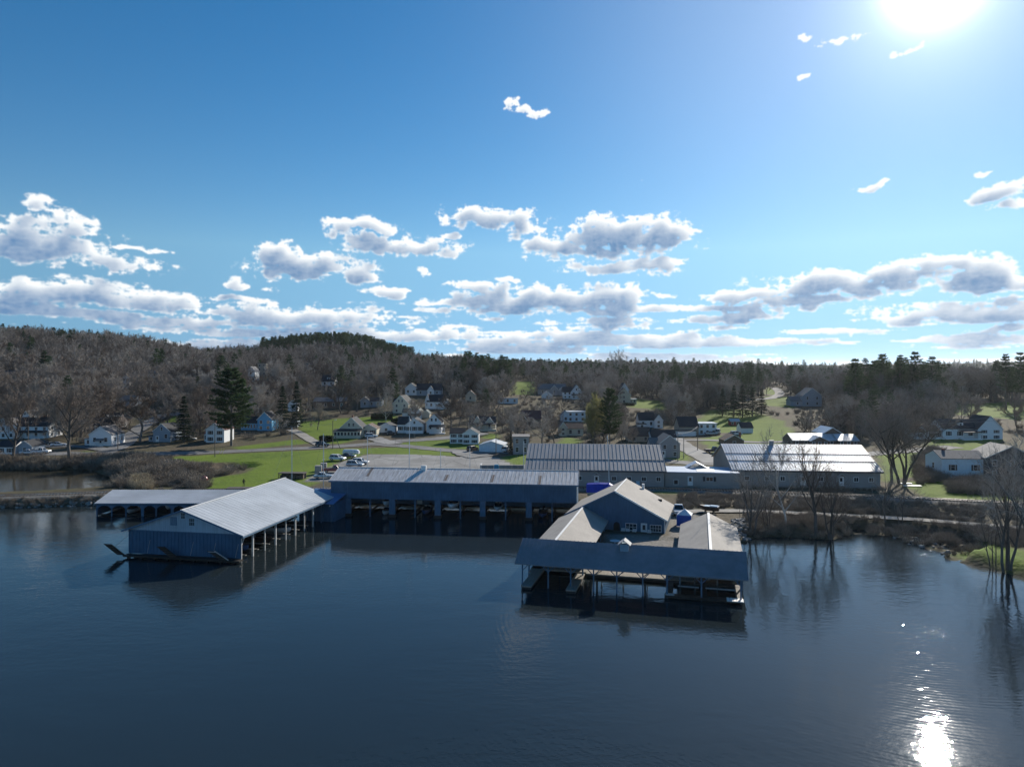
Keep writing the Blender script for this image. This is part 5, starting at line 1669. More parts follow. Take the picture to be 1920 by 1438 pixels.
def motorboat(x, y, z, rz, label, L=6.0, m=None, top=None, group='motor boats in the slips'):
    o = empty('motor_boat', (x, y, z), rz, label, 'boat', group)
    B_, D_ = L * .36, L * .17
    h = hull(L, B_, D_, m or HULLW, o)
    MB().box(-L * .42, L * .12, -B_ * .36, B_ * .36, D_ + .005, D_ + .05).build('cockpit_floor', BLACK, o)
    MB().hexa([(L * .06, -B_ * .4, D_), (L * .3, -B_ * .25, D_ + .08), (L * .3, B_ * .25, D_ + .08), (L * .06, B_ * .4, D_), (L * .04, -B_ * .36, D_ + .55), (L * .1, -B_ * .26, D_ + .5), (L * .1, B_ * .26, D_ + .5), (L * .04, B_ * .36, D_ + .55)]).build('windshield', GLASS, o)
    for s in (-1, 1):
        MB().box(-L * .12, -L * .04, s * B_ * .2 - .25, s * B_ * .2 + .25, D_ + .05, D_ + .6).build('seat', HULLW, o)
    MB().box(-L * .58, -L * .5, -.22, .22, D_ * .4, D_ + .55).build('outboard_motor', BLACK, o)
    if top:
        MB().hexa([(-L * .35, -B_ * .42, D_ + 1.2), (L * .1, -B_ * .42, D_ + 1.25), (L * .1, B_ * .42, D_ + 1.25), (-L * .35, B_ * .42, D_ + 1.2), (-L * .3, -B_ * .3, D_ + 1.45), (L * .05, -B_ * .3, D_ + 1.5), (L * .05, B_ * .3, D_ + 1.5), (-L * .3, B_ * .3, D_ + 1.45)]).build('canopy', top, o)
        for sx in (-.3, .06):
            for s in (-1, 1):
                MB().tube((sx * L, s * B_ * .42, D_), (sx * L, s * B_ * .4, D_ + 1.25), .025, n=5).build('canopy_pole', ALU, o)
    return o


def local(root, x, y, z=0.0):
    a = root.rotation_euler.z
    return Vector((root.location.x + x * math.cos(a) - y * math.sin(a), root.location.y + x * math.sin(a) + y * math.cos(a), root.location.z + z))


def in_c(u, y, z, lab, **k):
    q = local(Cc, c_x(u), y)
    motorboat(q.x, q.y, z, Cc.rotation_euler.z - R(90), lab, **k)


in_c(720, 3.6, 1.75, 'white motor boat hoisted in second slip of the long blue boathouse', L=6.2)
in_c(716, 3.6, -.1, 'small boat afloat below hoisted boat in second slip', L=4.6)
in_c(845, 3.2, 1.55, 'white boat with blue cover hoisted in middle slip of long boathouse', L=6.6, top=CANVAS)
in_c(930, 3.2, 1.3, 'small pale blue boat hoisted in fourth slip of long boathouse', L=4.8, m=HULLW)
in_c(790, 5.0, -.1, 'motor boat floating deep in third slip of long boathouse', L=5.5, m=HULLB)
in_c(1015, 4.6, -.1, 'dark boat floating in last slip of long boathouse', L=5.5, m=HULLB)
for bx_, lab, z in ((5.2, 'white motor boat in second bay of the low boat shed', -.1), (12.9, 'white pontoon boat high on lift in fifth bay of low shed', 0.75), (19, 'dark motor boat in seventh bay of low shed', -.1)):
    q = local(B, bx_, 4.4)
    motorboat(q.x, q.y, z, R(-90), lab, L=5.4, m=HULLW if z != -.1 or bx_ < 6 else HULLB, top=None)
for k, (yy, lab) in enumerate(((5.0, 'motor boat in first open bay of the gabled boathouse'), (12.2, 'dark motor boat in middle bay of the gabled boathouse'), (18.8, 'white motor boat in far bay of the gabled boathouse'))):
    q = local(A, AW - 4.6, yy)
    motorboat(q.x, q.y, -.1 if k else .2, R(-10), lab, L=6.0, m=(HULLB, HULLD, HULLW)[k])


def sailboat(u, vtop, Y, lab, L=8.0, rz=0.0, lean=0.0, m=None, z0=1.4, boom=True):
    x = (u - U0) / F * Y
    zt = H - Y * (vtop - HZ) / F
    z0 = hgt(x, Y) + 0.5
    o = empty('sailboat', (x, Y, z0), rz, lab, 'sailboat', 'sailboats stored ashore with bare masts')
    B_, D_ = L * .3, 1.25
    hull(L, B_, D_, m or HULLW, o, keel=.35)
    g = MB()
    g.ring([[(xx, -w, D_ + .02), (xx, w, D_ + .02), (xx, w * .85, D_ + h), (xx, -w * .85, D_ + h)] for xx, w, h in ((-L * .18, B_ * .3, .5), (0, B_ * .32, .55), (L * .2, B_ * .22, .4), (L * .28, B_ * .12, .12))])
    cb = g.build('cabin', HULLW, o)
    for s in (-1, 1):
        for q in range(3):
            MB().box(-L * .12 + q * .75, -L * .12 + q * .75 + .45, s * B_ * .3 - .03, s * B_ * .3 + .03, D_ + .2, D_ + .38).build('porthole', GLASS, cb)
    ht = zt - z0
    MB().tube((L * .08, 0, D_ + .4), (L * .08 + lean * ht, 0, ht), .085, .06, n=7).build('mast', ALU, o)
    MB().bar((L * .08 + lean * ht * .62, -.75, ht * .62), (L * .08 + lean * ht * .62, .75, ht * .62), .05).build('spreader', ALU, o)
    MB().tube((L * .08 + lean * ht, 0, ht - .1), (L * .49, 0, D_ * 1.15), .012, n=4).build('forestay', STEEL, o)
    MB().tube((L * .08 + lean * ht, 0, ht - .1), (-L * .49, 0, D_), .012, n=4).build('backstay', STEEL, o)
    for s in (-1, 1):
        MB().tube((L * .08 + lean * ht * .98, 0, ht * .98), (L * .06, s * B_ * .48, D_), .01, n=4).build('shroud', STEEL, o)
    if boom:
        MB().tube((L * .06, 0, D_ + 1.0), (-L * .34, 0, D_ + 1.05), .06, n=6).build('boom', ALU, o)
    for s in (-1, 1):
        for q in (-.3, .2):
            MB().bar((q * L, s * B_ * .45, -.55), (q * L, s * B_ * .36, .55), .1).build('cradle_leg', STEEL, o)
    for q in range(5):
        MB().tube((-L * .45 + q * L * .22, B_ * .46 * (1 - max(0, q - 2) * .2), D_), (-L * .45 + q * L * .22, B_ * .46 * (1 - max(0, q - 2) * .2), D_ + .55), .015, n=4).build('stanchion', ALU, o)
    return o


sailboat(541, 801, 154.0, 'sailboat with white mast rising behind the gabled boathouse roof', L=9.0, rz=R(8))
sailboat(612, 813, 152.4, 'white sailboat with railings between the two blue boathouses', L=8.2, rz=R(170))
sailboat(684, 818, 153.5, 'sailboat with slim mast left of the boathouse roof vent', L=7.0, rz=R(15))
sailboat(761, 780, 153.0, 'sailboat with the tallest mast behind the long boathouse', L=9.5, rz=R(10), lean=.0)
sailboat(822, 840, 153.5, 'sailboat with short thin mast before the bungalow lawn', L=6.0, rz=R(12))
sailboat(885, 839, 153.0, 'sailboat with short white mast below the double garage', L=6.0, rz=R(170))
sailboat(977, 827, 154.0, 'sailboat with white mast near warehouse left corner', L=7.5, rz=R(5))
sb = sailboat(1137, 816, 149.5, 'sailboat under blue tarp with leaning mast beside the workshop', L=8.0, rz=R(-4), lean=-.035, boom=False)
g = MB()
g.ring([[(x, -w, 1.1), (x, -w * .5, 1.5 + h), (x, 0, 1.75 + h), (x, w * .5, 1.5 + h), (x, w, 1.1)] for x, w, h in ((-4.2, 1.3, .9), (-4.0, 1.5, 1.15), (-1.5, 1.55, 1.3), (0.6, 1.5, 1.25), (1.0, 1.4, 1.0), (3.2, .6, -.1))], cap=True)
g.build('blue_tarp', BLUETARP, sb)
# dark skiff standing on the gravel beside the trail
p = wpt(1330, 962, 1.3)
o = empty('beached_skiff', (p.x, p.y, hgt(p.x, p.y) + .35), R(150), 'dark skiff with white gunwale ashore beside the trail', 'boat')
hull(3.6, 1.5, .95, HULLD, o)
MB().box(-1.75, .9, -.74, .74, .95, 1.0).build('gunwale', HULLW, o)
MB().box(-1.6, -.2, -.55, .55, 1.0, 1.12).build('cover_board', HULLW, o)
for q in (-.9, .6):
    MB().box(q, q + .15, -.7, .7, -.4, .1).build('cradle_beam', SLEEP, o)

# ------------------------------------------------------------------ patio things
def patio(xl, yl):
    return local(E1, xl, yl, .22)


q = patio(10.3, -.9)
def chair(x, y, rz, lab):
    o = empty('patio_chair', (x, y, pz), rz, lab, 'chair', 'white chairs by the workshop wall')
    MB().box(-.3, .3, -.3, .3, .36, .42).build('seat', WHITE, o)
    for s in range(5):
        MB().box(-.3 + s * .125, -.2 + s * .125, .26, .3, .42, 1.0).build('back_slat', WHITE, o)
    for sx in (-.3, .24):
        for sy in (-.3, .24):
            MB().box(sx, sx + .06, sy, sy + .06, 0, .36).build('leg', WHITE, o)
        MB().box(sx - .03, sx + .09, -.32, .3, .6, .64).build('armrest', WHITE, o)
for k, (xl, lab) in enumerate(((9.7, 'leftmost white patio chair at the workshop wall'), (10.5, 'second white patio chair below the left window'), (11.6, 'white patio chair just left of the workshop door'), (14.1, 'white patio chair just right of the workshop door'))):
    q = patio(xl, -.75)
    chair(q.x, q.y, R(-17), lab)
q = wpt(1153, 1013, 1.7)
o = empty('patio_table', (q.x, q.y, pz), 0, 'round white patio table between wing shed and planter', 'table')
g = MB()
g.ring([[(.8 * math.cos(2 * math.pi * i / 16), .8 * math.sin(2 * math.pi * i / 16), z) for i in range(16)] for z in (.72, .77)])
g.build('table_top', mat('pale_blue_table', (.5, .62, .68), .5), o)
MB().tube((0, 0, 0), (0, 0, .72), .06).build('table_leg', ALU, o)
MB().tube((0, 0, 0), (0, 0, .05), .35, n=10).build('table_base', ALU, o)
q = wpt(1284, 989, 1.0)
o = empty('pop_up_tent', (q.x, q.y, hgt(q.x, q.y)), R(-20), 'small blue and white peaked canopy tent beside the path', 'tent')
h_ = 1.25
for s, t_ in ((-1, -1), (1, -1), (1, 1), (-1, 1)):
    MB().tube((s * h_, t_ * h_, 0), (s * h_, t_ * h_, 2.0), .03).build('tent_pole', ALU, o)
top = (0, 0, 2.95)
cs_ = [(-h_, -h_, 2.0), (h_, -h_, 2.0), (h_, h_, 2.0), (-h_, h_, 2.0)]
TW, TB = mat('tent_white', (.66, .7, .76), .7), mat('tent_blue', (.03, .10, .42), .6)
for k in range(4):
    MB().poly([cs_[k], cs_[(k + 1) % 4], top]).build('tent_roof_panel', TW, o)
MB().box(-h_, h_, -h_ - .02, -h_, .1, 2.0).build('tent_side', TB, o)
MB().box(-h_ - .02, -h_, -h_, h_, .1, 2.0).build('tent_side', TB, o)
# planter of rough grass in front of the workshop
rng = random.Random(3)
g = MB()
c0_ = wpt(1245, 1014, 1.0)
for k in range(1500):
    a, r_ = rng.uniform(0, 6.28), math.sqrt(rng.random())
    x, y = c0_.x + 2.6 * r_ * math.cos(a), c0_.y + 1.3 * r_ * math.sin(a)
    h2 = rng.uniform(.2, .65)
    dx, dy = rng.uniform(-.2, .2), rng.uniform(-.2, .2)
    g.poly([(x - .03, y, pz), (x + .03, y, pz), (x + dx, y + dy, pz + h2)])
tag(g.build('planter_grass', mat('rough_grass', (.10, .14, .035), .9, .3)), 'tuft of rough green grass on the patio', 'grass', kind='stuff')

# ------------------------------------------------------------------ poles, lamps and wires
POLE = mat('pole_wood', (0.17, 0.145, 0.12), 0.9, 0.2, 2)


def pole(u, v, top_v, lab, arms=1, rad=.14, lamp=False, lean=0.0, m=None, name='utility_pole'):
    p = hit(u, v)
    h = (v - top_v) * p.y / F
    o = empty(name, tuple(p), R(8), lab, 'lamp post' if lamp else 'utility pole', None if lamp else 'utility poles along the streets')
    MB().tube((0, 0, -.5), (lean, 0, h), rad, rad * .7, n=8).build('pole', m or POLE, o)
    for k in range(arms):
        z = h - .5 - .9 * k
        ar = MB().box(-1.1, 1.1, -.08, .08, z, z + .12).build('crossarm', POLE, o)
        for s in (-1.0, -.4, .4, 1.0):
            MB().tube((s, 0, z + .12), (s, 0, z + .3), .05, n=6).build('insulator', WHITE, ar)
    if lamp:
        MB().tube((0, 0, h - .2), (.9, -.3, h + .25), .05, n=6).build('lamp_arm', STEEL, o)
        MB().box(.6, 1.3, -.45, -.15, h + .2, h + .35).build('lamp_head', WHITE, o)
    o['top'] = (p.x + lean, p.y, p.z + h)
    return o


P1 = pole(403, 857, 795, 'dark utility pole in front of the shuttered house')
P2 = pole(221, 843, 778, 'dark utility pole at the side street corner', arms=1)
P3 = pole(624, 842, 789, 'tall pole with white street lamp beside the cream porch house', arms=0, lamp=True)
pb = hit(639, 842)
g = MB().tube((pb.x, pb.y, pb.z - .3), (P3['top'][0] + .1, P3['top'][1] - .1, P3['top'][2] - 3.5), .11, .09, n=7)
tag(g.build('brace_pole', POLE), 'leaning brace pole propped against the street lamp pole', 'pole')
P4 = pole(1271, 866, 812, 'slim pale pole in front of the grey gabled house', m=mat('pale_pole', (.3, .28, .25)))
P5 = pole(1282, 860, 818, 'pale pole right of the grey gabled house', m=mat('pale_pole', (.3, .28, .25)), arms=0)
P6 = pole(1308, 845, 800, 'pole carrying service wires above the slate barn')
P7 = pole(1803, 800, 724, 'thin pole on the field behind the white farmhouse')
P8 = pole(53, 842, 790, 'pole with crossarm before the long white farmhouse')
P9 = pole(791, 778, 745, 'pole beside the cream gable house', arms=0)
P10 = pole(821, 800, 759, 'pole above the screened porch house')
P11 = pole(849, 724, 720 - 0, 'short pole in bare trees', arms=0) if False else None
P12 = pole(876, 809, 778, 'pole left of the verandah house', arms=0)
P13 = pole(930, 851, 808, 'pole in front of the double garage corner', arms=0)
P14 = pole(1626, 806, 782, 'thin pole above the bright pavilion roofs', arms=0)
P15 = pole(741, 835, 822, 'small road sign post at the junction', arms=0, rad=.05, name='sign_post')
WIRE = mat('pale_wire', (.35, .35, .36), .5, metal=.3)


def wire(a, b, sag, lab, r=.022):
    a, b = Vector(a), Vector(b)
    g = MB()
    n = 12
    P = [a.lerp(b, i / n) - Vector((0, 0, sag * 4 * (i / n) * (1 - i / n))) for i in range(n + 1)]
    for p0, p1 in zip(P[:-1], P[1:]):
        g.tube(p0, p1, r, n=4, cap=False)
    tag(g.build('overhead_wire', WIRE), lab, 'wire', 'overhead wires')


def ptop(o, dz=0.0, dx=0.0):
    t_ = o['top']
    return (t_[0] + dx, t_[1], t_[2] + dz)


wire(ptop(P2), ptop(P1), 1.2, 'wire between side street pole and shuttered house pole')
wire(ptop(P1), ptop(P3, -1), 1.4, 'wire from shuttered house pole to street lamp pole')
wire(ptop(P8), ptop(P2), 1.2, 'wire from far left pole to side street pole')
wire(ptop(P4), ptop(P6), .8, 'service wire from pale pole up to slate barn pole')
wire(ptop(P10), ptop(P12), .8, 'wire between two poles above the bungalow')
wire(ptop(P12), ptop(P13), .8, 'wire running down to the double garage pole')
wa, wb_ = wpt(1690, 786, 12), wpt(1890, 778, 12)
wa = Vector(((1688 - U0) / F * 225, 225, H - 225 * (788 - HZ) / F))
wb_ = Vector(((1930 - U0) / F * 215, 215, H - 215 * (776 - HZ) / F))
wire(wa, wb_, .8, 'upper pale wire crossing in front of the white farmhouse', .035)
wire(wa - Vector((0, 0, .8)), wb_ - Vector((0, 0, .9)), .8, 'lower pale wire crossing in front of the white farmhouse', .035)
for o_ in list(bpy.data.objects):
    if 'top' in o_:
        del o_['top']

# concrete block stacks, dumpster and yard things
for (u, v, w, d, h, lab) in ((597, 889, 1.7, 1.4, 2.2, 'stack of grey concrete blocks on the gravel yard'), (607, 882, 1.6, 1.4, 2.0, 'second stack of concrete blocks nearer the parked cars')):
    p = hit(u, v)
    o = empty('block_stack', tuple(p), R(10), lab, 'block stack')
    for k in range(3):
        for j in range(2):
            MB().box(-w / 2 + j * w / 2 + .01, -w / 2 + (j + 1) * w / 2 - .01, -d / 2, d / 2, k * h / 3 + .01, (k + 1) * h / 3 - .01).build('concrete_block', CONC, o)
p = hit(931, 884)
o = empty('blue_barrel', (p.x, p.y - 1.5, p.z), 0, 'blue barrel in front of the yard wall', 'barrel')
MB().tube((0, 0, 0), (0, 0, 1.9), .6, n=12).build('barrel_body', mat('barrel_blue', (.03, .25, .42), .5), o)
MB().tube((0, 0, 1.9), (0, 0, 2.0), .5, n=12).build('barrel_lid', mat('barrel_blue', (.03, .25, .42)), o)
p = hit(383, 905)
o = empty('red_buoy', tuple(p + Vector((0, 0, .2))), 0, 'small red buoy lying at edge of the dry brush', 'buoy')
g = MB()
g.ring([[(r_ * math.cos(2 * math.pi * i / 10), r_ * math.sin(2 * math.pi * i / 10), z) for i in range(10)] for z, r_ in ((0, .3), (.25, .75), (.7, .85), (1.1, .6), (1.35, .2))])
g.build('float', PAINT['red'], o, smooth=True)
MB().tube((0, 0, 1.3), (0, 0, 1.7), .08).build('top_ring', STEEL, o)
for k, (u, v) in enumerate(((413, 853), (418, 853))):
    p = hit(u, v)
    g = MB().tube((p.x - .45, p.y, p.z), (p.x + .1, p.y + .6, p.z + 1.9), .06, n=6)
    tag(g.build('guy_guard', mat('yellow_guard', (.55, .52, .10), .6)), ('left' if k == 0 else 'right') + ' of two yellow guy wire guards beside the pole', 'guy guard')
# low dark dock roof beyond the white-roofed shed
o = empty('low_dock_roof', (-63.0, 156.0, 0.9), R(2), 'low dark flat-roofed shelter behind the white-roofed shed', 'shelter')
MB().box(0, 7.5, 0, 2.2, 1.5, 1.65).build('roof', WALLS['dark'], o)
for x in (.1, 3.6, 7.2):
    for y in (.1, 1.95):
        MB().box(x, x + .15, y, y + .15, -1, 1.5).build('post', SLEEP, o)
# rubbish and planks by the tracks
for k, (u, v, w) in enumerate(((1712, 913, 2.0), (1700, 908, 1.3), (1640, 913, 1.4))):
    p = hit(u, v)
    g = MB().hexa([(p.x - w, p.y, p.z + .05), (p.x + w, p.y - .2, p.z + .05), (p.x + w, p.y + .9, p.z + .1), (p.x - w, p.y + .8, p.z + .1), (p.x - w, p.y, p.z + .2), (p.x + w, p.y - .2, p.z + .2), (p.x + w, p.y + .9, p.z + .25), (p.x - w, p.y + .8, p.z + .25)])
    tag(g.build('white_board_pile', WHITE), ('large', 'small', 'leftmost')[k] + ' white board pile on grass by the railway', 'board pile')

# ------------------------------------------------------------------ a person on the grass, seen from afar
def person(u, v, lab):
    p = hit(u, v)
    o = empty('person', tuple(p), R(200), lab, 'person')
    me = bpy.data.meshes.new('body')
    V = [(0, 0, .95), (0, .02, 1.2), (0, .02, 1.42), (0, .03, 1.52), (0, .02, 1.68), (.20, .02, 1.42), (.29, .0, 1.15), (.28, -.12, .92), (-.20, .02, 1.42), (-.29, .0, 1.15), (-.27, -.1, .92), (.10, 0, .90), (.13, -.02, .5), (.13, .03, .08), (.13, -.12, .04), (-.10, 0, .90), (-.14, .08, .5), (-.14, .16, .08), (-.14, .02, .04)]
    E_ = [(0, 1), (1, 2), (2, 3), (3, 4), (2, 5), (5, 6), (6, 7), (2, 8), (8, 9), (9, 10), (0, 11), (11, 12), (12, 13), (13, 14), (0, 15), (15, 16), (16, 17), (17, 18)]
    rad = [.15, .15, .16, .06, .11, .08, .055, .045, .08, .055, .045, .10, .075, .05, .04, .10, .075, .05, .04]
    me.from_pydata(V, E_, [])
    b = link('body', me, mat('dark_clothing', (.025, .027, .032), .9, .2), o)
    sk = b.modifiers.new('skin', 'SKIN')
    for i, r_ in enumerate(rad):
        me.skin_vertices[0].data[i].radius = (r_, r_ * .85)
    me.skin_vertices[0].data[0].use_root = True
    b.modifiers.new('sub', 'SUBSURF').levels = 1
    g = MB()
    rg = random.Random(1)
    g.blob((0, .035, 1.73), .105, .115, .1, rg, 9, 5, .03)
    g.build('hair', mat('dark_hair', (.03, .022, .018), .8), b)
    return o


person(457, 912, 'person in dark clothes standing on the grass behind the sheds')
# ------------------------------------------------------------------ trees
def tree_mat(name, c1, c2, rough=0.9, trans=0.0):
    m = bpy.data.materials.new(name)
    m.use_nodes = True
    t = m.node_tree
    b = t.nodes['Principled BSDF']
    b.inputs['Roughness'].default_value = rough
    b.inputs['Specular IOR Level'].default_value = 0.15
    oi = N(t, 'ShaderNodeObjectInfo')
    g = N(t, 'ShaderNodeNewGeometry')
    mx = N(t, 'ShaderNodeMix', data_type='RGBA', inp={'A': (*c1, 1), 'B': (*c2, 1)})
    t.links.new(oi.outputs['Random'], mx.inputs['Factor'])
    ri = N(t, 'ShaderNodeMapRange', inp={'To Min': 0.72, 'To Max': 1.28})
    t.links.new(g.outputs['Random Per Island'], ri.inputs['Value'])
    sc_ = N(t, 'ShaderNodeVectorMath', operation='SCALE')
    t.links.new(mx.outputs['Result'], sc_.inputs[0])
    t.links.new(ri.outputs[0], sc_.inputs['Scale'])
    t.links.new(sc_.outputs[0], b.inputs['Base Color'])
    if trans:
        tr = N(t, 'ShaderNodeBsdfTranslucent')
        t.links.new(sc_.outputs[0], tr.inputs['Color'])
        ms = N(t, 'ShaderNodeMixShader', inp={0: trans})
        t.links.new(b.outputs[0], ms.inputs[1])
        t.links.new(tr.outputs[0], ms.inputs[2])
        t.links.new(ms.outputs[0], t.nodes['Material Output'].inputs['Surface'])
    return m


BARK = tree_mat('bark', (0.10, 0.085, 0.072), (0.19, 0.17, 0.15))
BIRCH = tree_mat('birch_bark', (0.42, 0.40, 0.37), (0.48, 0.46, 0.43))
TWIG = tree_mat('bare_twigs', (0.16, 0.12, 0.092), (0.44, 0.39, 0.335))
PALETWIG = tree_mat('pale_twigs', (0.34, 0.31, 0.27), (0.38, 0.34, 0.30))
NEEDLE = tree_mat('pine_needles', (0.036, 0.066, 0.032), (0.075, 0.115, 0.052), trans=0.35)
SPRUCE = tree_mat('spruce_needles', (0.020, 0.042, 0.026), (0.03, 0.06, 0.034), trans=0.25)
WILLOW = tree_mat('willow_buds', (0.26, 0.25, 0.10), (0.30, 0.28, 0.12), trans=0.35)
BRUSHM = tree_mat('dry_brush', (0.20, 0.165, 0.13), (0.33, 0.285, 0.23))
REEDM = tree_mat('dry_reeds', (0.36, 0.30, 0.20), (0.44, 0.37, 0.26))
HEDGE = tree_mat('hedge_leaves', (0.020, 0.036, 0.018), (0.030, 0.05, 0.024), trans=0.2)


class Twigs:
    """many loose triangles held in numpy arrays"""

    def __init__(self):
        self.P = []

    def add(self, base, tip, width, rg):
        """base, tip: (n,3) arrays; width: base width"""
        d = tip - base
        side = np.cross(d, rg.normal(size=d.shape))
        side /= np.linalg.norm(side, axis=1, keepdims=True) + 1e-9
        w = np.reshape(width, (-1, 1)) if np.ndim(width) else width
        self.P.append(np.stack([base - side * w / 2, base + side * w / 2, tip], 1))

    def arrays(self):
        return np.concatenate(self.P) if self.P else np.zeros((0, 3, 3))


def tri_mesh(name, tris, mb=None, mats=()):
    """mesh from a triangle array plus the faces of an MB (material 0 = MB, 1 = triangles)"""
    v0 = np.array(mb.v, float).reshape(-1, 3) if mb else np.zeros((0, 3))
    f0 = mb.f if mb else []
    nv = len(v0)
    verts = np.concatenate([v0, tris.reshape(-1, 3)])
    me = bpy.data.meshes.new(name)
    lt = [len(f) for f in f0] + [3] * len(tris)
    li = [i for f in f0 for i in f] + list(range(nv, nv + 3 * len(tris)))
    me.vertices.add(len(verts))
    me.vertices.foreach_set('co', verts.ravel())
    me.loops.add(len(li))
    me.loops.foreach_set('vertex_index', np.array(li, np.int32))
    me.polygons.add(len(lt))
    lt = np.array(lt, np.int32)
    me.polygons.foreach_set('loop_start', np.concatenate([[0], np.cumsum(lt)[:-1]]).astype(np.int32))
    me.polygons.foreach_set('loop_total', lt)
    for m in mats:
        me.materials.append(m)
    if len(mats) > 1:
        me.polygons.foreach_set('material_index', np.array([0] * len(f0) + [1] * len(tris), np.int32))
    me.update(calc_edges=True)
    return me


def grow_bare(seed, h=15.0, fork=0.22, n1=7, n2=6, n3=5, twigs=26, tw=0.045, spread=0.5, stems=1, rad=0.32, gap=0.0):
    """tapered trunk, three orders of limbs, a haze of twigs; returns (wood MB, fine MB, twig triangles)"""
    rg = np.random.default_rng(seed)
    wood, fine, T = MB(), MB(), Twigs()
    ends = []

    def limb(mb, p, d, L, r0, r1, n, sides, up):
        pts = [p]
        for i in range(n):
            d = d + rg.normal(size=3) * 0.13 + np.array([0, 0, up])
            d = d / np.linalg.norm(d)
            pts.append(pts[-1] + d * L / n)
        for i in range(n):
            mb.tube(pts[i], pts[i + 1], r0 + (r1 - r0) * i / n, r0 + (r1 - r0) * (i + 1) / n, n=sides, cap=False)
        return pts, d
    for s in range(stems):
        a0 = rg.uniform(0, 6.28)
        lean = 0.05 if stems == 1 else 0.22
        p0 = np.array([0.5 * math.cos(a0), 0.5 * math.sin(a0), -0.4]) * (0 if stems == 1 else 1) + np.array([0, 0, -0.3])
        d0 = np.array([lean * math.cos(a0), lean * math.sin(a0), 1.0])
        rs = rad * h / 15 / (1 if stems == 1 else 1.7)
        tr, dt = limb(wood, p0, d0, h * 0.62, rs, rs * .35, 6, 7, 0.05)
        for k in range(n1):
            t = fork + (1 - fork) * (k + rg.random() * .6) / n1
            i = min(int(t * 6), 5)
            q = tr[i] + (tr[i + 1] - tr[i]) * (t * 6 - i)
            az = k * 2.4 + rg.uniform(-.5, .5)
            el = rg.uniform(.35, .75) + t * .35
            d = np.array([math.cos(az) * math.cos(el) * spread * 2, math.sin(az) * math.cos(el) * spread * 2, math.sin(el)])
            L1 = h * rg.uniform(.34, .46) * (1.12 - .45 * t)
            r1 = rs * (.55 - .25 * t)
            b1, d1 = limb(wood, q, d / np.linalg.norm(d), L1, r1, r1 * .3, 4, 5, .10)
            for j in range(n2):
                u_ = .25 + .75 * (j + rg.random()) / n2
                i1 = min(int(u_ * 4), 3)
                q1 = b1[i1] + (b1[i1 + 1] - b1[i1]) * (u_ * 4 - i1)
                dd = (b1[i1 + 1] - b1[i1])
                dd = dd / np.linalg.norm(dd) + rg.normal(size=3) * .55 + np.array([0, 0, .18])
                L2 = h * rg.uniform(.14, .22)
                b2, d2 = limb(fine, q1, dd / np.linalg.norm(dd), L2, r1 * .28, r1 * .1, 3, 3, .10)
                for m_ in range(n3):
                    v_ = .2 + .8 * (m_ + rg.random()) / n3
                    i2 = min(int(v_ * 3), 2)
                    q2 = b2[i2] + (b2[i2 + 1] - b2[i2]) * (v_ * 3 - i2)
                    d3 = (b2[i2 + 1] - b2[i2])
                    d3 = d3 / np.linalg.norm(d3) + rg.normal(size=3) * .6 + np.array([0, 0, .15])
                    d3 /= np.linalg.norm(d3)
                    ends.append((q2, d3, h * rg.uniform(.07, .12)))
    B_ = np.array([e[0] for e in ends])
    D_ = np.array([e[1] for e in ends])
    L_ = np.array([e[2] for e in ends])
    T.add(B_, B_ + D_ * L_[:, None], tw * 1.8, rg)
    n = len(ends)
    for k in range(twigs):
        t = rg.random(n)[:, None]
        b = B_ + D_ * L_[:, None] * t
        d = D_ + rg.normal(size=(n, 3)) * .75 + np.array([0, 0, .12])
        d /= np.linalg.norm(d, axis=1, keepdims=True)
        T.add(b, b + d * (h * rg.uniform(.035, .085, n))[:, None], tw, rg)
    return wood, fine, T.arrays()


def grow_pine(seed, h=20.0, w=0.24, start=0.25, whorls=20, per=6, tufts=9, needles=7, size=0.42, kind='pine'):
    rg = np.random.default_rng(seed)
    wood, T = MB(), Twigs()
    n = 8
    pts = [np.array([0, 0, -.4])]
    for i in range(n):
        pts.append(np.array([rg.normal() * .1, rg.normal() * .1, h * (i + 1) / n]))
    r0 = h * .016
    for i in range(n):
        wood.tube(pts[i], pts[i + 1], r0 * (1 - i / n) + .04, r0 * (1 - (i + 1) / n) + .03, n=7, cap=False)
    for k in range(whorls):
        t = start + (1 - start) * (k + rg.random() * .7) / whorls
        z = h * min(t, .99)
        tt = (t - start) / (1 - start)
        if kind == 'pine':
            prof = (1 - tt) ** .66 * (.55 + .45 * min(tt * 3, 1)) + .045
        else:
            prof = (1 - tt) * .95 + .05
        for j in range(per):
            if kind == 'pine' and rg.random() < .12:
                continue
            az = j * 6.283 / per + k * 1.1 + rg.uniform(-.4, .4)
            L = h * w * prof * rg.uniform(.62, 1.12)
            rise = rg.uniform(.0, .35) if kind == 'pine' else rg.uniform(-.35, -.05)
            d = np.array([math.cos(az), math.sin(az), rise])
            b = np.array([0, 0, z])
            tip = b + d * L
            tip[2] += (.12 * L if kind == 'pine' else .10 * L)
            wood.tube(b, tip, .05, .02, n=3, cap=False)
            for q in range(tufts):
                f = .25 + .8 * (q + rg.random()) / tufts
                c = b + (tip - b) * f + rg.normal(size=3) * np.array([.28, .28, .10]) * (L * .22)
                m_ = needles
                dd = rg.normal(size=(m_, 3)) * np.array([1, 1, .5]) + d * .7 + np.array([0, 0, .25 if kind == 'pine' else -.25])
                dd /= np.linalg.norm(dd, axis=1, keepdims=True)
                ln = size * rg.uniform(.8, 1.6, m_) * (h / 20) ** .3
                T.add(np.repeat(c[None], m_, 0) - dd * (ln * .2)[:, None], c + dd * ln[:, None], ln * .42, rg)
    return wood, T.arrays()


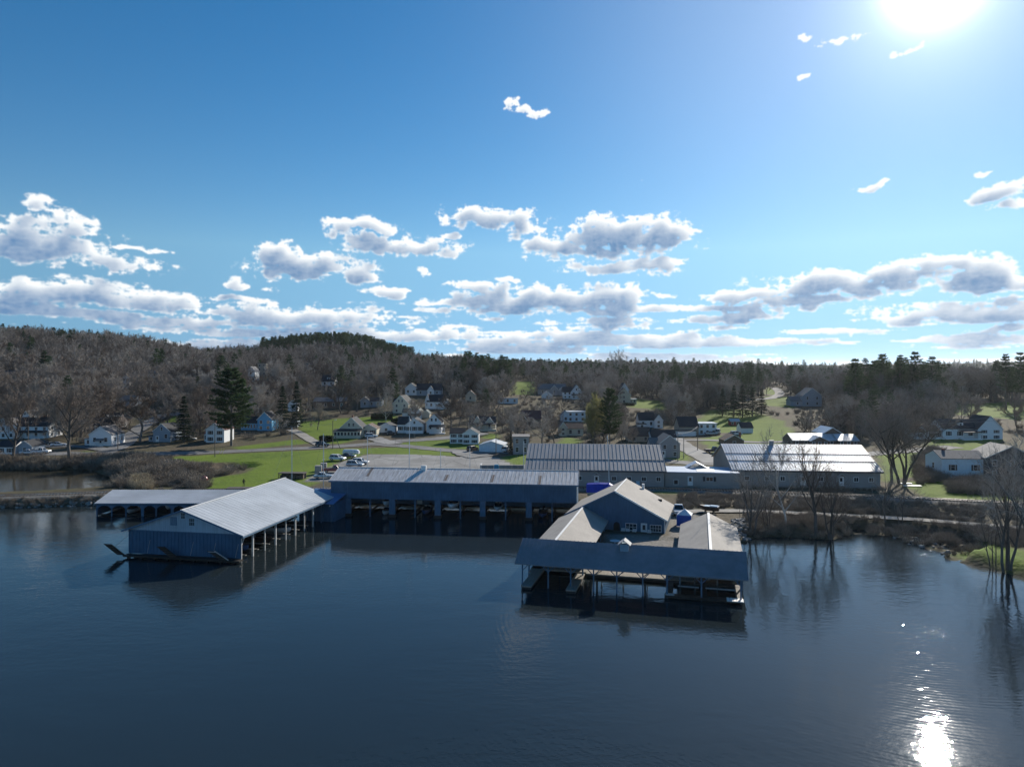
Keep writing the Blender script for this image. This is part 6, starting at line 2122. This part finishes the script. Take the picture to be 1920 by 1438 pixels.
def grow_shrub(seed, h=1.8, n=150, tw=.03, w=1.0):
    rg = np.random.default_rng(seed)
    T = Twigs()
    a = rg.uniform(0, 6.28, n)
    r_ = np.sqrt(rg.random(n)) * .55 * w
    b = np.stack([r_ * np.cos(a), r_ * np.sin(a), np.full(n, -.1)], 1)
    d = np.stack([np.cos(a) * .45 * w, np.sin(a) * .45 * w, np.ones(n)], 1) + rg.normal(size=(n, 3)) * .25
    d /= np.linalg.norm(d, axis=1, keepdims=True)
    L = h * rg.uniform(.5, 1.0, n)
    T.add(b, b + d * L[:, None], tw * 1.3, rg)
    for k in range(4):
        t = rg.uniform(.25, .95, n)[:, None]
        c = b + d * L[:, None] * t
        e = d + rg.normal(size=(n, 3)) * .6
        e /= np.linalg.norm(e, axis=1, keepdims=True)
        T.add(c, c + e * (L * rg.uniform(.2, .42, n))[:, None], tw, rg)
    return T.arrays()


# prototypes: split meshes (trunk, crown) for single trees, joined mesh for woods
PROTO, WOODS = {}, {}


def proto_bare(key, seed, bark, twig, hh, **k):
    wood, fine, tw_ = grow_bare(seed, h=hh, **k)
    PROTO[key] = (hh, wood.mesh('trunk'), tri_mesh('crown', tw_, fine, (twig,)))
    PROTO[key][1].materials.append(bark)


def proto_pine(key, seed, needle, hh, **k):
    wood, tr_ = grow_pine(seed, h=hh, **k)
    PROTO[key] = (hh, wood.mesh('trunk'), tri_mesh('crown', tr_, None, (needle,)))
    PROTO[key][1].materials.append(BARK)


for i in range(5):
    proto_bare('bare%d' % i, 10 + i, BARK, TWIG, 15.0, spread=(.5, .62, .42, .55, .7)[i], fork=(.22, .3, .2, .35, .18)[i], tw=.05, n3=6, twigs=30)
for i in range(3):
    proto_bare('shore%d' % i, 30 + i, BARK, TWIG, 15.0, stems=(3, 1, 4)[i], n1=(5, 11, 5)[i], n2=5, n3=4, twigs=8, tw=.03, spread=.36, fork=.3, rad=.42)
for i in range(2):
    proto_bare('thin%d' % i, 36 + i, BARK, TWIG, 15.0, stems=(3, 1)[i], n1=(4, 8)[i], n2=4, n3=4, twigs=6, tw=.026, spread=.42, fork=.25, rad=.22)
proto_bare('great', 41, BARK, TWIG, 26.0, n1=10, n2=8, n3=6, twigs=20, tw=.06, spread=.75, fork=.34, rad=.36)
proto_bare('birch', 42, BIRCH, PALETWIG, 15.0, n1=10, n2=5, n3=5, twigs=12, tw=.035, spread=.36, fork=.22, rad=.22)
proto_bare('palebare', 43, BIRCH, PALETWIG, 13.0, n1=9, n2=6, n3=5, twigs=16, tw=.04, spread=.6, fork=.2, rad=.2)
proto_bare('willow', 44, BARK, WILLOW, 20.0, n1=12, n2=7, n3=6, twigs=34, tw=.085, spread=.5, fork=.15, rad=.3)
proto_bare('column', 45, BARK, TWIG, 24.0, stems=5, n1=7, n2=6, n3=5, twigs=6, tw=.05, spread=.55, fork=.45, rad=.3)
for i in range(3):
    proto_pine('pine%d' % i, 60 + i, NEEDLE, 20.0, w=(.24, .20, .27)[i], start=(.28, .35, .22)[i], needles=8)
for i in range(2):
    proto_pine('spruce%d' % i, 70 + i, SPRUCE, 16.0, w=(.24, .2)[i], start=.06, whorls=26, per=7, tufts=8, needles=6, size=.36, kind='spruce')
proto_pine('greatpine', 75, NEEDLE, 27.0, w=.37, start=.20, whorls=19, per=7, tufts=16, needles=15, size=.6)
proto_pine('cedar', 76, SPRUCE, 10.0, w=.13, start=.02, whorls=26, per=7, tufts=7, needles=7, size=.3, kind='spruce')


def plant(key, x, y, h, label, name=None, cat='tree', group=None, rz=None, wide=1.0, zoff=0.0):
    hh, tm, cm_ = PROTO[key]
    nm = name or {'b': 'bare_tree', 's': 'bare_tree', 'g': 'bare_tree', 'p': 'pine_tree'}.get(key[0], 'bare_tree')
    o = empty(nm, (x, y, hgt(x, y) + zoff), random.Random(int(x * 7 + y * 13)).uniform(0, 6.28) if rz is None else rz, label, cat, group)
    s = h / hh
    o.scale = (s * wide, s * wide, s)
    link('trunk', tm, None, o)
    link('crown', cm_, None, o)
    return o


def plant_px(key, u, v, vtop, label, **k):
    p = hit(u, v)
    h = (v - vtop) * p.y / F
    TREEBOX.append((p.x, p.y))
    return plant(key, p.x, p.y, h, label, **k)


TREEBOX = []
for k_, (u_, vb_, vt_, w_, lab_) in enumerate(((88, 818, 702, 1.0, 'bare tree rising behind the long white farmhouse'), (150, 822, 706, 1.1, 'bare tree between the great bare tree and the corner building'), (215, 806, 704, 1.0, 'bare tree behind the dark dormer house'), (30, 806, 694, 1.1, 'bare tree behind the large white house at far left'),
                                               (318, 812, 716, 1.0, 'bare tree behind the grey gabled cottage'), (376, 815, 712, .9, 'bare tree left of the towering pine'), (478, 800, 712, .9, 'bare tree behind the wing of the bright blue house'), (596, 806, 752, .9, 'small bare tree on the edge of the mown slope'),
                                               (668, 772, 700, 1.1, 'broad bare tree beside the grey-blue house above the lawn'), (640, 775, 706, 1.0, 'bare tree right of the low brown house'), (846, 806, 735, 1.2, 'broad dark bare tree above the raised bungalow'), (860, 800, 742, 1.0, 'bare tree left of the verandah house'),
                                               (975, 832, 770, 1.2, 'bushy bare tree behind the tall flat-roofed house'), (1015, 836, 776, 1.2, 'bushy bare tree left of the old cream house'), (1040, 832, 782, 1.1, 'small bare tree by the warehouse ridge'), (1165, 838, 785, 1.1, 'bare tree right of the warehouse pine'), (1190, 836, 796, 1.0, 'small bare tree before the brown roofed house'))):
    plant_px('bare%d' % (k_ % 5), u_, vb_, vt_, lab_, name='bare_tree', wide=w_)
plant_px('greatpine', 434, 836, 690, 'towering dark green white pine beside the shuttered house', name='pine_tree')
plant_px('spruce1', 345, 830, 742, 'dense dark evergreen left of the shuttered house', name='evergreen_tree', wide=1.25)
plant_px('spruce0', 530, 803, 722, 'left of the twin dark spruces beside the blue house', name='spruce_tree')
plant_px('spruce1', 556, 803, 714, 'right of the twin dark spruces beside the blue house', name='spruce_tree')
plant_px('spruce0', 48, 800, 757, 'dark spruce behind the long white farmhouse', name='spruce_tree', wide=1.6)
plant_px('great', 130, 868, 700, 'great bare tree with thick pale trunk at the pond edge', name='bare_tree', wide=.9)
plant_px('great', 26, 866, 712, 'bare tree with reddish trunk at left end of the pond', name='bare_tree', wide=.7)
plant_px('bare4', 262, 828, 728, 'broad many-limbed bare tree beside the side street', wide=1.25)
plant_px('palebare', 723, 791, 733, 'pale leafless tree standing alone on the lawn', name='bare_tree', wide=.95)
plant_px('willow', 1112, 836, 742, 'yellow-green budding willow behind the grey warehouse', name='willow_tree', wide=.72)
plant_px('greatpine', 1143, 838, 728, 'dark green pine right of the willow behind the grey warehouse', name='pine_tree', wide=.72)
plant_px('cedar', 918, 752, 706, 'narrow dark cedar on the slope above the verandah house', name='cedar_tree')
plant_px('cedar', 958, 851, 814, 'narrow dark cedar left of the tall flat-roofed house', name='cedar_tree')
for k, (u, vb, vt) in enumerate(((1355, 780, 728), (1376, 782, 722), (1392, 783, 720), (1411, 781, 726), (1428, 778, 727))):
    plant_px('spruce%d' % (k % 2), u, vb, vt, ('leftmost', 'second', 'middle', 'fourth', 'rightmost')[k] + ' of five dark spruces above the sloping lawn', name='spruce_tree', group='spruces above the sloping lawn', wide=1.2)
plant_px('column', 1692, 908, 722, 'great many-stemmed bare tree right of the gleaming warehouse', name='bare_tree', wide=1.15)
plant_px('great', 1672, 905, 760, 'bare tree with dark trunk left of the many-stemmed tree', name='bare_tree', wide=.8)
for (key, u, vb, vt, w_, lab) in (('shore0', 1413, 1003, 836, .75, 'multi-stemmed bare tree at left end of the right shore'), ('birch', 1474, 985, 806, .75, 'white-barked birch between the shore trees'), ('shore1', 1530, 1008, 800, .62, 'tall single-stemmed bare tree on the right shore'),
                              ('shore2', 1556, 1010, 858, .7, 'leaning many-stemmed bare tree right of the tall shore tree'), ('thin0', 1585, 968, 905, 1.0, 'small bare tree beside the trail'), ('thin1', 1660, 985, 872, .9, 'thin bare tree left of the marsh'),
                              ('thin0', 1690, 990, 885, 1.0, 'small many-stemmed bare tree over the marsh'), ('shore2', 1890, 1072, 795, .6, 'large bare tree with spreading stems at right edge of the shore'), ('thin0', 1862, 1064, 905, .8, 'thin bare sapling group left of the edge tree'),
                              ('thin1', 1928, 1085, 770, 1.1, 'bare tree half outside right frame edge'), ('thin0', 1440, 998, 880, .9, 'low bare tree in the brush of the right shore'), ('thin0', 1390, 975, 895, .9, 'low bare tree beside the trail near the sheds')):
    plant_px(key, u, vb, vt, lab, name='bare_tree', wide=w_)

for k_, (key_, u_, vt_, Y_, w_, lab_) in enumerate((('pine0', 1604, 672, 330, 1.2, 'tall pine left of the skyline pines at right'), ('pine2', 1655, 663, 345, 1.0, 'leftmost of four tall skyline pines at right'), ('pine1', 1688, 666, 340, 1.0, 'second of four tall skyline pines at right'), ('pine0', 1716, 659, 350, 1.0, 'third and tallest of four skyline pines at right'),
                                                    ('pine2', 1748, 668, 345, 1.0, 'rightmost of four tall skyline pines at right'), ('pine1', 1886, 664, 345, 1.0, 'left of two tall pines at right frame edge'), ('pine0', 1913, 660, 350, 1.0, 'right of two tall pines at right frame edge'), ('palebare', 1158, 655, 560, 1.2, 'pale leafless tree standing above the centre skyline'),
                                                    ('palebare', 1512, 682, 420, 1.5, 'pale leafless tree behind the hill road house'), ('palebare', 1545, 690, 400, 1.4, 'pale leafless tree right of the hill road house'), ('palebare', 1090, 683, 500, 1.5, 'pale spreading tree behind the bright white hill house'))):
    X_ = (u_ - U0) / F * Y_
    plant(key_, X_, Y_, H - Y_ * (vt_ - HZ) / F - hgt(X_, Y_), lab_, name='pine_tree' if key_[0:4] == 'pine' else 'bare_tree', wide=w_)

# ------------------------------------------------------------------ woods: sample positions, nearest become single trees
prot = np.zeros((360, 480))


def protect(u0, v0, u1, v1, y):
    a, b, c, d = int(max(v0 / 4, 0)), int(min(v1 / 4 + 1, 359)), int(max(u0 / 4, 0)), int(min(u1 / 4 + 1, 479))
    if c < d and a < b:
        prot[a:b, c:d] = np.maximum(prot[a:b, c:d], y)


for (u0, v0, u1, v1, y) in HOUSES:
    if y < 385:
        protect(u0, v0, u1, v1 - 2, y)
    else:
        protect(u0 + 2, v0 + 2, u1 - 2, (v0 + v1) / 2, y)
for pl in LAWNS:
    xs, ys = [q[0] for q in pl], [q[1] for q in pl]
    gx, gy_ = np.meshgrid(np.arange(min(xs), max(xs), 1.5), np.arange(min(ys), max(ys), 1.5))
    gx, gy_ = gx.ravel(), gy_.ravel()
    k = inside(gx, gy_, pl)
    if not k.any():
        continue
    gx, gy_ = gx[k], gy_[k]
    gz = height(gx, gy_)
    uu, vv = proj(gx, gy_, gz)
    a, c = np.clip((vv / 4).astype(int), 0, 359), np.clip((uu / 4).astype(int), 0, 479)
    prot[a, c] = np.maximum(prot[a, c], gy_)
for nm in ('main_road', 'lower_road', 'hill_road', 'village_street', 'house_driveway'):
    for (x, y) in ROADLINES[nm][0]:
        u, v = proj(x, y, hgt(x, y))
        protect(u - 4, v - 3, u + 4, v + 1, y)

rg = np.random.default_rng(77)
cx_, cy_ = [], []
yy = 248.0
while yy < 960:
    sp_ = 6.0 + max(0, yy - 350) * .006
    xs = np.arange(-60, 1985, sp_ * F / yy)
    uu = xs + rg.uniform(-.5, .5, len(xs)) * sp_ * F / yy
    y_ = yy + rg.uniform(-.5, .5, len(xs)) * sp_
    cx_.append((uu - U0) / F * y_)
    cy_.append(y_)
    yy += sp_
cx_, cy_ = np.concatenate(cx_), np.concatenate(cy_)
ok = np.ones(len(cx_), bool)
for pl in LAWNS + [LOT]:
    ok &= ~(inside(cx_, cy_, pl) | (seg_dist(cx_, cy_, pl) < 2))
for nm, (ln, w_) in ROADLINES.items():
    near = seg_dist(cx_, cy_, ln[::3] + [ln[-1]], False)
    ok &= near > w_ / 2 + 3
hx = np.array([(h_[0] + h_[2]) / 2 for h_ in HOUSES])
hy = np.array([h_[4] for h_ in HOUSES])
hX = (hx - U0) / F * hy
for X_, Y_, h_ in zip(hX, hy, HOUSES):
    wd = (h_[2] - h_[0]) * Y_ / F / 2
    ok &= ~((np.abs(cx_ - X_) < wd + 3) & (cy_ > Y_ - 4) & (cy_ < Y_ + 14))
cx_, cy_ = cx_[ok], cy_[ok]
cz_ = height(cx_, cy_)
cu_ = U0 + F * cx_ / cy_
cand = []
dn = fbm(cx_ / 45, cy_ / 45, 3)
for x, y, z, u, d_ in zip(cx_, cy_, cz_, cu_, dn):
    q = rg.random()
    # how wooded, how coniferous
    dens_ = .95 if y > 400 else (.85 if y > 330 else .7)
    if u > 1480 and y > 262:
        dens_ = .95
    if u > 1720 and y < 350:
        dens_ = .5
    if 860 < u < 1480 and y < 400:
        dens_ = 1.0
    if u < 330 and y > 262:
        dens_ = .95
    if y > 640:
        dens_ = .75
    if q > dens_ * (.55 + .9 * d_):
        continue
    con = .04
    if y > 560 and u < 480:
        con = .10
    if 490 < u < 775 and 660 < y < 800:
        con = 1.0
    if 640 < u < 860 and 480 < y < 660:
        con = .3
    if 868 < u < 962 and 420 < y < 500:
        con = .9
    if 960 < u < 1560 and y > 480:
        con = .28
    if 1240 < u < 1500 and 400 < y <= 480:
        con = .35
    if 1590 < u < 1780 and 330 < y < 420:
        con = .55
    if u > 1860 and 330 < y < 420:
        con = .5
    pine = rg.random() < con
    h_ = (rg.uniform(10, 21 if y < 480 else 16) if pine else rg.uniform(9, 17)) * (1.0 if y > 330 else .75)
    if 490 < u < 775 and 660 < y < 800:
        h_ = rg.uniform(17, 20)
    if 868 < u < 962 and 420 < y < 500:
        h_ = rg.uniform(17, 23)
    if u > 1580 and y < 430:
        h_ *= 1.2
    r_ = h_ * .26
    u0, v0 = proj(x - r_, y, z + h_)
    u1, v1 = proj(x + r_, y, z + h_ * .12)
    a, b, c, e = int(max(v0 / 4, 0)), int(v1 / 4), int(max(u0 / 4, 0)), int(min(u1 / 4, 479))
    if b > a and e > c:
        hid = (prot[a:b, c:e] > y + 3).sum()
        if hid > (4 if y < 420 else 7) and rg.random() < .96:
            continue
    cand.append((x, y, z, h_, pine, u))
cand.sort(key=lambda t: -t[3] / t[1])
bare_c = [c for c in cand if not c[4]]
pine_c = [c for c in cand if c[4]]
ORD = ['first', 'second', 'third', 'fourth', 'fifth', 'sixth', 'seventh', 'eighth', 'ninth', 'tenth', 'eleventh', 'twelfth', 'thirteenth', 'fourteenth', 'fifteenth', 'sixteenth', 'seventeenth', 'eighteenth', 'nineteenth']
for t_ in ('twent', 'thirt', 'fort', 'fift'):
    ORD += [t_ + 'ieth'] + [t_ + 'y-' + q_ for q_ in ORD[:9]]


def tree_labels(items, what):
    """say which tree by the house it stands nearest to, then by its turn from the left"""
    keys, out = {}, [None] * len(items)
    for i, (x, y, z, h_, pn, u) in enumerate(items):
        j = min(range(len(LANDMARK)), key=lambda k_: (LANDMARK[k_][0] - x) ** 2 + ((LANDMARK[k_][1] - y) * .6) ** 2)
        dx, dy = x - LANDMARK[j][0], y - LANDMARK[j][1]
        du = u - LANDMARK[j][3]
        side = 'left of' if du < -14 else ('right of' if du > 14 else '')
        dep = 'far behind' if dy > 60 else ('behind' if dy > 6 else ('before' if dy < -6 else 'beside'))
        rel = dep if not side else ((dep + ' and ' + side) if dep != 'beside' else side)
        keys.setdefault((rel, LANDMARK[j][2]), []).append(i)
    for (rel, lm), ids in keys.items():
        ids.sort(key=lambda i_: items[i_][5])
        for n_, i_ in enumerate(ids):
            if len(ids) == 1:
                out[i_] = what + ' ' + rel + ' ' + lm
            else:
                out[i_] = ORD[n_] + ' from left of ' + what + 's ' + rel + ' ' + lm
    return out


bl_ = tree_labels(bare_c[:285], 'bare tree')
for (x, y, z, h_, pn, u), lab in zip(bare_c[:285], bl_):
    plant('bare%d' % int(rg.integers(5)), x, y, h_, lab, group='bare trees on the slopes', wide=rg.uniform(.85, 1.25), zoff=-.1)
pl_ = tree_labels(pine_c[:150], 'dark pine')
for (x, y, z, h_, pn, u), lab in zip(pine_c[:150], pl_):
    plant('pine%d' % int(rg.integers(3)), x, y, h_, lab, name='pine_tree', group='pines on the slopes', wide=rg.uniform(.85, 1.2), zoff=-.1)


def scatter(name, pts, sizes, protos, label, cat, seed=1):
    """one object of uncountable plants: instances on points"""
    r2 = np.random.default_rng(seed)
    coll = bpy.data.collections.new(name + '_kinds')
    for k, me in enumerate(protos):
        coll.objects.link(bpy.data.objects.new('%s_kind_%d' % (name, k), me))
    me = bpy.data.meshes.new(name)
    n = len(pts)
    me.vertices.add(n)
    me.vertices.foreach_set('co', np.asarray(pts, np.float32).ravel())
    for nm, ty, val in (('size', 'FLOAT', np.asarray(sizes, np.float32)), ('turn', 'FLOAT', r2.uniform(0, 6.28, n).astype(np.float32)), ('pick', 'INT', r2.integers(0, len(protos), n).astype(np.int32))):
        a = me.attributes.new(nm, ty, 'POINT')
        a.data.foreach_set('value', val)
    o = link(name, me)
    ng = bpy.data.node_groups.new(name, 'GeometryNodeTree')
    ng.interface.new_socket('Geometry', in_out='INPUT', socket_type='NodeSocketGeometry')
    ng.interface.new_socket('Geometry', in_out='OUTPUT', socket_type='NodeSocketGeometry')
    gi, go = ng.nodes.new('NodeGroupInput'), ng.nodes.new('NodeGroupOutput')
    ip = ng.nodes.new('GeometryNodeInstanceOnPoints')
    ci = ng.nodes.new('GeometryNodeCollectionInfo')
    ci.inputs['Collection'].default_value = coll
    ci.inputs['Separate Children'].default_value = True
    ci.inputs['Reset Children'].default_value = True
    ip.inputs['Pick Instance'].default_value = True

    def attr(nm, ty):
        q = ng.nodes.new('GeometryNodeInputNamedAttribute')
        q.data_type = ty
        q.inputs['Name'].default_value = nm
        return q.outputs['Attribute']
    cb = ng.nodes.new('ShaderNodeCombineXYZ')
    L = ng.links.new
    L(gi.outputs[0], ip.inputs['Points'])
    L(ci.outputs[0], ip.inputs['Instance'])
    L(attr('pick', 'INT'), ip.inputs['Instance Index'])
    L(attr('turn', 'FLOAT'), cb.inputs['Z'])
    L(cb.outputs[0], ip.inputs['Rotation'])
    L(attr('size', 'FLOAT'), ip.inputs['Scale'])
    L(ip.outputs[0], go.inputs[0])
    md = o.modifiers.new('scatter', 'NODES')
    md.node_group = ng
    return tag(o, label, cat, kind='stuff')


def far_bare(seed):
    w_, f_, t_ = grow_bare(seed, h=15.0, n1=7, n2=4, n3=4, twigs=10, tw=.13, spread=.62, fork=.25, rad=.3)
    w_.f += [tuple(i + len(w_.v) for i in f) for f in f_.f]
    w_.v += f_.v
    return tri_mesh('far_bare', t_, w_, (BARK, TWIG))


def far_pine(seed, w):
    w_, t_ = grow_pine(seed, h=20.0, w=w, start=.25, whorls=14, per=5, tufts=5, needles=6, size=.75)
    return tri_mesh('far_pine', t_, w_, (BARK, NEEDLE))


rest = bare_c[285:]
scatter('bare_wood', [c[:3] for c in rest], [c[3] / 15 for c in rest], [far_bare(100 + i) for i in range(4)], 'grey-brown leafless wood covering the hills', 'wood', 5)
rest = pine_c[150:]
scatter('pine_wood', [c[:3] for c in rest], [c[3] / 20 for c in rest], [far_pine(120 + i, (.22, .19, .26)[i]) for i in range(3)], 'dark pine wood on the ridge and skyline', 'wood', 6)
# farther woods out to the next ridges
fy_ = rg.uniform(960, 2600, 5200)
fu_ = rg.uniform(-40, 1960, 5200)
fx_ = (fu_ - U0) / F * fy_
scatter('far_wood', np.stack([fx_, fy_, height(fx_, fy_)], 1), rg.uniform(.7, 1.2, 5200), [far_pine(130, .26), far_bare(131), far_bare(132), far_bare(133)], 'distant mixed wood fading into the far ridges', 'wood', 7)

# ------------------------------------------------------------------ brush, reeds and hedges
shr = [tri_mesh('shrub', grow_shrub(200 + i, 1.8, 130, .035, (1.0, 1.4, .8)[i]), None, (BRUSHM,)) for i in range(3)]


def area(polys, step, jit=.9, avoid=None, seed=2):
    r2 = np.random.default_rng(seed)
    out = []
    for pl in polys:
        xs, ys = [q[0] for q in pl], [q[1] for q in pl]
        gx, gy_ = np.meshgrid(np.arange(min(xs), max(xs), step), np.arange(min(ys), max(ys), step))
        gx = gx.ravel() + r2.uniform(-jit, jit, gx.size) * step
        gy_ = gy_.ravel() + r2.uniform(-jit, jit, gy_.size) * step
        k = inside(gx, gy_, pl)
        gx, gy_ = gx[k], gy_[k]
        z = height(gx, gy_)
        k = z > 0.0
        for nm in ('waterside_trail', 'main_road'):
            k &= seg_dist(gx, gy_, ROADLINES[nm][0][::3], False) > 2.3
        k &= seg_dist(gx, gy_, RAIL, False) > 3.0
        out.append(np.stack([gx[k], gy_[k], z[k]], 1))
    return np.concatenate(out)


p1_ = area([hitpoly([(205, 918), (185, 890), (200, 868), (250, 856), (300, 862), (390, 870), (470, 880), (400, 895), (385, 918)])], 1.5, seed=3)
s1_ = rg.uniform(.6, 1.35, len(p1_)) * np.clip((fbm(p1_[:, 0] / 6, p1_[:, 1] / 6, 3) - .28) * 3.4, .35, 1.7)
scatter('dry_brush', p1_, s1_, shr, 'tangle of dry grey brush between pond and lawn', 'brush', 8)
p2_ = area([hitpoly([(-20, 884), (-20, 862), (120, 864), (235, 856), (200, 878), (110, 884)])], 1.6, seed=4)
scatter('pond_side_brush', p2_, rg.uniform(.8, 1.9, len(p2_)), shr, 'dark bushes along the far edge of the pond', 'brush', 9)
p3_ = area([[pp(1395, 1012), pp(1400, 965), pp(1500, 966), pp(1600, 972), pp(1700, 978), pp(1830, 990), pp(1960, 1008), pp(1960, 1045), pp(1800, 1035), pp(1700, 1018), pp(1600, 1004), pp(1560, 1012), pp(1480, 1010)]], 1.1, seed=5)
scatter('shore_brush', p3_, rg.uniform(.35, .95, len(p3_)), shr, 'low bare brush along the right shore below the trail', 'brush', 10)
p4_ = area([[pp(1270, 958, 1), pp(1275, 930, 1), pp(1500, 934, 1), pp(1700, 946, 1), pp(1960, 962, 1), pp(1960, 985, 1), pp(1700, 966, 1), pp(1500, 955, 1)]], 1.3, seed=6)
scatter('trackside_brush', p4_, rg.uniform(.3, .8, len(p4_)), shr, 'low brush between the railway and the trail', 'brush', 11)
p5_ = area([[pp(1100, 928, 1), pp(1090, 912, 1), pp(1250, 914, 1), pp(1400, 915, 1), pp(1650, 915, 1), pp(1660, 925, 1), pp(1400, 920, 1), pp(1200, 922, 1)]], 1.3, seed=7)
scatter('warehouse_brush', p5_, rg.uniform(.2, .55, len(p5_)), shr, 'sparse brush in front of the warehouses', 'brush', 12)
pr_ = area([hitpoly([(1722, 908), (1715, 862), (1745, 842), (1768, 850), (1772, 905)]), hitpoly([(1775, 925), (1780, 900), (1960, 908), (1960, 935)])], 1.3, seed=17)
scatter('ranch_house_brush', pr_, rg.uniform(.6, 1.5, len(pr_)), shr, 'brown brush around the white ranch house', 'brush', 18)
cw = [(x, y) for x, y in rl if x < -66 and x > -150]
p6_ = np.concatenate([np.stack([np.array([q[0] for q in cw]) + rg.uniform(-1.5, 1.5, len(cw)), np.array([q[1] for q in cw]) - rg.uniform(3.0, 6.0, len(cw)), np.zeros(len(cw))], 1) for _ in range(7)])
p6_[:, 2] = height(p6_[:, 0], p6_[:, 1])
p6_ = p6_[p6_[:, 2] > .05]
scatter('causeway_brush', p6_, rg.uniform(.25, .6, len(p6_)), shr, 'dead grass and brush on the railway causeway bank', 'brush', 13)
# brush understorey on the hillside yards
kx = rg.random(len(cx_)) < .5
ky = (cy_ < 520) & kx
p7_ = np.stack([cx_[ky] + rg.uniform(-2, 2, ky.sum()), cy_[ky] + rg.uniform(-2, 2, ky.sum()), cz_[ky]], 1)
p7_[:, 2] = height(p7_[:, 0], p7_[:, 1])
keep = []
for (x, y, z) in p7_:
    u, v = proj(x, y, z + 1.5)
    a, c = int(np.clip(v / 4, 0, 359)), int(np.clip(u / 4, 0, 479))
    keep.append(not prot[a, c] > y + 2)
p7_ = p7_[np.array(keep)]
scatter('hillside_brush', p7_, rg.uniform(.7, 1.7, len(p7_)), shr, 'brown undergrowth between the hillside trees', 'brush', 14)
rdm = [tri_mesh('reed', grow_shrub(220 + i, 1.9, 60, .035, .45), None, (REEDM,)) for i in range(2)]
p8_ = area([hitpoly([(245, 920), (250, 902), (282, 903), (285, 920)])], .8, seed=8)
scatter('pale_reeds', p8_, rg.uniform(.8, 1.3, len(p8_)), rdm, 'pale dry reeds behind the white-roofed shed', 'reeds', 15)
p9_ = area([MARSH], 1.5, seed=9)
scatter('marsh_reeds', p9_, rg.uniform(.2, .45, len(p9_)), shr + rdm[:1], 'dead marsh grass among glinting puddles', 'reeds', 16)


def hedge(u0, u1, v, hpx, dep, label):
    a, b = hit(u0, v), hit(u1, v)
    h_ = hpx * a.y / F
    r2 = np.random.default_rng(int(u0))
    n = 2600
    L_ = (b - a).length
    d = np.array((b - a).normalized())
    t, e, z = r2.random(n) * L_, r2.random(n) * dep, r2.random(n) * h_
    base = np.array(a)[None] + d[None] * t[:, None] + np.stack([np.zeros(n), e, z], 1)
    dd = r2.normal(size=(n, 3))
    dd /= np.linalg.norm(dd, axis=1, keepdims=True)
    T = Twigs()
    T.add(base, base + dd * .45, .28, r2)
    o = empty('clipped_hedge', tuple(a), 0, label, 'hedge')
    me = tri_mesh('leaves', T.arrays() - np.array(a), None, (HEDGE,))
    link('leaves', me, None, o)
    g = MB()
    for k in range(int(L_ / 1.2) + 1):
        q = Vector(d) * (k * 1.2) + Vector((0, dep / 2, 0))
        g.tube(q - Vector((0, 0, .4)), q + Vector((0, 0, h_ * .7)), .05, n=5)
    g.build('stems', BARK, o)


hedge(695, 735, 787, 10, 2.5, 'dark clipped hedge at back of the lawn')
hedge(733, 746, 796, 10, 2.5, 'short dark hedge beside the white bungalow')
hedge(598, 622, 829, 11, 2.5, 'dark shrub mass left of the cream porch house')
hedge(1155, 1190, 761, 5, 2.0, 'dark hedge below the pale yellow hill house')
# rip-rap stones of the causeway and the patio shore
STONE = mat('shore_stone', (.26, .25, .235), .9, .3, 1.5, .3, 8)
r3 = random.Random(8)
g = MB()
for k in range(520):
    if k < 330:
        x = r3.uniform(-125, -78)
        y = float(np.interp(x, [q[0] for q in rl], [q[1] for q in rl])) - r3.uniform(4.2, 6.6)
    elif k < 440:
        q = wpt(1385 + r3.uniform(-12, 20), 0 + r3.uniform(985, 1012), .3)
        x, y = q.x, q.y
    else:
        q = wpt(r3.uniform(1440, 1860), 1, 0) if False else wpt(r3.uniform(1590, 1780), r3.uniform(1003, 1040), 0)
        x, y = q.x, q.y
    z = hgt(x, y)
    if z > -.5:
        rr = r3.uniform(.15, .5)
        g.blob((x, y, z + rr * .2), rr, rr * r3.uniform(.6, 1), rr * .7, r3, 6, 4, .25)
tag(g.build('shore_stones', STONE), 'rough stones along the causeway and shore', 'stones', kind='stuff')
# ------------------------------------------------------------------ haze: thin air over the whole place
hz = MB().box(-17500, 17500, -120, 12600, -4, 150).build('haze', None)
hm = bpy.data.materials.new('haze')
hm.use_nodes = True
ht = hm.node_tree
for n_ in list(ht.nodes):
    ht.nodes.remove(n_)
pv = N(ht, 'ShaderNodeVolumePrincipled', inp={'Color': (0.86, 0.92, 1.0, 1), 'Density': 0.000035, 'Anisotropy': 0.55})
mo = N(ht, 'ShaderNodeOutputMaterial')
ht.links.new(pv.outputs[0], mo.inputs['Volume'])
hz.data.materials.append(hm)
hm.cycles.homogeneous_volume = True if hasattr(hm.cycles, 'homogeneous_volume') else None
tag(hz, 'thin pale blue haze in the air over lake and hills', 'haze', kind='stuff')
